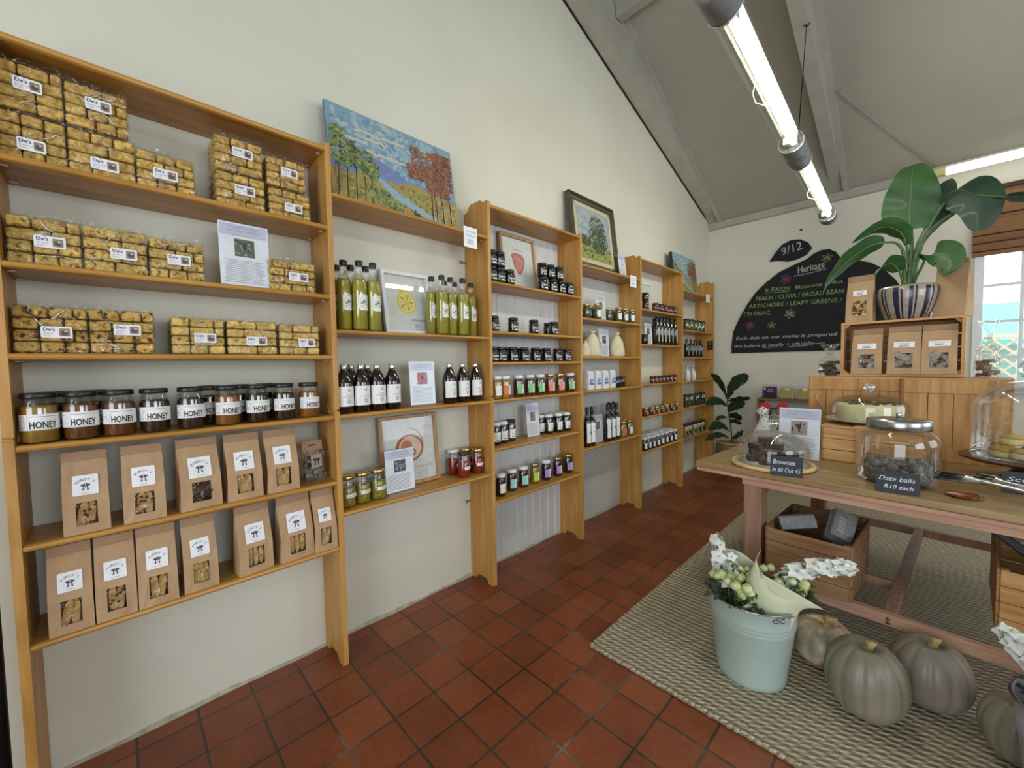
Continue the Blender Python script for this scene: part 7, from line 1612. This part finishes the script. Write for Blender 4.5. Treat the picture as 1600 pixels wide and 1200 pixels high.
# ------------------------------------------------------------------ pumpkins
m_pk1 = mat('grey_green_rind', '6c6e5c', '7f7f6c', rough=.48, scale=5, coat=.12, stops=[(.3, '6f6b5b'), (.5, '827b6a'), (.7, '978c78')], bmp=.1)
m_pk2 = mat('taupe_rind', '746a5c', '857a6a', rough=.5, scale=5, coat=.1, stops=[(.25, '6f685a'), (.5, '82776a'), (.75, '978878')], bmp=.1)
m_pk3 = mat('blotched_rind', '8a8068', 'a09478', rough=.45, scale=6, coat=.15, stops=[(.34, '7d7862'), (.45, 'a89c80'), (.54, 'cdbc9c'), (.62, '96683e')], bmp=.1)
m_pst = mat('dry_pumpkin_stem', 'a08656', 'bca276', rough=.85, scale=30, bmp=.5)
def pumpkin(label, x, y, R_, h, m, ribs, seed, tilt=(0, 0, 0), sk=0):
    rnd = random.Random(seed); t = thing('pumpkin', label, 'pumpkin', (x, y, .012), 0, None, rot=tilt); b = MB(); NU, NV = ribs*8, 26
    ph = [rnd.uniform(-.04, .04) for _ in range(ribs)]
    def S(u, v):
        a = 2*PI*u; f = PI*(v*.998+.001)
        rr_ = math.sin(f)**.85; q = 1-.05*abs(math.cos(ribs*a/2+ph[int(u*ribs) % ribs]*0))**8*min(1, 2.2*math.sin(f))
        z = h/2*(1-math.cos(f)); top = max(0, 1-((rr_)/.42)**2) if v > .5 else max(0, 1-(rr_/.6)**2)*.25
        z -= h*.11*top if v > .5 else -h*.1*top
        return (R_*rr_*q*math.cos(a), R_*rr_*q*math.sin(a), z)
    b.grid(S, NU, NV); b.build('rind', m, t)
    b = MB(); z0 = h*.8
    b.lathe([(.024, z0), (.015, z0+.014), (.011, z0+.035), (.014, z0+.05), (.016, z0+.056), (0, z0+.055)], 15, mod=lambda a, z: 1+.22*math.sin(5*a+z*20)); b.v = [(x_+.25*(z_-z0), y_+.1*(z_-z0), z_) for x_, y_, z_ in b.v]
    if sk: b.tube([(0, 0, z0+.03), (-.03, -.01, z0+.045), (-.06, -.02, z0+.04)], [.01, .008, .007], 8); b.tube([(0, 0, z0+.03), (.03, .0, z0+.05), (.045, .0, z0+.055)], [.01, .01, .009], 8); b.tube([(0, 0, z0+.02), (.035, -.01, z0+.01)], [.01, .006], 8)
    b.build('stem', m_pst, t); return t
pumpkin('largest grey green pumpkin with a stubby stem, standing in front on the rug', 1.82, 1.884, .121, .27, m_pk1, 12, 1)
pumpkin('taupe grey pumpkin behind and right of the front pumpkin', 1.984, 2.10, .116, .25, m_pk2, 12, 2)
pumpkin('blotchy cream pumpkin with branched stem beside the mint bucket', 1.672, 2.09, .118, .185, m_pk3, 10, 3, sk=1)
pumpkin('green grey pumpkin half hidden behind the lilac bucket', 2.185, 1.992, .094, .205, m_pk1, 11, 4)

# ------------------------------------------------------------------ back corner: fig plant in basket, low shelf with packs
t = thing('plant_basket', 'woven basket planter on the floor by the back wall', 'basket', (.395, 5.05, .0005))
m, nt, N, L, bs = nodes('woven_seagrass'); v = coords(N, L); wv = N.new('ShaderNodeTexWave'); wv.bands_direction = 'Z'; wv.inputs['Scale'].default_value = 22; wv.inputs['Distortion'].default_value = 3; wv.inputs['Detail Scale'].default_value = 8; L.new(v, wv.inputs[0])
L.new(ramp(N, L, wv.outputs[0], [(.2, '5f5234'), (.8, '94835a')]), bs.inputs['Base Color']); bs.inputs['Roughness'].default_value = .9; bump(N, L, bs, wv.outputs[0], .7, .006)
b = MB(); b.lathe([(.12, 0), (.15, .02), (.165, .15), (.15, .3), (.14, .36), (.133, .362), (.13, .33), (0, .32)], 36); b.build('woven_body', m, t)
b = MB(); b.tube([(.142*math.cos(k*PI/16), .142*math.sin(k*PI/16), .36) for k in range(32)], .009, 6, closed=True); b.build('rim', m_crateh, t)
t = thing('fiddle_leaf_plant', 'dark green fiddle leaf fig growing in the woven basket', 'plant', (0, 0, 0))
b = MB(); b.tube([cr([Vector(p) for p in ((.405, 5.04, .31), (.427, 5.0, .42), (.407, 4.99, .615), (.387, 4.98, .79), (.382, 4.98, .9))], i/12) for i in range(13)], .008, 7); b.build('trunk', mat('fig_trunk', '3a2e20', '4a3c2c'), t)
m_fig = mat('fig_leaf', '16301e', '22402a', rough=.35, coat=.2)
fw_ = lambda q: (math.sin(PI*(.03+.94*q**1.35)))**.7*(.55+.45*q) if 0 < q < 1 else .02
for P, w, sd in [([(.382, 4.96, .87), (.345, 4.95, .98), (.29, 4.93, 1.09), (.232, 4.92, 1.165)], .1, (.7, -.5, .4)), ([(.386, 4.96, .87), (.42, 4.93, .98), (.5, 4.91, 1.08), (.62, 4.9, 1.14)], .17, (.6, -.3, -.7)),
        ([(.383, 4.96, .789), (.33, 4.93, .83), (.26, 4.91, .845), (.17, 4.9, .82)], .12, (.1, -.7, .7)), ([(.396, 4.96, .84), (.45, 4.93, .87), (.54, 4.92, .89), (.637, 4.91, .9)], .1, (.1, -.8, .6)),
        ([(.397, 4.96, .72), (.44, 4.93, .77), (.5, 4.91, .82), (.58, 4.9, .86)], .15, (-.4, -.5, .75)), ([(.389, 4.96, .653), (.34, 4.93, .66), (.27, 4.92, .63)], .07, (.1, -.7, .7)), ([(.406, 4.96, .664), (.47, 4.94, .69), (.55, 4.93, .67)], .14, (0, -.6, .8)),
        ([(.417, 4.96, .5), (.35, 4.93, .55), (.28, 4.92, .56), (.2, 4.91, .52)], .13, (.1, -.6, .75)), ([(.418, 4.96, .42), (.34, 4.92, .45), (.25, 4.9, .43), (.17, 4.9, .39)], .11, (.1, -.7, .6)), ([(.43, 4.96, .42), (.49, 4.92, .46), (.57, 4.9, .53)], .1, (.3, -.6, -.5)), ([(.416, 4.96, .6), (.47, 4.93, .63), (.55, 4.92, .61)], .1, (0, -.7, .7)), ([(.385, 4.99, .86), (.4, 4.98, .93), (.44, 4.97, .97)], .08, (.8, 0, -.3))]:
    P = [(1.939-(1.939-x)*(1-k), y*(1-k), 1.3-(1.3-z)*(1-k)) for (x, y, z), k in [(p, max(0, min(.08, (.36-p[0])*.42))) for p in P]]
    b = MB(); leaf(b, P, w, sd, fw_, .12, .5); b.build('leaf', [m_fig, m_stem], t)
t = thing('low_wall_shelf', 'low brown shelf unit against the back wall behind the rooster', 'shelf', (.64, 5.22, 0))
b = MB()
m_bsh = wood('brown_shelf_wood', ['5a4430', '6e543c', '80644a'], 'x')
for nm, z in (('shelf_board', .855), ('shelf_board', .62), ('shelf_board', .35), ('shelf_board', .08)): b = MB(); b.box(0, 1.3, 0, .23, z, z+.02); b.build(nm, m_bsh, t, bevel=.002)
for x in (0, 1.28): b = MB(); b.box(x-.02 if x == 0 else x+.02, x if x == 0 else x+.04, 0, .23, 0.0005, .876); b.build('side_panel', m_bsh, t, bevel=.002)
def pack(label, x, z, w, h, cols, y=5.29, txt=True, name='snack_box'):
    t = thing(name, label, 'packet', (x, y, z+.0006), 0, 'packets on the low wall shelf'); b = MB(); b.box(0, w, 0, .045, 0, h); b.build('clear_tub', film('pack_clear', (.95, .96, .96), .06, .08, bst=0), t, bevel=.004)
    b = MB(); b.box(.004, w-.004, .004, .04, .003, h*.8); b.build('contents', mat('pack_'+cols[0], cols[0], cols[1], rough=.5, scale=70), t)
    b = MB(); A = Art(b, flat_fn((0, -.0005, 0), (1, 0, 0), (0, 0, 1)), .0004)
    if cols[2]: A.rect(.002, 0, w-.002, h*.82, 0, 1); A.rect(w*.2, 0, w-.002, h*.38, 2, 2); A.ell(w*.17, h*.68, w*.08, w*.08, 1, 2); A.text('~DATE', w*.55, h*.6, h*.1, 1, 2, 'c'); A.text('~BITES', w*.55, h*.46, h*.1, 1, 2, 'c')
    else: A.ell(w*.5, h*.45, w*.36, h*.16, 0, 1); A.rect(w*.35, h*.68, w*.65, h*.78, 1, 1); A.text('~XXXXX', w*.5, h*.46, h*.1, 2, 2, 'c')
    b.build('label', [mat('lab_'+cols[3], cols[3]), m_label, mat('lab_'+cols[4], cols[4])], t); return t
pack('purple date bites packet on the low wall shelf', .655, .875, .14, .155, ('4a2a50', '5c3662', True, '4a1c58', '121614'))
pack('yellow snack tub next to the purple packet on the low wall shelf', .825, .875, .14, .145, ('a8965c', 'd8cc96', False, 'b89a3a', 'a8843a'))
pack('yellow snack tub nearest the tall crates on the low wall shelf', .985, .875, .14, .145, ('a8965c', 'd8cc96', False, 'b89a3a', 'a8843a'))
pack('dark purple packet on the lower level of the low wall shelf', .70, .64, .13, .15, ('3a2440', '4a3050', True, '3c2048', '1a1418'))
pack('silver grey packet on the lower level of the low wall shelf', .86, .64, .13, .14, ('6e6e72', '8a8a8e', False, '58585e', '8a8a8e'))
pack('clear tub of nuts on the lower level of the low wall shelf', 1.02, .64, .13, .14, ('6a5038', '8a6c4c', False, '7a6a58', '5a4a3c'))
for o in bpy.data.objects:
    if o.name.startswith('mat'): pass
